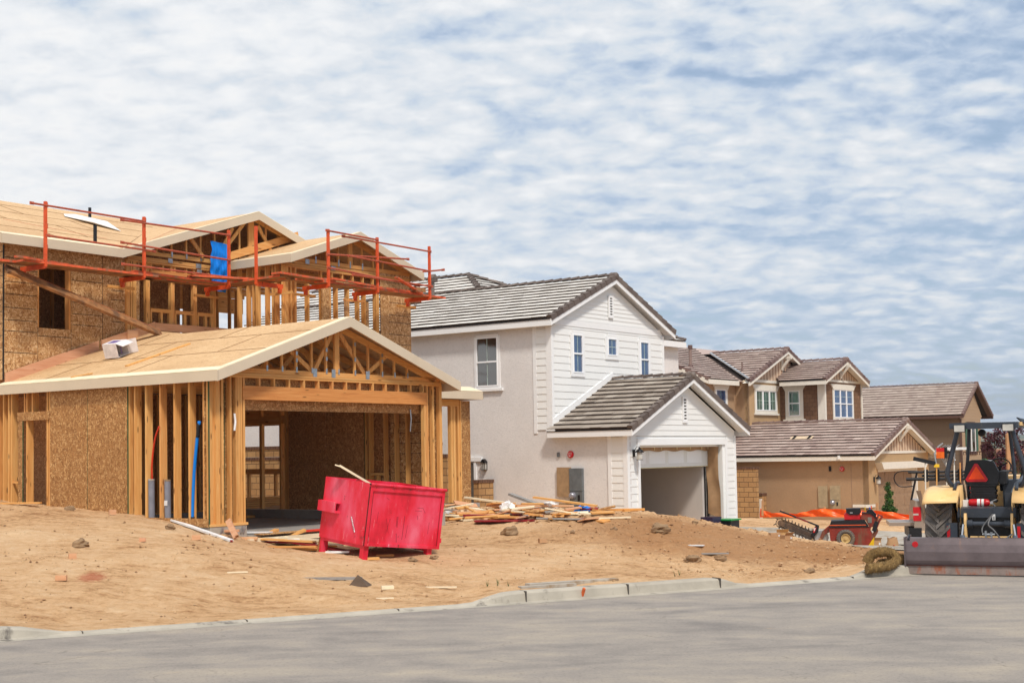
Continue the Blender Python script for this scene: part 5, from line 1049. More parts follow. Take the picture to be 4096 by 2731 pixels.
# ------------------------------------------------------------------ tan house
H3 = thing('tan_house', 'finished tan stucco two storey house with rose brown tile roof and closed garage', 'house', O3, AH)
M['shake'] = bricks('brown_shake_wall', (140, 108, 84), (126, 96, 74), (92, 68, 54), .24, .19, .007); M['batten'] = simple('beige_batten_board', (206, 182, 156), .8, 0, .05)
M['bat'] = simple('pinkish_batten', (176, 142, 122)); M['cream'] = simple('cream_trim', (226, 220, 208), .6, 0, .03)
wbox('wall', 'stuccot', H3, (0, .2, .02, 14, -1.5, 2.02)); wbox('wall', 'stuccob', H3, (.0, .95, -.0, .25, -1.5, 2.3), (5.4, 6.6, 0, .25, -1.5, 2.3), (.95, 5.4, 0, .25, 1.55, 2.3)) if 0 else None
for bx in ((.0, .90, -.01, .25, -1.5, 2.28), (5.12, 6.6, -.01, .25, -1.5, 2.28), (.90, 5.12, -.01, .25, 1.62, 2.28)): wbox('wall', 'stuccob', H3, bx)
mb = MB(); mb.prism([(.1, 2.2), (6.5, 2.2), (3.3, 3.5)], 'y', .0, .1); mb.build('wall', M['batten'], H3)
mb = MB(); [mb.box(x-.02, x+.02, -.025, .0, 2.34, 2.3+(min(x, 6.6-x))*.40) for x in np.arange(.9, 5.9, .30)]; split_build(mb, 'batten', M['bat'], H3)
wbox('belly_band', 'cream', H3, (.55, 6.3, -.04, .0, 2.24, 2.34))
wbox('garage_door', simple('taupe_garage_door', (164, 134, 106), .6), H3, (.9, 5.12, .16, .2, -1.5, 1.62)); mb = MB()
for r_ in range(5):
    for c_ in range(4): x = 1.0+c_*1.03; z = -.98+r_*.53; mb.box(x, x+.92, .148, .16, z, z+.40)
mb.build('door_panel', simple('taupe_panel', (158, 128, 100), .6), H3)
wbox('door_trim', 'cream', H3, (4.98, 5.14, -.05, .2, -1.4, 1.62), (.9, 4.98, -.02, .2, 1.52, 1.62)); mb = MB(); mb.prism([(.82, 1.63), (5.55, 1.63), (5.85, 1.90), (.62, 1.90)], 'y', -.30, -.01); mb.build('door_hood', M['cream'], H3)
gable_roof(H3, -.32, 6.92, -.36, 6.2, 2.19, 1.38, M['tiler'], M['capsr'], .19, 'cream', s1=lambda t: 9.0 if t < .6 else 7.0)
def corbel(x, y, z, par=H3):
    mb = MB(); mb.box(x-.06, x+.06, y-.52, y-.05, z-.14, z); mb.beam((x, y-.42, z-.12), (x, y-.06, z-.52), .10, .10); mb.box(x-.06, x+.06, y-.09, y-.02, z-.62, z-.1); mb.build('gable_bracket', M['cream'], par)
corbel(3.3, 0, 3.36)
wbox('wall', 'stuccot', H3, (.35, 2.9, 7.2, 7.4, 1.8, 5.55), (2.86, 3.0, 6.6, 7.4, 1.8, 5.5), (.35, .5, 7.4, 15, 0, 5.5)); wbox('wall', 'stuccob', H3, (2.86, 6.1, 6.6, 6.75, 2.5, 5.5)); mb = MB(); mb.prism([(2.5, 5.45), (9.5, 5.45), (6.4, 6.75)], 'y', 6.6, 6.7); mb.build('wall', M['batten'], H3)
mb = MB(); [mb.box(x-.02, x+.02, 6.575, 6.6, 5.56, 5.5+(min(x-2.5, 10.1-x))*.36) for x in np.arange(3.6, 8.0, .30)]; split_build(mb, 'batten', M['bat'], H3); wbox('belly_band', 'cream', H3, (2.7, 6.0, 6.555, 6.6, 5.46, 5.58))
wbox('shake_wall', 'shake', H3, (6.1, 6.2, 4.5, 6.6, 2.3, 5.45), (6.1, 10.3, 4.45, 4.5, 2.3, 5.5)); mb = MB(); mb.prism([(6.0, 5.45), (10.4, 5.45), (8.1, 6.3)], 'y', 4.46, 4.56); mb.build('wall', M['batten'], H3); wbox('wall', 'stuccot', H3, (10.2, 10.3, 4.5, 14, 1, 5.5))
mb = MB(); [mb.box(x-.02, x+.02, 4.44, 4.46, 5.58, 5.45+(min(x-6.0, 10.4-x))*.40) for x in np.arange(6.7, 9.7, .28)]; split_build(mb, 'batten', M['bat'], H3)
wbox('belly_band', 'cream', H3, (6.2, 10.2, 4.41, 4.46, 5.48, 5.58)); wbox('corner_board', 'cream', H3, (6.05, 6.2, 4.40, 4.45, 2.3, 5.45)); wbox('corner_board', 'cream', H3, (6.05, 6.10, 4.45, 4.75, 2.3, 5.4)); wbox('corner_board', 'cream', H3, (10.22, 10.34, 4.40, 4.46, 2.3, 5.5))
window(H3, onF(7.08, 4.44, 3.88), 2.1, 1.27, 'glassb', 'cream', .12, (.70, 1.40), sill=.08, flare=.25, split=.5, mun=0, hmun=.75)
window(H3, onF(3.62, 6.59, 4.22), 1.98, .88, 'glassg', 'cream', .13, (.66, 1.32), rail=False, sill=.08, flare=.22, mun=1, hmun=.5)
window(H3, onS(6.1, 6.18, 3.98), .55, 1.14, 'glassg', 'cream', .16, sill=.10, flare=.20, mun=0); window(H3, onF(1.05, 7.19, 4.15), .90, .95, 'glassb', 'cream', .14, rail=False, flare=.2, sill=0, hmun=.5)
# upper roofs: front block, middle gable, main
def s1a(t): return 2.45
gable_roof(H3, 5.42, 10.34, 4.08, 9, 5.52, .97, M['tiler'], M['capsr'], .2, 'cream', s1=lambda t: 2.2+t*.75, s1r=lambda t: 5, gauge=.33); corbel(7.88, 4.45, 6.30)
gable_roof(H3, 2.40, 10.2, 6.25, 12, 5.45, 1.56, M['tiler'], M['capsr'], .2, 'cream', s1=lambda t: .05+t*.93, s1r=lambda t: 5, gauge=.33); corbel(6.3, 6.6, 6.72)
g = .33; hw, rs = 5.0, 2.0; LL_ = math.hypot(hw, rs); uf = Vector((0, hw, rs))/LL_; nF = Vector((0, -rs, hw))/LL_
mb = MB(); mb.courses((-.25, 6.80, 5.50), (1, 0, 0), uf, nF, g, 16, lambda t: 0, lambda t: 2.7+t*.93*1.0, .045, .33, .005); mb.build('roof', [M['tiler'], M['lipshade']], H3)
mb = MB(); mb.add([(-.25, 6.82, 5.47), (10.2, 6.82, 5.47), (10.2, 11.8, 7.47), (-.25, 11.8, 7.47)]); mb.add([(-.25, 11.8, 7.47), (10.2, 11.8, 7.47), (10.2, 16.8, 5.47), (-.25, 16.8, 5.47)]); mb.build('roof_underlay', M['tiler'], H3)
rake_caps(H3, (-.25, 6.80, 5.53), (-.25, 11.8, 7.53), (-1, 0, 0), M['capsr']); fboard((-.30, 6.8, 5.48), (-.30, 11.8, 7.48), .2, (1, 0, 0), 'bargeboard', H3, M['cream'], .03); caps_along(H3, (-.2, 11.8, 7.52), (6.5, 11.8, 7.52), 0, M['capsr']); fboard((-.3, 6.77, 5.48), (2.45, 6.77, 5.48), .2, (0, 1, 0), 'fascia_board', H3, M['cream'])
mb = MB(); mb.tube([(2.45, 6.3, 5.56), (5.9, 10.0, 7.05)], .05, 6); mb.build('valley_flashing', M['metal'], H3)
mb = MB(); mb.prism([(6.8, 5.4), (16.8, 5.4), (11.8, 7.4)], 'x', -.05, .05) if 0 else mb.add([(.36, 7.4, 5.4), (.36, 16, 5.4), (.36, 11.8, 7.3)]); mb.build('wall', M['stuccot'], H3)
pipe(H3, .9, 8.3, 6.15, .85, .07, M['capsr'], False); pipe(H3, 3.6, 7.2, 5.98, .40, .035, M['capsr'], False)
mb = MB(); mb.cyl((.9, 8.3, 6.9), (.9, 8.3, 7.06), .10, 12); mb.build('vent_cap', M['capsr'], H3)
# lower link roof, attic vents, wall fixtures
mb = MB(); [mb.tube([(1.0+.3*k, 6.5, 3.15+.12*k), (1.25+.3*k, 6.3, 3.25+.12*k)], .06, 8) for k in range(4)]; mb.build('ridge_cap', M['capsr'], H3)
mb = MB(); nn = Vector((-1.38, 0, 3.62)).normalized(); e_ = Vector((3.62, 0, 1.38)).normalized()
def rp(t, y, o): p = Vector((-.32, y, 2.22))+e_*t+nn*o; return p
mb.add([rp(1.75, 3.95, .06), rp(1.75, 2.95, .06), rp(2.05, 2.95, .07), rp(2.05, 3.95, .07)]); ov = mb.build('roof_vent', simple('cream_vent_tile', (214, 190, 160)), H3)
mb = MB(); [mb.add([rp(1.76, y+.12, .075), rp(1.76, y, .075), rp(2.04, y, .085), rp(2.04, y+.12, .085)]) for y in (3.72, 3.05)]; mb.build('vent_slot', M['underl'], ov)
lantern(H3, onF(.46, -.01, 1.12)); mb = MB(); mb.box(-.05, 0, 1.74, 2.13, .12, .99); mb.build('service_panel', M['khaki'], H3); meter(H3, onS(0, 1.60, .06), 'khaki', .40, .94); bell(H3, onS(0, 1.10, 1.67), .10); wbox('junction_box', 'blackmetal', H3, (-.04, 0, 1.56, 1.65, 1.58, 1.78)); wbox('stucco_joint', 'capsr', H3, (-.004, 0, .725, .735, .2, 2.0))
mb = MB(Matrix.Identity(4)); mb.box(-.42, -.33, 1.02, 1.10, 2.06, 2.20); mb.build('eave_sensor', M['white'], H3); wbox('foundation_trim', 'cream', H3, (-.45, .45, -.05, -.02, .16, .27)); wbox('foundation_trim', 'cream', H3, (-.06, -.01, -.05, .68, .16, .27))
# block walls by the tan house
block_wall('block_wall', O3, -1.62, -1.42, 4.05, 12, -1.2, 1.71, 'tall tan block wall beside the right corner of the white house'); block_wall('block_wall', O3, -.42, -.02, 4.42, 4.62, -1.2, .62, 'low tan block pier with a brown cap against the tan house')
g_ = thing('gate_post', 'white gate post between the two tan block walls', 'post', loc(O3, -1.36, 4.05, 0), AH); mb = MB(); mb.box(0, .12, -.05, .05, -1, .52); mb.build('post_body', M['cream'], g_)
# ------------------------------------------------------------------ brown clad house behind
O4 = Vector((30.32, 95.0, 2.06))
H4 = thing('brown_house', 'dark brown clad two storey house with buff tile roof at the right', 'house', O4, AH)
M['lap'] = simple('brown_lap_siding', (104, 88, 72), .75, 0, .03); M['lap2'] = simple('beige_lap_siding', (164, 140, 114), .75, 0, .03); M['dbrown'] = simple('dark_brown_trim', (84, 60, 52), .6)
wbox('wall', 'lap', H4, (0, .2, .1, 14, -5, 2.0), (0, 4.2, .05, .3, -5, 2.0)); siding(H4, -14, -.05, -4.5, 2.0, onS(-.01, 0, 0), 'lap', .22)
siding(H4, .05, 4.2, -4.5, 4.3, onF(0, .03, 0), 'lap2', .22, top=lambda z: (0 if z < 2 else (z-2)*1.15, 4.25 if z < 2 else 4.7-(z-2)*1.0)); mb = MB(); mb.prism([(.1, 2), (4.2, 2), (2.5, 4.1)], 'y', .05, .2); mb.build('wall', M['lap2'], H4)
gable_roof(H4, -.62, 5.7, -.4, 11, 2.15, 2.2, M['tileh4'], M['capsr'], .2, 'dbrown', gauge=.33)
window(H4, onF(1.28, .02, -.35), 1.75, 1.95, 'glassd', 'dbrown', .1, (.9,), rail=False, mun=0, sill=.05)
for x in (.95, 3.15): wbox('shutter', simple('green_shutter', (60, 100, 84)), H4, (x, x+.34, -.04, .02, -.3, 1.65))
wbox('downpipe', 'dbrown', H4, (-.12, .02, -.08, .02, -4, 1.9)); wbox('wall', 'lap2', H4, (4.2, 4.35, .1, 10, -5, 2.0))
mb = MB(); mb.hexa([(4.2, -1.2, -1.6), (6.4, -1.2, -2.4), (6.4, 4, -2.4), (4.2, 4, -1.6), (4.2, -1.2, -1.3), (6.4, -1.2, -2.1), (6.4, 4, -2.1), (4.2, 4, -1.3)]); mb.build('side_roof', M['tileh4'], H4)
mb = MB(); mb.hexa([(4.3, -.6, .05), (5.6, -.6, -.85), (5.6, 3, -.85), (4.3, 3, .05), (4.3, -.6, .35), (5.6, -.6, -.6), (5.6, 3, -.6), (4.3, 3, .35)]); mb.build('side_gable', M['dbrown'], H4)
wbox('roof_vent', simple('cream_vent_tile', (214, 190, 160)), H4, (.9, 1.1, 2.6, 3.6, 2.86, 2.9))

# ------------------------------------------------------------------ dumpster
DM = Matrix.Translation((-2.50, 23.1, .47)) @ Matrix.Rotation(R(42), 4, 'Z') @ Matrix.Rotation(R(5.0), 4, 'X') @ Matrix.Rotation(R(5.3), 4, 'Y')
def topE(nm, Mw, label, cat, group=None):
    o = thing(nm, label, cat, (0, 0, 0), 0, group); o.matrix_world = Mw; return o
D = topE('dumpster', DM, 'dented bright red steel dumpster on short legs tilted on the dirt before the open garage', 'dumpster')
m_, t, b = newmat('red_dumpster_paint'); v = coords(t)
n1 = nz(t, coords(t, (1, 1, .45)), 1.6, 6, .6); col = ramp(t, n1, [(.36, lin((184, 16, 40))), (.48, lin((222, 30, 58))), (.60, lin((226, 66, 94))), (.72, lin((232, 104, 128)))])
sc_ = nz(t, coords(t, (9, 9, .8), (0, .12, 0)), 2.2, 5, .7); col = mixc(t, ramp(t, sc_, [(.63, (0, 0, 0)), (.70, (.8, .8, .8))]), col, lin((236, 168, 176)))
rs_ = nz(t, coords(t, (6, 6, 2.4)), 2.0, 7, .75); col = mixc(t, ramp(t, rs_, [(.62, (0, 0, 0)), (.66, (.9, .9, .9))]), col, lin((92, 44, 36)))
t.links.new(col, b.inputs['Base Color']); b.inputs['Roughness'].default_value = .5; bump(t, b, nz(t, v, 2.4, 5, .6), .25, .03); M['dred'] = m_
M['rust'] = simple('dark_rusty_edge', (74, 40, 36), .8, .2, .2, 12)
DW_, D_, LZ, HZ = 1.58, 1.30, .17, 1.20
mb = MB(); th = .012
mb.box(0, DW_, 0, th, LZ, HZ); mb.box(0, th, th, D_, LZ, HZ); mb.box(DW_-th, DW_, th, D_, LZ, HZ+.0); mb.box(th, DW_-th, D_-th, D_, LZ, HZ); mb.box(th, DW_-th, th, D_-th, LZ, LZ+th); mb.build('bin_body', M['dred'], D)
mb = MB()
for x in (.0, DW_-.05): mb.box(x, x+.05, -.028, 0, LZ, HZ-.04)
mb.box(.05, DW_-.05, -.026, 0, LZ, LZ+.05); mb.box(.05, DW_-.05, -.026, 0, HZ-.12, HZ-.04); mb.build('edge_frame', M['dred'], D)
mb = MB(); n_ = 7
for i in range(n_): a = -.02+(DW_+.04)*i/n_; mb.cyl((a+.004, -.03, HZ-.015), (a+(DW_+.04)/n_-.004, -.03, HZ-.015), .026 if i % 2 == 0 else .021, 10)
mb.build('hinge_rod', M['dred'], D); mb = MB(); mb.cyl((-.03, -.03, HZ-.015), (DW_+.035, -.03, HZ-.015), .017, 8); mb.build('hinge_pin', M['rust'], D)
mb = MB(); mb.box(-.004, 0, -.01, .012, LZ, HZ-.05); mb.box(DW_-.075, DW_-.068, -.029, -.027, LZ+.05, HZ-.15); mb.box(.052, .058, -.029, -.0255, LZ+.05, HZ-.13); mb.build('rust_seam', M['rust'], D)
for (x, y) in ((.02, .02), (DW_-.22, .02), (.02, D_-.12), (DW_-.22, D_-.12)):
    mb = MB(); mb.box(x, x+.10, y, y+.10, -.12, LZ); mb.build('leg', M['dred'], D)
mb = MB(); mb.box(.02, .12, .12, D_-.12, LZ-.05, LZ); mb.box(DW_-.22, DW_-.12, .12, D_-.12, LZ-.05, LZ); mb.build('skid_rail', M['dred'], D)
for x, s_ in ((0, -1), (DW_, 1)):
    mb = MB(); mb.box(x, x+s_*.10, .78, 1.30, .62, .66) ; mb.box(x, x+s_*.10, .78, 1.30, .78, .80); mb.box(x+s_*.09, x+s_*.10, .78, 1.30, .66, .78); mb.build('fork_pocket', M['dred'], D)
mb = MB(); pts_ = [Vector((-.012, .42-.008*k, .60-.0135*k)) for k in range(18)]
for i, p in enumerate(pts_): mb.lathe(p, [(.010, -.004), (.013, 0), (.010, .004)], 6, 'x' if i % 2 else 'y')
mb.build('chain', M['metal'], D)
mb = MB(); mb.box(-.02, .0, .02, .10, .32, .42); mb.box(DW_, DW_+.025, -.03, .05, .28, .36); mb.build('latch', M['dred'], D)
mb = MB()   # scratches and paint wear with shapes of their own
def scr(x, z, x2, z2, w_=.008): mb.beam((x, -.0012, z), (x2, -.0012, z2), w_, .002, (0, 1, 0))
for a in ((.98, .80, 1.13, .80), (1.03, .85, 1.15, .85), (1.15, .85, 1.21, .77), (1.05, .72, 1.06, .65), (.40, .64, .47, .40), (.48, .64, .42, .40), (.62, .68, .62, .52), (.64, .68, .64, .50), (.78, .70, .77, .30), (.86, .55, .84, .33), (.64, .40, .66, .25), (1.32, .62, 1.31, .42), (.36, .98, .42, .95), (.22, .74, .21, .55)): scr(*a, w_=.007 if a[0] in (.62, .64, .78) else .004)
mb.build('scratch_mark', simple('faded_scratch', (120, 34, 44)), D)
Mw = MB(DM); Mw.hexa([(.10, .88, 1.22), (.16, .80, 1.22), (.75, .25, .95), (.69, .33, .95), (.10, .88, 1.25), (.16, .80, 1.25), (.75, .25, .98), (.69, .33, .98)]); 
Mw = MB(DM); Mw.beam((-.14, .74, 1.42), (.62, .30, 1.02), .13, .035); Mw.beam((-.20, .79, 1.425), (-.10, .72, 1.40), .06, .02)
tag(Mw.build('splintered_board', M['starter']), 'splintered pale board sticking up out of the red dumpster', 'board')
mb = MB(); p = gp(1278, 2205); mb.M = Matrix.Translation(p) @ Matrix.Rotation(R(12), 4, 'Y'); mb.box(-.05, .05, 0, .03, -.05, .42); tag(mb.build('panel_offcut', M['osbin']), 'upright plywood offcut leaning behind the left leg of the red dumpster', 'board')

# ------------------------------------------------------------------ tractor
TM = Matrix.Translation((8.19, 24.3, 0)) @ Matrix.Rotation(R(-24), 4, 'Z')
T = topE('tractor', TM, 'yellow and grey tractor seen from behind, steel box blade down on the road', 'tractor')
M['ty'] = simple('tractor_yellow', (238, 196, 134), .45, 0, .06, 4, dirt=((222, 178, 112), 3, .6)); M['tg'] = simple('dark_grey_machine_paint', (58, 64, 74), .4, .1, .1, 5, dirt=((96, 88, 78), 5, .62)); M['tgl'] = simple('blue_grey_machine_paint', (112, 124, 140), .4, .1, .08, 4)
M['tyre'] = simple('dusty_tyre_rubber', (112, 106, 102), .85, 0, .2, 5, .4, dirt=((110, 98, 84), 4, .52)); M['chrome'] = simple('chrome', (210, 212, 216), .12, 1.0, .02)
M['steel'] = simple('worn_blade_steel', (112, 100, 102), .45, .3, .15, 2.5, .2, dirt=((140, 108, 90), 2.6, .58)); M['steellow'] = simple('scoured_rusty_steel', (150, 134, 126), .5, .4, .15, 5, .3, dirt=((152, 92, 66), 5, .52))
def part_(nm, mat, par, fn, smooth=False): mb = MB(); fn(mb); return mb.build(nm, M[mat] if isinstance(mat, str) else mat, par, smooth)
def tyre(par, x0, x1, y, z, r, lug=True, nm='wheel'):
    mb = MB(); w_ = x1-x0; mb.lathe((x0, y, z), [(r*.55, .04), (r*.80, 0), (r*.90, .02), (r*.92, w_*.12), (r*.925, w_*.5), (r*.92, w_*.88), (r*.90, w_-.02), (r*.80, w_), (r*.55, w_-.04)], 40, 'x')
    if lug:
        n_ = 20
        for k in range(n_):
            for sd_ in (0, 1):
                a0 = 2*math.pi*(k+sd_*.5)/n_; xa, xb = (x0+.01, x0+w_*.56) if sd_ == 0 else (x1-.01, x1-w_*.56); a1 = a0+.36; q = []
                for (xx, a, hh) in ((xa, a0, r*.88), (xb, a1, r*.90)):
                    for da in (-.055, .055):
                        for rr in (hh, r*1.0): q.append(Vector((xx, y+rr*math.cos(a+da), z+rr*math.sin(a+da))))
                mb.hexa([q[0], q[2], q[6], q[4], q[1], q[3], q[7], q[5]])
    wh = mb.build(nm, M['tyre'], par)
    mb = MB(); mb.lathe((x0, y, z), [(0, .10), (r*.2, .08), (r*.22, .14), (r*.5, .16), (r*.56, .03), (r*.585, .03)], 28, 'x'); mb.lathe((x1, y, z), [(0, -.1), (r*.5, -.12), (r*.58, -.02)], 28, 'x'); mb.build('rim', M['ty'], wh); return wh
tyre(T, -1.0, -.56, 0, .65, .65); tyre(T, .56, 1.0, 0, .65, .65); tyre(T, -.82, -.52, 2.1, .45, .45); tyre(T, .52, .82, 2.1, .45, .45)
for s_ in (-1, 1):
    def fen(mb, s_=s_):
        prof_ = [(-.78, 1.13), (-.73, 1.19), (-.58, 1.28), (-.34, 1.35), (.0, 1.39), (.35, 1.40), (.62, 1.22), (.72, 1.0)]; inn = [(-.74, .98), (-.64, 1.1), (-.45, 1.22), (0, 1.32), (.4, 1.25), (.6, 1.0)]
        for (ya, za), (yb, zb) in zip(prof_, prof_[1:]):
            xo = 1.0; mb.add([(s_*xo, ya, za-.015), (s_*xo, yb, zb-.015), (s_*.92, yb, zb), (s_*.92, ya, za)]); mb.add([(s_*.92, ya, za), (s_*.92, yb, zb), (s_*.44, yb, zb+.02), (s_*.44, ya, za+.02)])
            mb.add([(s_*.44, ya, za+.02), (s_*.44, yb, zb+.02), (s_*.44, yb, .75), (s_*.44, ya, .75)]) if ya > -.5 else mb.add([(s_*.44, ya, za+.02), (s_*.44, yb, zb+.02), (s_*.44, yb, zb-.18), (s_*.44, ya, za-.03)])
    f_ = part_('fender', 'ty', T, fen, True); md = f_.modifiers.new('s', 'SOLIDIFY'); md.thickness = .015
    part_('fender_guard', 'tg', T, lambda mb: mb.tube([(s_*.50, -.45, 1.36), (s_*.50, -.2, 1.46), (s_*.5, .2, 1.47), (s_*.5, .5, 1.38)], .03, 8))
def bez(P, n_=6):
    P = [Vector(p) for p in P]; o = []
    for i in range(len(P)-1):
        p0, p1, p2, p3 = P[max(i-1, 0)], P[i], P[i+1], P[min(i+2, len(P)-1)]
        for k in range(n_): t_ = k/n_; o.append(.5*((2*p1)+(-p0+p2)*t_+(2*p0-5*p1+4*p2-p3)*t_*t_+(-p0+3*p1-3*p2+p3)*t_**3))
    return o+[P[-1]]
for s_ in (-1, 1):
    part_('canopy_post', 'tg', T, lambda mb: mb.tube(bez([(s_*.43, -.22, 2.42), (s_*.53, -.22, 2.05), (s_*.63, -.22, 1.68), (s_*.63, -.2, 1.52), (s_*.53, -.15, 1.38)]), .042, 8), True)
    part_('canopy_post', 'tg', T, lambda mb: mb.tube(bez([(s_*.34, .62, 2.40), (s_*.37, .62, 2.0), (s_*.40, .62, 1.6), (s_*.37, .58, 1.1)]), .03, 8), True)
part_('canopy', 'tg', T, lambda mb: (mb.box(-.56, .56, -.34, 1.05, 2.47, 2.50), mb.box(-.56, .56, -.38, -.34, 2.40, 2.50), mb.box(-.56, -.52, -.34, 1.05, 2.41, 2.47), mb.box(.52, .56, -.34, 1.05, 2.41, 2.47), mb.box(-.52, .52, .98, 1.05, 2.41, 2.47), mb.box(-.52, .52, -.2, -.15, 2.40, 2.44)))
part_('canopy_edge', 'ty', T, lambda mb: mb.box(.562, .60, -.1, .9, 2.44, 2.50)); part_('visor', 'dark', T, lambda mb: mb.hexa([(.57, .0, 2.5), (.60, .0, 2.5), (.80, 1.0, 2.36), (.77, 1.0, 2.36), (.50, .0, 2.58), (.53, .0, 2.58), (.82, 1.0, 2.48), (.79, 1.0, 2.48)]))
for x in (-.39, .40):
    o = part_('work_lamp', M['dark'], T, lambda mb: mb.box(x-.095, x+.095, -.43, -.36, 2.34, 2.47)); bev(o, .02, 3); o2 = part_('lamp_lens', M['lampglass'], o, lambda mb: mb.box(x-.085, x+.085, -.442, -.425, 2.35, 2.46)); bev(o2, .025, 3)
o = part_('front_lamp', M['dark'], T, lambda mb: mb.lathe((-.12, .55, 2.33), [(0, -.06), (.06, -.05), (.07, .04), (0, .06)], 14, 'y'))
o = part_('turn_signal', M['dark'], T, lambda mb: (mb.box(-.72, -.63, -.26, -.16, 1.90, 2.09), mb.box(-.63, -.52, -.23, -.2, 1.98, 2.02))); bev(o, .012, 2)
o2 = part_('amber_lens', simple('amber_lens', (240, 110, 20), .2), o, lambda mb: mb.box(-.80, -.67, -.31, -.26, 1.90, 2.01)); bev(o2, .02, 3); o2 = part_('red_lens', simple('red_lens', (200, 24, 28), .2), o, lambda mb: mb.box(-.80, -.67, -.31, -.26, 2.012, 2.08)); bev(o2, .02, 3)
# seat, triangle, steering
o = part_('seat', 'dark', T, lambda mb: mb.hexa([(-.36, .12, 1.42), (.14, .12, 1.42), (.14, .62, 1.40), (-.36, .62, 1.40), (-.34, .16, 1.50), (.12, .16, 1.50), (.12, .62, 1.50), (-.34, .62, 1.50)])); bev(o, .03, 3)
o = part_('seat_back', 'dark', T, lambda mb: mb.prism([(-.38, 1.44), (.16, 1.44), (.19, 1.62), (.10, 1.82), (-.04, 1.86), (-.26, 1.86), (-.36, 1.82), (-.40, 1.6)], 'y', .12, .24)); bev(o, .035, 3)
part_('arm_rest', 'dark', T, lambda mb: (mb.box(.17, .30, .2, .55, 1.44, 1.66),)); part_('seat_bellows', 'dark', T, lambda mb: [mb.box(-.32+.015*(k % 2), .12-.015*(k % 2), .15, .5, 1.12+.045*k, 1.16+.045*k) for k in range(7)])
tri = [(-.345, 1.48), (-.375, 1.52), (-.215, 1.795), (-.165, 1.795), (.0, 1.52), (-.03, 1.48)]; part_('warning_triangle', M['red'], T, lambda mb: mb.prism(tri, 'y', .095, .105))
part_('triangle_centre', simple('fluorescent_orange', (255, 78, 12), .5), T, lambda mb: mb.prism([(-.325, 1.525), (-.19, 1.755), (-.05, 1.525)], 'y', .088, .094))
part_('steering_wheel', 'dark', T, lambda mb: mb.tube([Vector((.13+.19*math.cos(a), .92+.12*math.sin(a), 1.72+.15*math.sin(a))) for a in [2*math.pi*k/24 for k in range(25)]], .014, 6), True); part_('steering_column', 'dark', T, lambda mb: (mb.tube([(.13, .92, 1.72), (.13, 1.15, 1.3)], .03, 8), mb.tube([(0, .86, 1.64), (.26, .98, 1.8)], .012, 5)))
part_('console', 'tg', T, lambda mb: (mb.box(.20, .50, .55, 1.3, 1.0, 1.5), mb.box(-.5, .5, -.15, 1.2, .8, 1.02), mb.box(.25, .45, .3, .55, 1.0, 1.28))); part_('side_panel', 'tgl', T, lambda mb: mb.prism([(.22, 1.04), (.98, 1.04), (.98, 1.74), (.62, 1.66), (.40, 1.44), (.30, 1.22)], 'y', .52, .58)); part_('hood', 'ty', T, lambda mb: mb.box(-.32, .38, 1.35, 2.7, .9, 1.55)); part_('control_lever', 'dark', T, lambda mb: (mb.tube([(.42, .8, 1.3), (.52, .85, 1.65)], .02, 6), mb.lathe((.52, .85, 1.68), [(0, .05), (.04, .02), (.04, -.02), (0, -.05)], 10)))
# extinguisher
o = part_('fire_extinguisher', M['red'], T, lambda mb: mb.lathe((-.33, .02, 1.12), [(0, 0), (.055, .01), (.065, .05), (.065, .30), (.05, .34), (.02, .36)], 18, 'x')); part_('extinguisher_label', M['tarpw'], o, lambda mb: (mb.lathe((-.33, .02, 1.12), [(.067, .15), (.067, .20)], 18, 'x'), mb.lathe((-.33, .02, 1.12), [(.067, .22), (.067, .26)], 18, 'x'))); part_('extinguisher_valve', M['metal'], o, lambda mb: (mb.box(.02, .08, 0, .04, 1.10, 1.14), mb.beam((.05, .02, 1.14), (.14, 0, 1.18), .02, .012), mb.beam((.05, .02, 1.12), (.12, -.01, 1.06), .02, .012)))
part_('bracket_plate', M['tarpw'], T, lambda mb: mb.box(-.42, -.33, 0, .06, 1.04, 1.17))
part_('rear_panel', 'tg', T, lambda mb: (mb.hexa([(-.48, -.34, .88), (.48, -.34, .88), (.48, -.2, .88), (-.48, -.2, .88), (-.48, -.34, 1.04), (.48, -.34, 1.04), (.48, -.18, 1.06), (-.48, -.18, 1.06)]), mb.box(.10, .47, -.36, -.34, .9, 1.05)))
part_('warning_label', M['tarpw'], T, lambda mb: mb.box(.09, .14, -.364, -.36, .80+.04, .94)); part_('label_mark', M['dark'], T, lambda mb: [mb.box(.10, .13, -.366, -.3645, z, z+.01) for z in (.85, .87, .89)])
part_('rear_housing', 'dark', T, lambda mb: mb.box(-.42, .42, -.3, .6, .45, .88)); part_('rock_shaft', 'tg', T, lambda mb: (mb.cyl((-.30, -.5, .78), (.40, -.5, .78), .045, 14), mb.cyl((-.36, -.5, .78), (-.22, -.5, .78), .07, 14), mb.cyl((.30, -.5, .78), (.44, -.5, .78), .07, 14)))
for s_, xc in ((-1, -.33), (1, .42)):
    part_('lift_arm', 'ty', T, lambda mb: mb.prism([(-.56, .2), (-.42, .2), (-.40, .85), (-.46, .96), (-.54, .96), (-.58, .85)], 'x', xc-.02, xc+.02)); part_('cylinder', 'tgl', T, lambda mb: mb.cyl((xc+s_*.07, -.60, .2), (xc+s_*.05, -.60, .60), .045, 12)); part_('piston_rod', 'chrome', T, lambda mb: mb.cyl((xc+s_*.055, -.60, .58), (xc+s_*.03, -.58, .78), .022, 10))
    xo = -.55 if s_ < 0 else .58; o = part_('lamp_housing', 'tg', T, lambda mb: mb.prism([(.2, .22), (.2, 0), (0, 0)], 'x', 0, .01) if 0 else mb.box(xo-.09, xo+.09, -.62, -.5, .20, .80)); bev(o, .02, 2); part_('reflector', M['red'], o, lambda mb: mb.box(xo-.075, xo-.025, -.627, -.62, .56, .75)); 
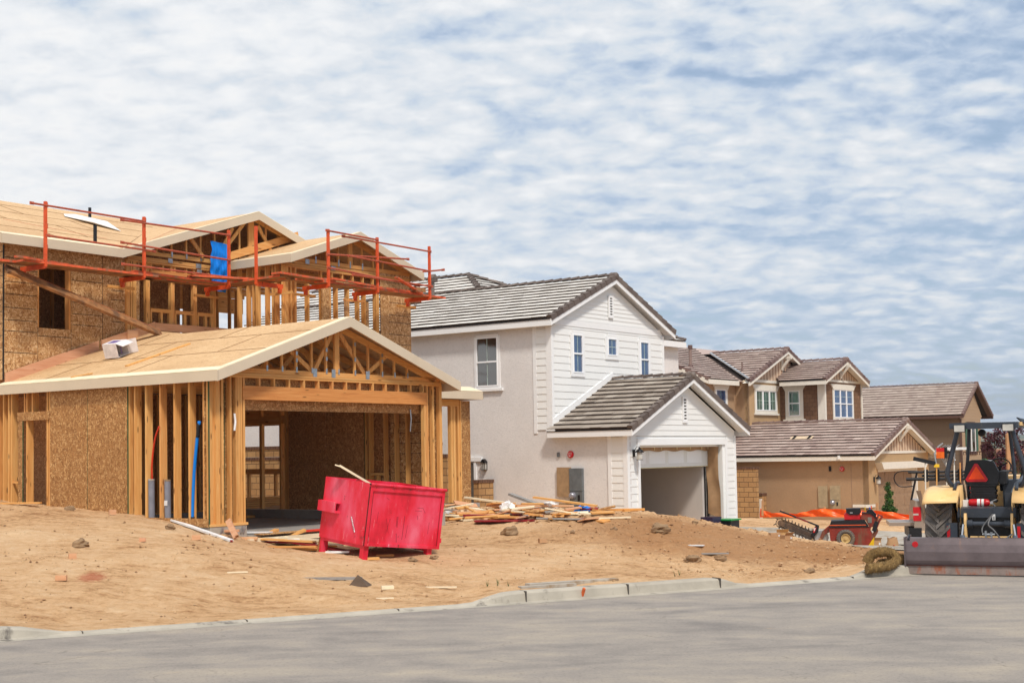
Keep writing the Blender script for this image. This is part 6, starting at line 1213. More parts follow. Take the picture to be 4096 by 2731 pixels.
part_('cross_frame', 'ty', T, lambda mb: (mb.box(-.25, .38, -.62, -.54, .45, .58), mb.box(.18, .22, -.63, -.60, .2, .45), mb.box(-.25, -.2, -.63, -.6, .2, .45))); part_('top_link', 'tgl', T, lambda mb: (mb.cyl((-.14, -.72, .50), (.22, -.72, .50), .05, 12), mb.box(-.16, -.10, -.78, -.68, .12, .50), mb.box(.18, .24, -.78, -.68, .12, .50))); part_('link_pin', M['metal'], T, lambda mb: (mb.box(-.0, .03, -.78, -.70, .50, .68), mb.box(.09, .12, -.78, -.70, .50, .66), mb.cyl((-.04, -.74, .62), (.16, -.74, .62), .02, 8)))
M['hose'] = simple('hydraulic_hose', (96, 96, 98), .4); part_('hydraulic_hose', 'hose', T, lambda mb: (mb.tube(bez([(.10, -.56, .92), (.05, -.66, .78), (.15, -.74, .68), (.28, -.74, .48), (.36, -.72, .26)]), .014, 6), mb.tube(bez([(.12, -.55, .95), (-.04, -.66, .74), (-.02, -.75, .62), (.1, -.78, .6)]), .012, 6), mb.tube(bez([(-.33, -.6, .42), (-.2, -.72, .52), (-.05, -.70, .56)]), .012, 6), mb.tube(bez([(.42, -.6, .62), (.28, -.7, .5), (.26, -.74, .34)]), .012, 6)), True)
part_('hose_fitting', M['chrome'], T, lambda mb: (mb.cyl((-.44, -.64, .48), (-.30, -.64, .56), .02, 8), mb.cyl((.34, -.64, .56), (.46, -.64, .48), .02, 8)))
# box blade
bl = [(-1.55, .60), (-1.60, .50), (-1.635, .38), (-1.635, .24), (-1.60, .14)]
def blade(mb):
    for (ya, za), (yb, zb) in zip(bl, bl[1:]): mb.hexa([(-1.17, ya, zb), (1.3, ya, zb), (1.3, ya+.03, zb), (-1.17, ya+.03, zb)][:0]) if 0 else (mb.add([(-1.17, ya, za), (-1.17, yb, zb), (1.3, yb, zb), (1.3, ya, za)][::-1]), mb.add([(-1.17, ya+.02, za), (-1.17, yb+.02, zb), (1.3, yb+.02, zb), (1.3, ya+.02, za)]))
    mb.add([(-1.17, -1.55, .60), (1.3, -1.55, .6), (1.3, -1.45, .61), (-1.17, -1.45, .61)])
part_('blade_plate', 'steel', T, blade, False); part_('cutting_edge', 'steellow', T, lambda mb: mb.hexa([(-1.19, -1.63, .02), (1.32, -1.63, .02), (1.32, -1.60, .02), (-1.19, -1.60, .02), (-1.19, -1.615, .155), (1.32, -1.615, .155), (1.32, -1.585, .155), (-1.19, -1.585, .155)]))
part_('blade_seam', M['rust'], T, lambda mb: mb.box(-1.17, 1.3, -1.64, -1.60, .155, .168)); [part_('blade_side', 'steel', T, lambda mb: mb.box(x_, x_+.025, -1.66, -.95, .02, .62)) for x_ in (-1.195, 1.3)]; part_('blade_marker', M['red'], T, lambda mb: mb.lathe((-1.02, -1.612, .50), [(0, -.003), (.048, -.003), (.048, .03)], 20, 'y')); part_('blade_hook', 'tg', T, lambda mb: mb.lathe((-1.12, -1.55, .61), [(.02, -.01), (.05, -.01), (.05, .01), (.02, .01)], 14, 'x'))
part_('blade_frame', 'tg', T, lambda mb: (mb.box(-1.1, 1.2, -1.2, -1.1, .35, .45), mb.box(-.4, -.34, -1.5, -.6, .35, .42), mb.box(.34, .4, -1.5, -.6, .35, .42)))
# ------------------------------------------------------------------ pickup with tool rack
PM = Matrix.Translation((9.23, 32.5, -.32)) @ Matrix.Rotation(R(-12), 4, 'Z'); K_ = topE('pickup_truck', PM, 'silver beige pickup with lowered tailgate and garden tool rack, half behind the tractor', 'pickup')
M['pick'] = simple('beige_car_paint', (168, 152, 138), .3, .3, .03, 3)
def bed(mb): mb.prism([(0, .50), (2.2, .50), (2.2, .62), (5.2, .62), (5.2, 1.05), (4.2, 1.12), (3.6, 1.62), (2.4, 1.65), (2.1, 1.18), (.04, 1.18), (0, .9)], 'y', 0, 1.7)
o = part_('truck_body', 'pick', K_, bed); bev(o, .03, 2)
o = part_('tail_light', M['red'], K_, lambda mb: mb.box(-.015, .16, -.012, .1, .72, 1.04)); bev(o, .02, 2); part_('reverse_lens', M['lampglass'], o, lambda mb: mb.box(-.02, .10, -.016, .09, .85, .89)); part_('rear_bumper', M['dark'], K_, lambda mb: mb.box(-.12, .16, -.03, 1.7, .34, .56)); part_('tailgate', M['pick'], K_, lambda mb: mb.box(-.55, .0, .1, 1.6, .60, .68))
for x, y in ((.9, -.02), (4.3, -.02)): mb = MB(); mb.lathe((x, y, .36), [(0, .02), (.2, .03), (.30, 0), (.36, .03), (.36, .2), (.2, .22)], 24, 'y'); mb.build('wheel', M['tyre'], K_)
part_('side_window', M['glassd'], K_, lambda mb: mb.box(2.5, 3.6, -.012, .0, 1.2, 1.55)); part_('wood_stake', simple('weathered_stake', (128, 104, 84), .8, 0, .2, 9), K_, lambda mb: mb.hexa([(.24, -.06, .75), (.31, -.06, .75), (.31, -.02, .75), (.24, -.02, .75), (.06, -.06, 1.42), (.16, -.06, 1.42), (.16, -.02, 1.42), (.06, -.02, 1.42)]))
part_('tool_rack', M['blackmetal'], K_, lambda mb: (mb.tube([(-.1, 0, 1.84), (2.2, 0, 1.84)], .028, 8), mb.tube([(-.15, 0, 1.68), (2.2, 0, 1.68)], .038, 8), mb.tube([(.2, 0, 1.76), (2.2, 0, 1.76)], .03, 8), mb.tube(bez([(.15, 0, 1.86), (-.3, 0, 1.86), (-.42, 0, 1.70), (-.3, 0, 1.52), (0, 0, 1.52)]), .014, 6), mb.tube([(.10, 0, 1.86), (-.05, 0, 1.2)], .024, 8), mb.tube([(2.2, 0, 1.86), (2.2, 0, 1.2)], .024, 8), [mb.box(x, x+.09, -.05, .03, 1.62, 1.90) for x in (.25, .5, .72, 1.0, 1.4)]))
def tool(i, x, nm, label, head):
    o = topE(nm, PM @ Matrix.Translation((x, -.07, 0)), label, 'tool'); part_('handle', M['lz'] if i % 2 else M['cream'], o, lambda mb: mb.tube([(-.02, 0, .9), (0, 0, 2.05)], .016, 6)); head(o)
tool(0, .28, 'broom', 'black bristle push broom standing upright in the truck tool rack', lambda o: part_('broom_head', M['dark'], o, lambda mb: mb.beam((-.26, 0, 2.16), (.22, 0, 2.04), .07, .09)))
tool(1, .53, 'sickle', 'curved blade hoe with a yellow label in the truck tool rack', lambda o: (part_('blade', M['metal'], o, lambda mb: mb.tube(bez([(0, 0, 2.0), (-.05, 0, 2.3), (.12, 0, 2.5)]), [.03]*7+[.02]*5+[.008], 5) if 0 else mb.tube([(0, 0, 2.0), (-.04, 0, 2.25), (.05, 0, 2.42), (.16, 0, 2.5)], .018, 5)), part_('tag', simple('yellow_tag', (235, 190, 40)), o, lambda mb: mb.box(-.06, .06, -.03, -.02, 1.95, 2.02))))
tool(2, .75, 'leaf_rake', 'wire tined leaf rake standing in the truck tool rack', lambda o: part_('tines', M['metal'], o, lambda mb: [mb.tube(bez([(0, 0, 1.95), (-.10+.04*k, 0, 2.15), (-.12+.06*k, 0, 2.36), (.0+.06*k, 0, 2.46)], 4), .005, 4) for k in range(6)]))
tool(3, 1.05, 'white_rake', 'white headed shovel standing in the truck tool rack', lambda o: part_('blade', M['tarpw'], o, lambda mb: (mb.beam((-.1, 0, 2.1), (-.22, 0, 2.34), .05, .02), mb.box(-.42, .2, -.02, .02, 2.34, 2.40))))
tool(4, 1.43, 'bow_rake', 'long rusty bow rake lying across the truck tool rack', lambda o: part_('rake_head', M['rust'], o, lambda mb: (mb.box(-.3, .35, -.015, .015, 2.28, 2.30), [mb.box(x, x+.012, -.02, .02, 2.22, 2.28) for x in np.arange(-.3, .34, .05)])))
tool(6, .92, 'long_spade', 'pale handled spade hanging between the rakes of the truck tool rack', lambda o: part_('blade', M['metal'], o, lambda mb: mb.beam((0, 0, 2.0), (.02, 0, 2.28), .14, .01)))
tool(8, 1.60, 'hand_rake', 'grey steel rake at the right end of the truck tool rack', lambda o: part_('rake_head', M['metal'], o, lambda mb: (mb.box(-.2, .2, -.015, .015, 2.08, 2.10), [mb.box(x, x+.012, -.02, .02, 2.02, 2.08) for x in np.arange(-.2, .19, .05)])))
tool(5, 1.25, 'red_handle_tool', 'red handled tool hanging low in the truck tool rack', lambda o: part_('grip', M['red'], o, lambda mb: mb.tube([(0, -.03, 1.2), (-.02, -.03, 1.6)], .022, 6)))

# ------------------------------------------------------------------ trencher
a_ = math.atan2(-.234, .97); G_ = Matrix.Translation((7.49, 31.9, -.10)) @ Matrix.Rotation(a_, 4, 'Z'); TR = topE('trencher', G_, 'muddy red walk behind trencher with its toothed digging chain raised to the left', 'trencher')
M['tred'] = simple('muddy_red_paint', (136, 46, 34), .55, 0, .15, 6, .1, dirt=((110, 74, 56), 5, .52)); M['mud'] = simple('mud_caked_steel', (84, 70, 62), .7, .3, .2, 9, .4, dirt=((122, 98, 78), 6, .5))
q = lambda u, v: ((u-1210)/686, (915-v)/686)
def poly(mb, pts_, y0, y1): mb.prism([q(*p) for p in pts_][::-1], 'y', y0, y1)
o = part_('body', 'tred', TR, lambda mb: poly(mb, [(965, 630), (1565, 630), (1650, 800), (1560, 925), (1400, 920), (985, 880)], -.02, .62)); bev(o, .012, 2)
part_('chassis_arm', 'tred', TR, lambda mb: poly(mb, [(985, 590), (860, 690), (800, 850), (850, 850), (905, 740), (985, 700)], .05, .12)); part_('engine_cover', M['dark'], TR, lambda mb: poly(mb, [(1000, 530), (1500, 515), (1565, 625), (965, 635)], -.04, .62)); part_('orange_stripe', M['orange'], TR, lambda mb: poly(mb, [(975, 590), (1520, 588), (1530, 600), (972, 604)], -.046, -.04))
o = part_('engine', M['red'], TR, lambda mb: poly(mb, [(1200, 515), (1200, 440), (1240, 400), (1440, 400), (1455, 515)], .10, .48)); bev(o, .02, 2); o2 = part_('air_filter', M['dark'], o, lambda mb: poly(mb, [(1230, 345), (1450, 342), (1460, 400), (1420, 440), (1280, 440), (1232, 400)], .08, .46)); bev(o2, .02, 2); part_('engine_clip', M['metal'], o, lambda mb: poly(mb, [(1290, 400), (1330, 400), (1330, 418), (1290, 418)], .07, .08))
o = part_('control_tower', 'tred', TR, lambda mb: poly(mb, [(1445, 512), (1480, 402), (1610, 410), (1690, 480), (1655, 620), (1580, 640), (1520, 520)], .05, .5)); part_('instruction_plate', simple('grey_plate', (120, 120, 112)), o, lambda mb: poly(mb, [(1555, 478), (1615, 478), (1615, 565), (1555, 565)], .042, .05)); part_('dashboard', M['dark'], TR, lambda mb: (poly(mb, [(1470, 402), (1620, 410), (1700, 490), (1685, 500), (1605, 425), (1470, 415)], .03, .52), poly(mb, [(1540, 400), (1560, 365), (1620, 360), (1690, 440), (1680, 470)], .12, .42)))
part_('handle_bar', 'tred', TR, lambda mb: [mb.tube([Vector((q(u, v)[0], y, q(u, v)[1])) for u, v in ((1640, 700), (1700, 520), (1720, 450), (1780, 470), (1730, 540), (1620, 800), (1580, 900))], .018, 6) for y in (.0, .5)]); part_('side_tank', M['dark'], TR, lambda mb: mb.beam((*q(1690, 540)[:1], -.02, q(1690, 540)[1]), (q(1640, 690)[0], -.02, q(1640, 690)[1]), .06, .09)); part_('rear_frame', 'tred', TR, lambda mb: poly(mb, [(1560, 640), (1600, 640), (1560, 790), (1640, 780), (1700, 660), (1710, 690), (1640, 820), (1560, 930), (1530, 925)], 0, .55))
for (u, v), cc in (((1520, 325), (235, 190, 60)), ((1593, 330), (30, 80, 190)), ((1618, 305), (250, 90, 30))): part_('lever', simple('lever_knob', cc), TR, lambda mb: (mb.tube([Vector((q(u, v+90)[0], .3, q(u, v+90)[1])), Vector((q(u, v)[0], .3, q(u, v)[1]))], .012, 6),))
tyre(TR, 0, 0, 0, 0, 0) if 0 else None
mb = MB(); r_ = .20; mb.lathe((*q(1215, 800)[:1], -.12, q(1215, 800)[1]), [(r_*.6, .02), (r_*.8, 0), (r_*.97, .02), (r_, .07), (r_*.97, .13), (r_*.6, .13)], 30, 'y'); 
for k in range(22): a = 2*math.pi*k/22; c_ = Vector((q(1215, 800)[0], -.05, q(1215, 800)[1])); mb.beam(c_+Vector((r_*.97*math.cos(a), -.06, r_*.97*math.sin(a))), c_+Vector((r_*.97*math.cos(a+.2), .06, r_*.97*math.sin(a+.2))), .022, .02)
wl = mb.build('wheel', M['tyre'], TR); mb = MB(); mb.lathe((q(1215, 800)[0], -.10, q(1215, 800)[1]), [(0, -.02), (.03, -.02), (.03, .01), (.085, .015), (.09, -.01), (.105, -.015), (.108, .02)], 24, 'y'); mb.build('rim', simple('cream_rim', (206, 176, 120), .6), wl)
mb = MB(); mb.lathe((q(845, 790)[0], .1, q(845, 790)[1]), [(0, 0), (.15, 0), (.16, .01), (0, .012)], 30, 'y'); mb.build('chain_disc', simple('pale_disc', (170, 172, 176), .4, .4), TR)
B0, B1 = Vector((q(780, 800)[0], .15, q(780, 800)[1])), Vector((q(220, 565)[0], .15, q(220, 565)[1])); bd = (B1-B0).normalized(); bn = Vector((-bd.z, 0, bd.x)); bn = bn if bn.z > 0 else -bn
part_('boom', 'mud', TR, lambda mb: (mb.beam(B0, B1, .07, .10), mb.lathe(B1, [(0, -.04), (.07, -.04), (.07, .04), (0, .04)], 16, 'y'), mb.beam(B0+bn*.065, B1+bn*.065, .03, .02), mb.beam(B0-bn*.065, B1-bn*.065, .03, .02)))
mb = MB(); LL_ = (B1-B0).length
path = [(B0+bn*.09+bd*(LL_*i/22), bn, bd) for i in range(23)]+[(B1+(bn*math.cos(a)+bd*math.sin(a))*.10, bn*math.cos(a)+bd*math.sin(a), bd*math.cos(a)-bn*math.sin(a)) for a in [math.pi*k/6 for k in range(1, 6)]]+[(B1-bn*.09-bd*(LL_*i/22), -bn, -bd) for i in range(20)]
for i, (p, n_, d_) in enumerate(path):
    mb.beam(p-d_*.022, p+d_*.022, .05, .022, n_)
    if i % 2 == 0:
        s_ = (-1) ** (i//2); yy = Vector((0, s_*.035, 0)); mb.hexa([p+yy-d_*.018+Vector((0, -.014, 0)), p+yy+d_*.018+Vector((0, -.014, 0)), p+yy+d_*.018+Vector((0, .014, 0)), p+yy-d_*.018+Vector((0, .014, 0))]+[p+yy*1.8+n_*.065+d_*(.022+dx)+Vector((0, dy, 0)) for dx, dy in ((-.01, -.012), (.006, -.012), (.006, .012), (-.01, .012))])
mb.build('digging_chain', M['mud'], TR)
part_('guard_bar', M['dark'], TR, lambda mb: (mb.beam((q(218, 372)[0], .05, q(218, 372)[1]), (q(812, 612)[0], .05, q(812, 612)[1]), .05, .035), poly(mb, [(760, 605), (815, 615), (800, 700), (740, 770), (700, 770), (710, 690)], .02, .10)))
part_('warning_strip', M['red'], TR, lambda mb: (poly(mb, [(470, 470), (650, 545), (652, 552), (468, 478)], .02, .024), poly(mb, [(735, 640), (775, 628), (745, 712), (718, 712)], .014, .02))); part_('warning_white', M['tarpw'], TR, lambda mb: poly(mb, [(740, 640), (762, 636), (745, 685), (735, 690)], .010, .014))
mb = MB(G_); mb.prism([((1515-1210)/686, -.07), ((1630-1210)/686, -.07), ((1645-1210)/686, .20), ((1560-1210)/686, .02)], 'y', -.05, .1); tag(mb.build('yellow_chock', simple('yellow_plastic', (232, 190, 20), .5)), 'yellow plastic chock at the rear of the red trencher', 'chock')
# ------------------------------------------------------------------ orange barrier, stakes, shrub
M['orfence'] = simple('orange_mesh_sheet', (252, 104, 26), .3, 0, .06, 5, .4, c2=(238, 84, 18), bscale=14)
tp = [(3040, 2032), (3062, 2043), (3090, 2050), (3138, 2053), (3182, 2053), (3223, 2046), (3257, 2036), (3300, 2034), (3366, 2036), (3430, 2040), (3509, 2042), (3570, 2048), (3638, 2058)]
bt = [(3040, 2069), (3066, 2068), (3090, 2067), (3138, 2066), (3182, 2068), (3223, 2066), (3257, 2065), (3300, 2066), (3366, 2067), (3430, 2068), (3509, 2070), (3570, 2075), (3638, 2082)]
T0 = [at(x, y, 48.5-i*.25) for i, (x, y) in enumerate(tp)]; B0_ = [at(x, y, 48.5-i*.25) for i, (x, y) in enumerate(bt)]
def seq(P, u):
    k = min(len(P)-2, int(u*(len(P)-1))); f = u*(len(P)-1)-k; return P[k].lerp(P[k+1], f)
mb = MB(); mb.grid(lambda u, v: seq(B0_, u).lerp(seq(T0, u), v)+Vector((0, .05*math.sin(v*5+u*37)+.02*math.sin(u*90), .008*math.sin(u*70)*v)), 150, 7)
tag(mb.build('orange_barrier', M['orfence'], smooth=True), 'crumpled bright orange plastic barrier strung along the tan house yard', 'barrier')
M['stake'] = simple('stake_wood', (184, 140, 100), .8)
for (x0, y0, x1, y1, lb) in ((3120, 2062, 3130, 2038, 'leaning stake near the left end of the orange barrier'), (3292, 2064, 3300, 2026, 'stake poking above the middle of the orange barrier'), (3509, 2076, 3508, 2010, 'tall upright stake at the orange barrier by the green shrub'), (3050, 2062, 3050, 2000, 'thin stake at the left end of the orange barrier')):
    mb = MB(); mb.beam(at(x0, y0, 48.0), at(x1, y1, 48.0), .07, .04, (0, 1, 0)); tag(mb.build('wood_stake', M['stake']), lb, 'stake', 'stakes of the orange barrier')
def leafm(name, a, b_, c):
    m_, t, b = newmat(name); col = ramp(t, tone_attr(t), [(0, lin(a)), (.5, lin(b_)), (1, lin(c))]); t.links.new(col, b.inputs['Base Color']); b.inputs['Roughness'].default_value = .6; b.inputs['Specular IOR Level'].default_value = .3
    return m_
M['leafg'] = leafm('green_leaf', (28, 54, 22), (48, 84, 34), (84, 122, 52)); M['leafp'] = leafm('purple_leaf', (44, 20, 30), (74, 34, 46), (108, 56, 62)); M['bark'] = simple('bark', (96, 76, 60), .9)
def plant(nm, base_, h, clusters, leafmat, ls, n, label, cat, group=None, seed=1, trunk=.025):
    rr = random.Random(seed); o = thing(nm, label, cat, base_, 0, group); mb = MB(); mb.tube([(0, 0, -.1), (.02, 0, h*.4), (-.02, .02, h*.85)], [trunk, trunk*.8, trunk*.3], 7)
    for (cx_, cy_, cz, r, rz_) in clusters: mb.tube([(0, 0, max(.1, cz-r)), (cx_*.6, cy_*.6, cz-r*.2), (cx_, cy_, cz+r*.3)], [trunk*.5, trunk*.35, trunk*.15], 5)
    mb.build('trunk', M['bark'], o); mb = MB()
    tot = sum(c[3]**2 for c in clusters)
    for (cx_, cy_, cz, r, rz_) in clusters:
        for _ in range(int(n*r*r/tot)):
            d = Vector((rr.gauss(0, 1), rr.gauss(0, 1), rr.gauss(0, 1))).normalized()*(rr.random()**.45); p = Vector((cx_+d.x*r, cy_+d.y*r, cz+d.z*rz_)); a = Vector((rr.gauss(0, 1), rr.gauss(0, 1), rr.gauss(0, .7))).normalized()*ls*rr.uniform(.6, 1.2); c = a.cross(Vector((rr.gauss(0, 1), rr.gauss(0, 1), rr.gauss(0, 1)))).normalized()*ls*.45
            mb.add([p-a, p+c, p+a, p-c], tone=rr.random())
    mb.build('crown' if 'tree' in nm else 'foliage', leafmat, o); return o
p = at(3556, 2052, 47.0); plant('shrub', (p.x, p.y, p.z-.05), 1.15, [(-.02, 0, .22, .22, .16), (.14, .02, .15, .16, .14), (-.1, 0, .16, .14, .12), (.02, 0, .42, .16, .16), (-.02, 0, .60, .13, .12), (.06, 0, .72, .12, .1), (-.03, 0, .88, .13, .12), (0, 0, 1.02, .08, .10)], M['leafg'], .035, 2600, 'young narrow green shrub in front of the taupe garage door', 'shrub')
for i, (px_, py_, y_, h, r) in enumerate(((3985, 1900, 62, 2.6, .55), (4072, 1895, 60, 2.6, .6), (4030, 1905, 66, 1.9, .5))):
    p = at(px_, py_, y_); cl = [(random.uniform(-.7, .7)*r, random.uniform(-.5, .5)*r, h*(.35+.6*k/7), r*random.uniform(.35, .65), r*.45) for k in range(8)]
    plant('purple_leaf_tree', (p.x, p.y, p.z-.6), h, cl, M['leafp'], .07, 1500, ['left dark purple leaved tree seen through the tractor canopy', 'right dark purple leaved tree beside the tractor canopy post', 'low purple leaved tree between two taller ones at the right'][i], 'tree', 'purple leaved trees at the right', i+5, .05)
p = at(4085, 1885, 70); plant('green_tree', (p.x, p.y, p.z-.5), 1.6, [(0, 0, .8, .7, .5), (.5, 0, 1.1, .5, .4), (-.4, 0, 1.1, .4, .3)], M['leafg'], .08, 1200, 'small bright green tree behind the purple leaved trees', 'tree', seed=9)
p = at(4037, 1905, 58); q_ = thing('wood_post', 'tall square wooden post standing behind the tractor canopy', 'post', (p.x, p.y, p.z)); mb = MB(); mb.box(-.08, .08, -.08, .08, -1.4, 1.72); mb.build('post_body', M['stake'], q_); mb = MB(); mb.prism([(-.08, 1.72), (.08, 1.72), (0, 1.80)], 'y', -.08, .08); mb.build('post_top', M['stake'], q_)
# far town below the hills
rr = random.Random(3); hw_ = [lin((226, 220, 212)), lin((206, 190, 170)), lin((232, 228, 224))]
M['farwall'] = simple('pale_far_wall', (222, 214, 204)); M['farroof'] = simple('terracotta_far_roof', (170, 112, 86)); M['farroof2'] = simple('grey_far_roof', (146, 138, 132))
for i in range(26):
    px_ = rr.uniform(3925, 4110); d = rr.uniform(420, 1200); x = (px_-2048)/5607*d; z = hz(x, d); w2 = rr.uniform(6, 9); o = thing('distant_house', 'tiny pale house in the far town below the hills', 'house', (x, d, z-.5), rr.uniform(-.6, .6), 'houses of the far town')
    mb = MB(); mb.box(-w2, w2, -5, 5, 0, 5.5); mb.build('wall', M['farwall'], o); mb = MB(); mb.prism([(-w2-.6, 5.5), (w2+.6, 5.5), (w2*.4, 7.8), (-w2*.4, 7.8)], 'y', -5.5, 5.5); mb.build('roof', M['farroof'] if rr.random() < .5 else M['farroof2'], o)
mb = MB(); 
for i in range(900):
    px_ = rr.uniform(3700, 4300); d = rr.uniform(300, 1500); x = (px_-2048)/5607*d; z = hz(x, d); r = rr.uniform(2, 5)
    for k in range(10):
        dv = Vector((rr.gauss(0, 1), rr.gauss(0, 1), abs(rr.gauss(0, 1)))).normalized()*r*rr.uniform(.4, 1); c = Vector((x, d, z))+dv; a = Vector((rr.gauss(0, 1), rr.gauss(0, 1), rr.gauss(0, 1))).normalized()*r*.4; b2 = a.cross(Vector((rr.gauss(0, 1), 1, rr.gauss(0, 1)))).normalized()*r*.4; mb.add([c-a, c+b2, c+a, c-b2])
tag(mb.build('distant_trees', M['leafg']), 'mass of far trees in the valley below the hills', 'trees', kind='stuff')

# ------------------------------------------------------------------ boxes, wattle rolls and litter
M['carton'] = simple('brown_cardboard', (186, 146, 108), .8, 0, .06, 3); M['kraft'] = simple('crumpled_kraft_paper', (206, 166, 112), .6, 0, .12, 4, .8, bscale=9)
def carton(x, y, w_, h, rz_, label, nm='carton', tilt=0, flaps=True, mat='carton', d_=None):
    p = gp(x, y); o = thing(nm, label, 'box', p, rz_, 'cartons behind the trencher' if nm == 'carton' else None, rot=(0, tilt, rz_)); d_ = d_ or w_*.8; mb = MB()
    mb.box(-w_/2, w_/2, 0, d_, 0, h); bb = mb.build('carton_body', M[mat], o)
    if flaps:
        mb = MB(); mb.hexa([(-w_/2, -.003, h), (w_/2, -.003, h), (w_/2+.02, -.05, h+.05), (-w_/2, -.05, h+.05), (-w_/2, .004, h), (w_/2, .004, h), (w_/2+.02, -.046, h+.053), (-w_/2, -.046, h+.053)]); mb.hexa([(w_/2, 0, h), (w_/2+.07, 0, h-.04), (w_/2+.07, d_, h-.04), (w_/2, d_, h), (w_/2, 0, h+.006), (w_/2+.07, 0, h-.036), (w_/2+.07, d_, h-.036), (w_/2, d_, h+.006)]); mb.build('flap', M[mat], o)
    mb = MB(); mb.box(w_*.22, w_*.42, -.004, 0, h*.2, h*.55); mb.build('box_label', M['tarpw'], o); return o
carton(3482, 2184, .10, .20, .2, 'narrow carton with green print right behind the trencher'); carton(3508, 2184, .21, .17, -.15, 'open brown carton with raised flaps right of the trencher'); carton(3104, 2148, .22, .09, .1, 'low flat carton under the tip of the digging boom', flaps=False); carton(3130, 2150, .24, .13, -.2, 'open pale carton under the digging boom', mat='kraft'); carton(3155, 2158, .2, .10, .5, 'small carton under the middle of the digging boom')
p = gp(3570, 2184); mb = MB(Matrix.Translation(p)); o = None
mb.grid(lambda u, v: (.15*math.cos(u*2*math.pi)*(1-.25*v+.05*math.sin(v*9)), .12*math.sin(u*2*math.pi)*(1-.2*v), .22*math.sin(v*math.pi/2)+.02*math.sin(u*19+v*5)), 24, 10); tag(mb.build('wrapped_bundle', M['carton'], smooth=True), 'bulging plastic wrapped brown bundle on the pale pavement', 'bundle')
mb = MB(); P = [gp(3545, 2181, .03), gp(3575, 2186, .03), gp(3600, 2183, .03), gp(3618, 2187, .05)]; mb.tube(P, .014, 6); mb.m = 1; mb.cyl(P[1], P[1]+Vector((.03, 0, 0)), .02, 8); tag(mb.build('coiled_strap', [M['dark'], M['orange']]), 'black hose with an orange ring lying by the wrapped bundle', 'hose')
# green topped bin at the white garage
mb = MB(Mx2); mb.box(-1.75, -1.2, -.7, -.3, -.2, .10); mb.m = 1; mb.box(-1.8, -1.15, -.75, -.25, .10, .14); tag(mb.build('plastic_bin', [M['dark'], simple('green_lid', (30, 150, 70), .4)]), 'black tub with a bright green rim before the white garage', 'bin')
mb = MB(Mx2); mb.box(-2.3, -1.75, -.4, -.0, -.2, .22); tag(mb.build('plastic_bin', [simple('violet_tub', (54, 44, 72), .4)]), 'dark violet tub beside the green rimmed tub', 'bin')
# straw wattle
M['straw'] = simple('straw_wattle', (134, 106, 64), .95, 0, .2, 18, .9, bscale=60, dirt=((172, 142, 92), 20, .55))
def wattle(P, r, label):
    P = [Vector(p_) for p_ in P]; o = []
    for i in range(len(P)-1):
        p0, p1, p2, p3 = P[max(i-1, 0)], P[i], P[i+1], P[min(i+2, len(P)-1)]
        for k in range(9): t_ = k/9; o.append(.5*((2*p1)+(-p0+p2)*t_+(2*p0-5*p1+4*p2-p3)*t_*t_+(-p0+3*p1-3*p2+p3)*t_**3)+Vector((0, 0, .004*math.sin(i*9+k))))
    o.append(P[-1]); mb = MB(); mb.tube(o, [r*(1+.03*math.sin(k*1.9)) for k in range(len(o))], 16)
    for i in range(2600):
        k = random.randrange(1, len(o)-1); d = (o[k+1]-o[k-1]).normalized(); a = Vector((random.gauss(0, 1), random.gauss(0, 1), random.gauss(0, 1))); a = (a-d*a.dot(d)).normalized(); c = o[k]+a*r*1.0+d*random.uniform(-.04, .04); e = (a*.5+Vector((random.gauss(0, 1), random.gauss(0, 1), random.gauss(0, 1)))*.6+d*random.choice((-1, 1))).normalized()*random.uniform(.015, .045); s2 = e.cross(a).normalized()*.0022; mb.add([c-s2, c+s2, c+e+s2, c+e-s2])
    return tag(mb.build('straw_wattle', M['straw'], smooth=False), label, 'straw wattle', 'straw wattles by the kerb')
yy = 23.2; A_ = [at(3478, 2262, yy), at(3500, 2230, yy), at(3540, 2219, yy-.05), at(3580, 2226, yy), at(3596, 2252, yy-.05), at(3572, 2272, yy-.25), at(3530, 2280, yy-.45), at(3478, 2287, yy-.5)]
A_ = [a+Vector((-.02, .10, .045)) for a in A_]
wattle(A_, .08, 'fuzzy straw wattle folded back on itself beside the kerb'); wattle([at(3520, 2256, yy+.2), at(3560, 2248, yy+.25)], .06, 'inner fold end of the straw wattle by the kerb')
wattle([at(3598, 2238, yy+.3), at(3650, 2246, yy+.4), at(3720, 2250, yy+.5)], .09, 'second straw wattle running behind the steel blade')
# boards, scraps, stones ---------------------------------------------------
def board(x, y, L1, w_, th, ang_, mat, label, nm='lumber_scrap', tilt=0., dz=0., group=None, roll=0.):
    p = gp(x, y); Mw = Matrix.Translation((p.x, p.y, p.z+th/2+dz)) @ Matrix.Rotation(ang_, 4, 'Z') @ Matrix.Rotation(-tilt, 4, 'Y') @ Matrix.Rotation(roll, 4, 'X'); mb = MB(); mb.box(-L1/2, L1/2, -w_/2, w_/2, -th/2, th/2)
    o = mb.build(nm, M[mat] if isinstance(mat, str) else mat); o.matrix_world = Mw; return tag(o, label, 'board' if L1 > .4 else 'scrap', group)
M['redboard'] = simple('dark_red_edge_board', (150, 30, 36), .5, 0, .2, 6); M['greyboard'] = simple('grey_board', (150, 146, 142), .7); M['pine'] = M['starter']
rr = random.Random(11)
mats = ['lx', 'lx', 'lx', 'pinkboard', 'pine', 'pine', 'lx', 'redboard', 'greyboard', 'osbwall', 'pinkboard', 'lx']
desc = {'lx': 'tan lumber offcut', 'pinkboard': 'pinkish lumber offcut', 'pine': 'pale lumber offcut', 'redboard': 'dark red edged board', 'greyboard': 'grey board', 'osbwall': 'flake board offcut'}
G1 = 'scrap lumber heap before the grey wall of the white house'
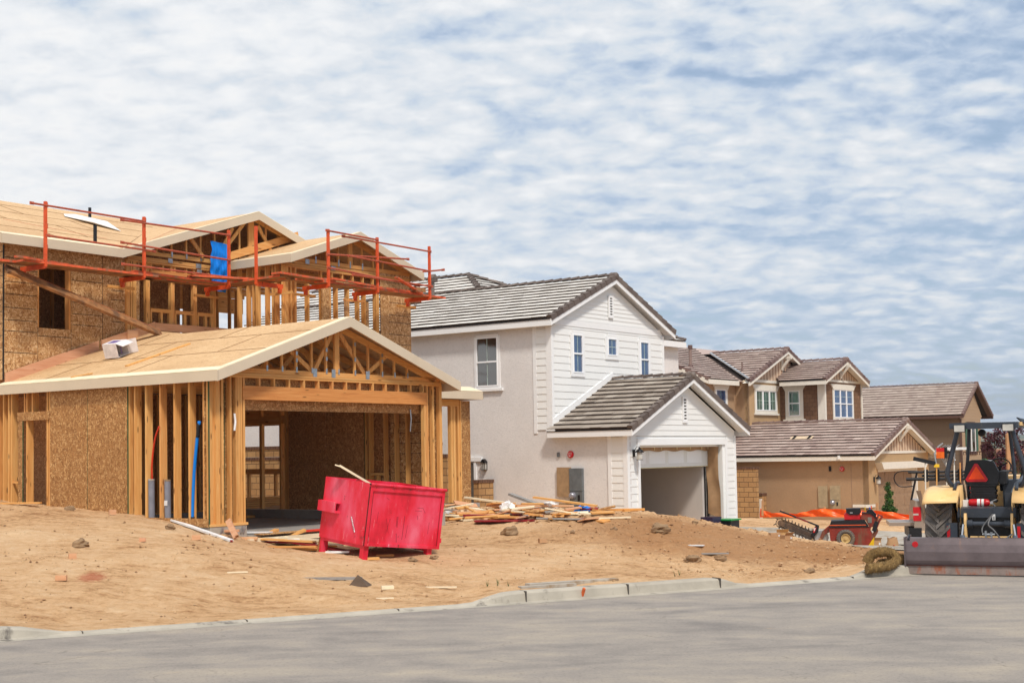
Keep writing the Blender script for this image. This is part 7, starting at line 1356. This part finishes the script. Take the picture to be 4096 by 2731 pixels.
for i in range(96):
    u = rr.random()**1.3; x = 1790+u*620+rr.uniform(-15, 15); row = rr.random(); y = 2082-row*48+abs(u-.4)*14*(1-row)
    m1 = mats[i % len(mats)]; Ln = rr.choice((.2, .3, .4, .55, .7, 1.0))*(.7 if u > .8 else 1); cen = 1-abs(u-.42)*1.6
    board(x, y, Ln, rr.choice((.09, .14, .2)) if Ln < 1 else rr.choice((.06, .09)), .03, rr.gauss(0.1, .55), m1, ('long ' if Ln > 1 else 'short ')+desc[m1]+' in the scrap heap before the grey stucco wall', tilt=rr.gauss(0, .10), dz=rr.random()*.17*max(0, cen)*(.4+row), group=G1, roll=rr.gauss(0, .2))
for a in ((2120, 2052, 1.9, .10, .04, .05, 'pinkboard', 'longest pinkish plank lying level across the front of the scrap heap', .14, -.02), (2260, 2050, 1.5, .12, .04, -.5, 'lx', 'wide tan plank sloping down to the right in the scrap heap', .22, -.12), (2120, 2035, 1.1, .16, .05, -.6, 'greyboard', 'grey board standing up at an angle at the top of the scrap heap', .14, -.3), (1960, 2030, 1.3, .10, .04, -.45, 'pine', 'pale plank sloping down to the right at the left end of the scrap heap', .14, -.12),
          (2180, 2022, .9, .07, .03, .2, 'pine', 'thin pale stick pointing up right behind the scrap heap', .16, .05), (2020, 2088, 1.25, .32, .03, -.1, 'redboard', 'flat dark red board lying on the dirt before the scrap heap', .02, 0), (2490, 2046, .95, .09, .05, 0, 'lx', 'tan plank lying on the crest right of the scrap heap', .02, 0), (2520, 2050, .35, .1, .05, .5, 'lx', 'short offcut at the right end of the plank on the crest', .03, 0), (2440, 2075, .9, .05, .03, .3, 'pine', 'thin stick lying on the slope right of the scrap heap', .01, 0)):
    board(*a[:7], a[7], dz=a[8], tilt=a[9], group=G1)
def crumple(x, y, s_, mat, label, nm, dz=0, sq=.6):
    p = gp(x, y); mb = MB(Matrix.Translation((p.x, p.y, p.z+dz)))
    def fn(u, v):
        a = u*2*math.pi; b2 = v*math.pi; d = Vector((math.sin(b2)*math.cos(a), math.sin(b2)*math.sin(a), -math.cos(b2))); n_ = noise.noise(d*2.2+Vector((x, y, 0))*.37)*.6+abs(noise.noise(d*5+Vector((x, y, 0))))*.5
        d = d*s_*(.8+n_); return (d.x, d.y*.7, d.z*sq)
    mb.grid(fn, 18, 12); return tag(mb.build(nm, mat, smooth=False), label, 'rubbish' if nm != 'stone' else 'stone')
crumple(2345, 2028, .30, M['kraft'], 'crumpled brown paper sack on the right of the scrap heap', 'paper_sack', .12, .8); crumple(2330, 2048, .20, M['tarp'], 'crumpled bright blue plastic below the brown paper sack', 'blue_plastic', .04, .5); crumple(2030, 2055, .17, M['tarpw'], 'torn white and black sack in the middle of the scrap heap', 'white_sack', .12, .9); crumple(2200, 2045, .15, M['tarpw'], 'crumpled white wrap in the middle right of the scrap heap', 'white_wrap', .14, .5); crumple(1790, 2052, .13, M['tarpw'], 'white paper lying beside the column base', 'paper', .02, .25)
# second heap by the garage corner
G2 = 'scrap lumber by the open garage corner'
b0 = gp(690, 2088); b1 = gp(925, 2168); mb = MB(); mb.beam(b0+Vector((0, 0, .04)), b1+Vector((0, 0, .03)), .09, .03); mb.m = 1; mb.beam(b0+Vector((.02, -.03, .03)), b1+Vector((.02, -.03, .02)), .03, .03); tag(mb.build('white_trim_board', [M['tarpw'], M['redboard']]), 'long white board with a red edge lying down the dirt slope', 'board', G2)
for a in ((1040, 2164, 2.1, .14, .03, -.30, 'lx', 'long tan board lying at the left of the scrap by the garage', .03, -.05), (1080, 2172, 1.7, .10, .03, -.2, 'redboard', 'long dark board with a red edge under the scrap by the garage', .01, -.03), (1170, 2184, 1.9, .05, .03, -.22, 'pine', 'long thin pale strip in front of the scrap by the garage', .05, -.04), (1020, 2150, .62, .16, .02, -.2, 'tarpw', 'white flat offcut at the left of the scrap by the garage', .09, 0), (1110, 2155, .42, .16, .05, .1, 'tarpw', 'white block in the middle of the scrap by the garage', .06, 0), (1150, 2178, .42, .22, .07, .2, 'tarpw', 'thick white block at the front of the scrap by the garage', .03, 0), (1170, 2165, .5, .12, .05, .5, 'lx', 'tan offcut leaning in the scrap by the garage', .10, .3), (1080, 2150, .35, .12, .05, .9, 'lx', 'short tan offcut at the back of the scrap by the garage', .06, .3), (1225, 2200, .5, .10, .05, -.1, 'lx', 'tan offcut at the right end of the scrap by the garage', 0, 0),
          (1250, 2195, 1.5, .16, .03, -.62, 'redboard', 'dark board with a red edge sloping down beside the red dumpster', .05, -.10), (1310, 2188, .34, .11, .05, .2, 'lx', 'tan offcut lying beneath the red dumpster', .0, 0), (1350, 2210, .4, .12, .03, 0, 'tarpw', 'white offcut lying below the left side of the red dumpster', .0, 0), (990, 2158, .35, .1, .05, .1, 'pinkboard', 'pink offcut at the left of the scrap by the garage', 0, 0), (870, 2130, .75, .10, .04, .1, 'pinkboard', 'pink plank against the garage corner foundation', .01, 0), (1480, 2238, .3, .1, .04, .3, 'lx', 'small offcut under the front leg of the red dumpster', 0, 0), (1540, 2225, .3, .1, .04, .1, 'lx', 'small offcut in the shade under the red dumpster', 0, 0),
          (1120, 2190, 1.3, .10, .03, -.15, 'lx', 'tan board half buried in front of the scrap by the garage', .0, 0), (1200, 2176, 1.0, .09, .03, -.3, 'pine', 'pale board crossing the middle of the scrap by the garage', .08, -.06)):
    board(*a[:7], a[7], dz=a[8], tilt=a[9], group=G2)
mb = MB(); c0 = at(945, 2148, 23.9); c1 = at(912, 2080, 24.2); mb.beam(c0, c1, .10, .04, (0, 1, 0)); tag(mb.build('leaning_plank', M['pinkboard']), 'short pink plank leaning against the garage corner foundation', 'board')
mb = MB(Mx); mb.box(.2, 4.2, -.22, .02, .003, .022); mb.m = 1; mb.box(1.2, 4.2, -.235, -.21, .0, .04); tag(mb.build('threshold_board', [M['osbup'], simple('red_board_edge', (232, 70, 48), .5)]), 'flake board with a red front edge laid along the garage floor edge', 'board')
mb = MB(Mx); mb.box(-.2, 4.6, -.30, -.24, -.12, -.04); tag(mb.build('form_board', M['starter']), 'pale form board below the garage floor edge', 'board')
for a in ((1330, 2318, .9, .06, .04, -.10, 'greyboard', 'grey weathered stick on the dirt below the dumpster'), (245, 2320, .15, .08, .07, .1, 'pinkboard', 'pink brick shaped block near the red paint mark'), (290, 2234, .11, .08, .08, .4, 'pinkboard', 'small pink block upper right of the red paint mark'), (450, 2058, .12, .1, .09, .4, 'pinkboard', 'pale pink lump against the board wall of the framed house'), (2290, 2335, 1.5, .16, .05, .45, 'conc', 'long flat concrete slab piece behind the kerb'), (2190, 2348, .9, .12, .04, .45, 'conc', 'second concrete slab piece behind the kerb, left of the long one'), (2170, 2170, .14, .1, .08, .3, 'carton', 'small brown block on the dirt right of the dumpster'), (1760, 2350, .5, .04, .02, -.1, 'pine', 'pale twig on the dirt near the kerb'), (1540, 2395, .25, .06, .02, .1, 'pine', 'short pale stick on the dirt close to the kerb'), (1550, 2355, .18, .08, .05, .3, 'pine', 'small torn yellow and white paper on the dirt'), (570, 2165, .1, .08, .06, .2, 'pinkboard', 'tiny pale block on the left dirt slope'), (785, 2158, .14, .1, .08, .2, 'pinkboard', 'small block on the slope left of the garage scrap'), (40, 2015, 1.2, .1, .03, -.1, 'lx', 'plank at the foot of the framed house wall at the far left'), (950, 2290, .3, .02, .02, .1, 'pine', 'thin splinter on the dirt'), (2780, 2182, .35, .10, .02, -.5, 'tarpw', 'white offcut on the dark soil of the hill'), (2860, 2215, .5, .09, .02, .0, 'greyboard', 'pale flat stick on the lower hill')):
    board(*a)
def rock(x, y, s_, label, mat='rock', grp='stones on the dirt'):
    p = gp(x, y); mb = MB(Matrix.Translation((p.x, p.y, p.z+s_*.2)))
    def fn(u, v):
        a = u*2*math.pi; b2 = v*math.pi; d = Vector((math.sin(b2)*math.cos(a), math.sin(b2)*math.sin(a), -math.cos(b2))); d = d*s_*(.75+.5*noise.noise(d*1.6+Vector((x, y, 0))*.21)); return (d.x, d.y*.8, d.z*.6)
    mb.grid(fn, 12, 8); o = mb.build('stone', M[mat]); return tag(o, label, 'stone', grp)
M['rock'] = simple('brown_stone', (150, 122, 92), .9, 0, .15, 8, .4); M['rockd'] = simple('dirt_clod', (160, 122, 84), .95, 0, .12, 12, .5)
for a in ((2040, 2135, .22, 'largest round stone on the dirt right of the dumpster'), (325, 2185, .17, 'big brown stone on the left dirt slope'), (280, 2040, .13, 'flat stone beside the pink lump at the wall'), (2640, 2125, .25, 'overhanging dark clod at the hole in the hill'), (2770, 2245, .17, 'large angular clod low on the hill'), (2880, 2240, .15, 'clod with flat top right of the large angular clod'), (2780, 2092, .09, 'pale stone on the hill crest'), (2620, 2130, .10, 'clod in the dark soil hole'), (3240, 2290, .12, 'dark clod near the kerb at the right'), (2455, 2118, .09, 'whitish stone on the scrap heap slope'), (2290, 2130, .07, 'small white stone between heap and kerb'), (680, 2055+60, .12, 'clod at the end of the white board'), (1650, 2245, .1, 'clod heap beside the right leg of the dumpster'), (1735, 2235, .1, 'clod at the right leg of the dumpster')): rock(*a)
# torn dark felt scrap near the kerb
p = gp(1430, 2345); mb = MB(); mb.add([p+Vector((-.14, 0, 0)), p+Vector((.14, .02, 0)), p+Vector((0, .05, .17))]); mb.add([p+Vector((.14, .02, 0)), p+Vector((.2, .2, 0)), p+Vector((0, .05, .17))]); tag(mb.build('felt_scrap', simple('brown_felt', (104, 86, 72), .9)), 'folded dark brown felt scrap standing on the dirt below the dumpster', 'scrap')
# loose clods and pebbles over the whole lot
rr = random.Random(21); mb = MB(); cnt = 0
ico = [Vector(v_) for v_ in ((0, 0, 1), (.9, 0, .1), (0, .9, .2), (-.9, .1, .1), (.1, -.9, .2), (0, 0, -.5))]
while cnt < 9000:
    s = rr.uniform(-6, 26); t_ = rr.uniform(.3, 15); x, y = xy(s, t_)
    dens = .22+.78*(1 if (11 < s < 21 and 1 < t_ < 11) else 0)+.5*max(0, noise.noise(Vector((x*.7, y*.7, 4)))*2)
    if rr.random() > dens or flat(x, y) > 0: continue
    r = .008+.026*rr.random()**5*(1.5 if dens > .8 else 1); 
    z0 = (x, y); cnt += 1; mb._q = getattr(mb, '_q', []); mb._q.append((x, y, r))
Zq = tps([(a, b_) for a, b_, c in mb._q])
for (x, y, r), z0_ in zip(mb._q, Zq):
    z = terr(x, y, z0_); vs_ = [Vector((x, y, z+r*.25))+Vector((v_.x*rr.uniform(.6, 1.2), v_.y*rr.uniform(.6, 1.2), v_.z*rr.uniform(.5, .9)))*r for v_ in ico]; tn = rr.random()
    for f_ in ((0, 1, 2), (0, 2, 3), (0, 3, 4), (0, 4, 1), (5, 2, 1), (5, 3, 2), (5, 4, 3), (5, 1, 4)): mb.add([vs_[k] for k in f_], tone=tn)
M['clod'] = leafm('loose_clod', (138, 102, 70), (172, 134, 96), (200, 166, 128)); tag(mb.build('loose_clods', M['clod']), 'loose clods and pebbles scattered over the bare dirt', 'pebbles', kind='stuff')
# sparse weeds
mb = MB()
for (x, y) in [(2700, 2305), (2718, 2300)]+[(1960+rr.uniform(-40, 90), 2340+rr.uniform(-8, 8)) for _ in range(4)]:
    p = gp(x, y)
    for k in range(7): a = rr.uniform(0, 6.3); h = rr.uniform(.03, .12); e = Vector((math.cos(a)*.03, math.sin(a)*.03, h)); mb.add([p+Vector((-.003, 0, 0)), p+Vector((.003, 0, 0)), p+e])
tag(mb.build('weeds', M['leafg']), 'sparse thin weeds along the kerb edge', 'weeds', kind='stuff')
# haze
mb = MB(); mb.box(-5200, 5200, -120, 5600, -14, 125)
m_ = bpy.data.materials.new('haze_air'); m_.use_nodes = True; t = m_.node_tree; t.nodes.clear(); pv = t.nodes.new('ShaderNodeVolumePrincipled'); pv.inputs['Color'].default_value = (.74, .84, .98, 1); pv.inputs['Density'].default_value = .00016; pv.inputs['Anisotropy'].default_value = .2
mo = t.nodes.new('ShaderNodeOutputMaterial'); t.links.new(pv.outputs[0], mo.inputs['Volume']); tag(mb.build('haze', m_), kind='stuff')
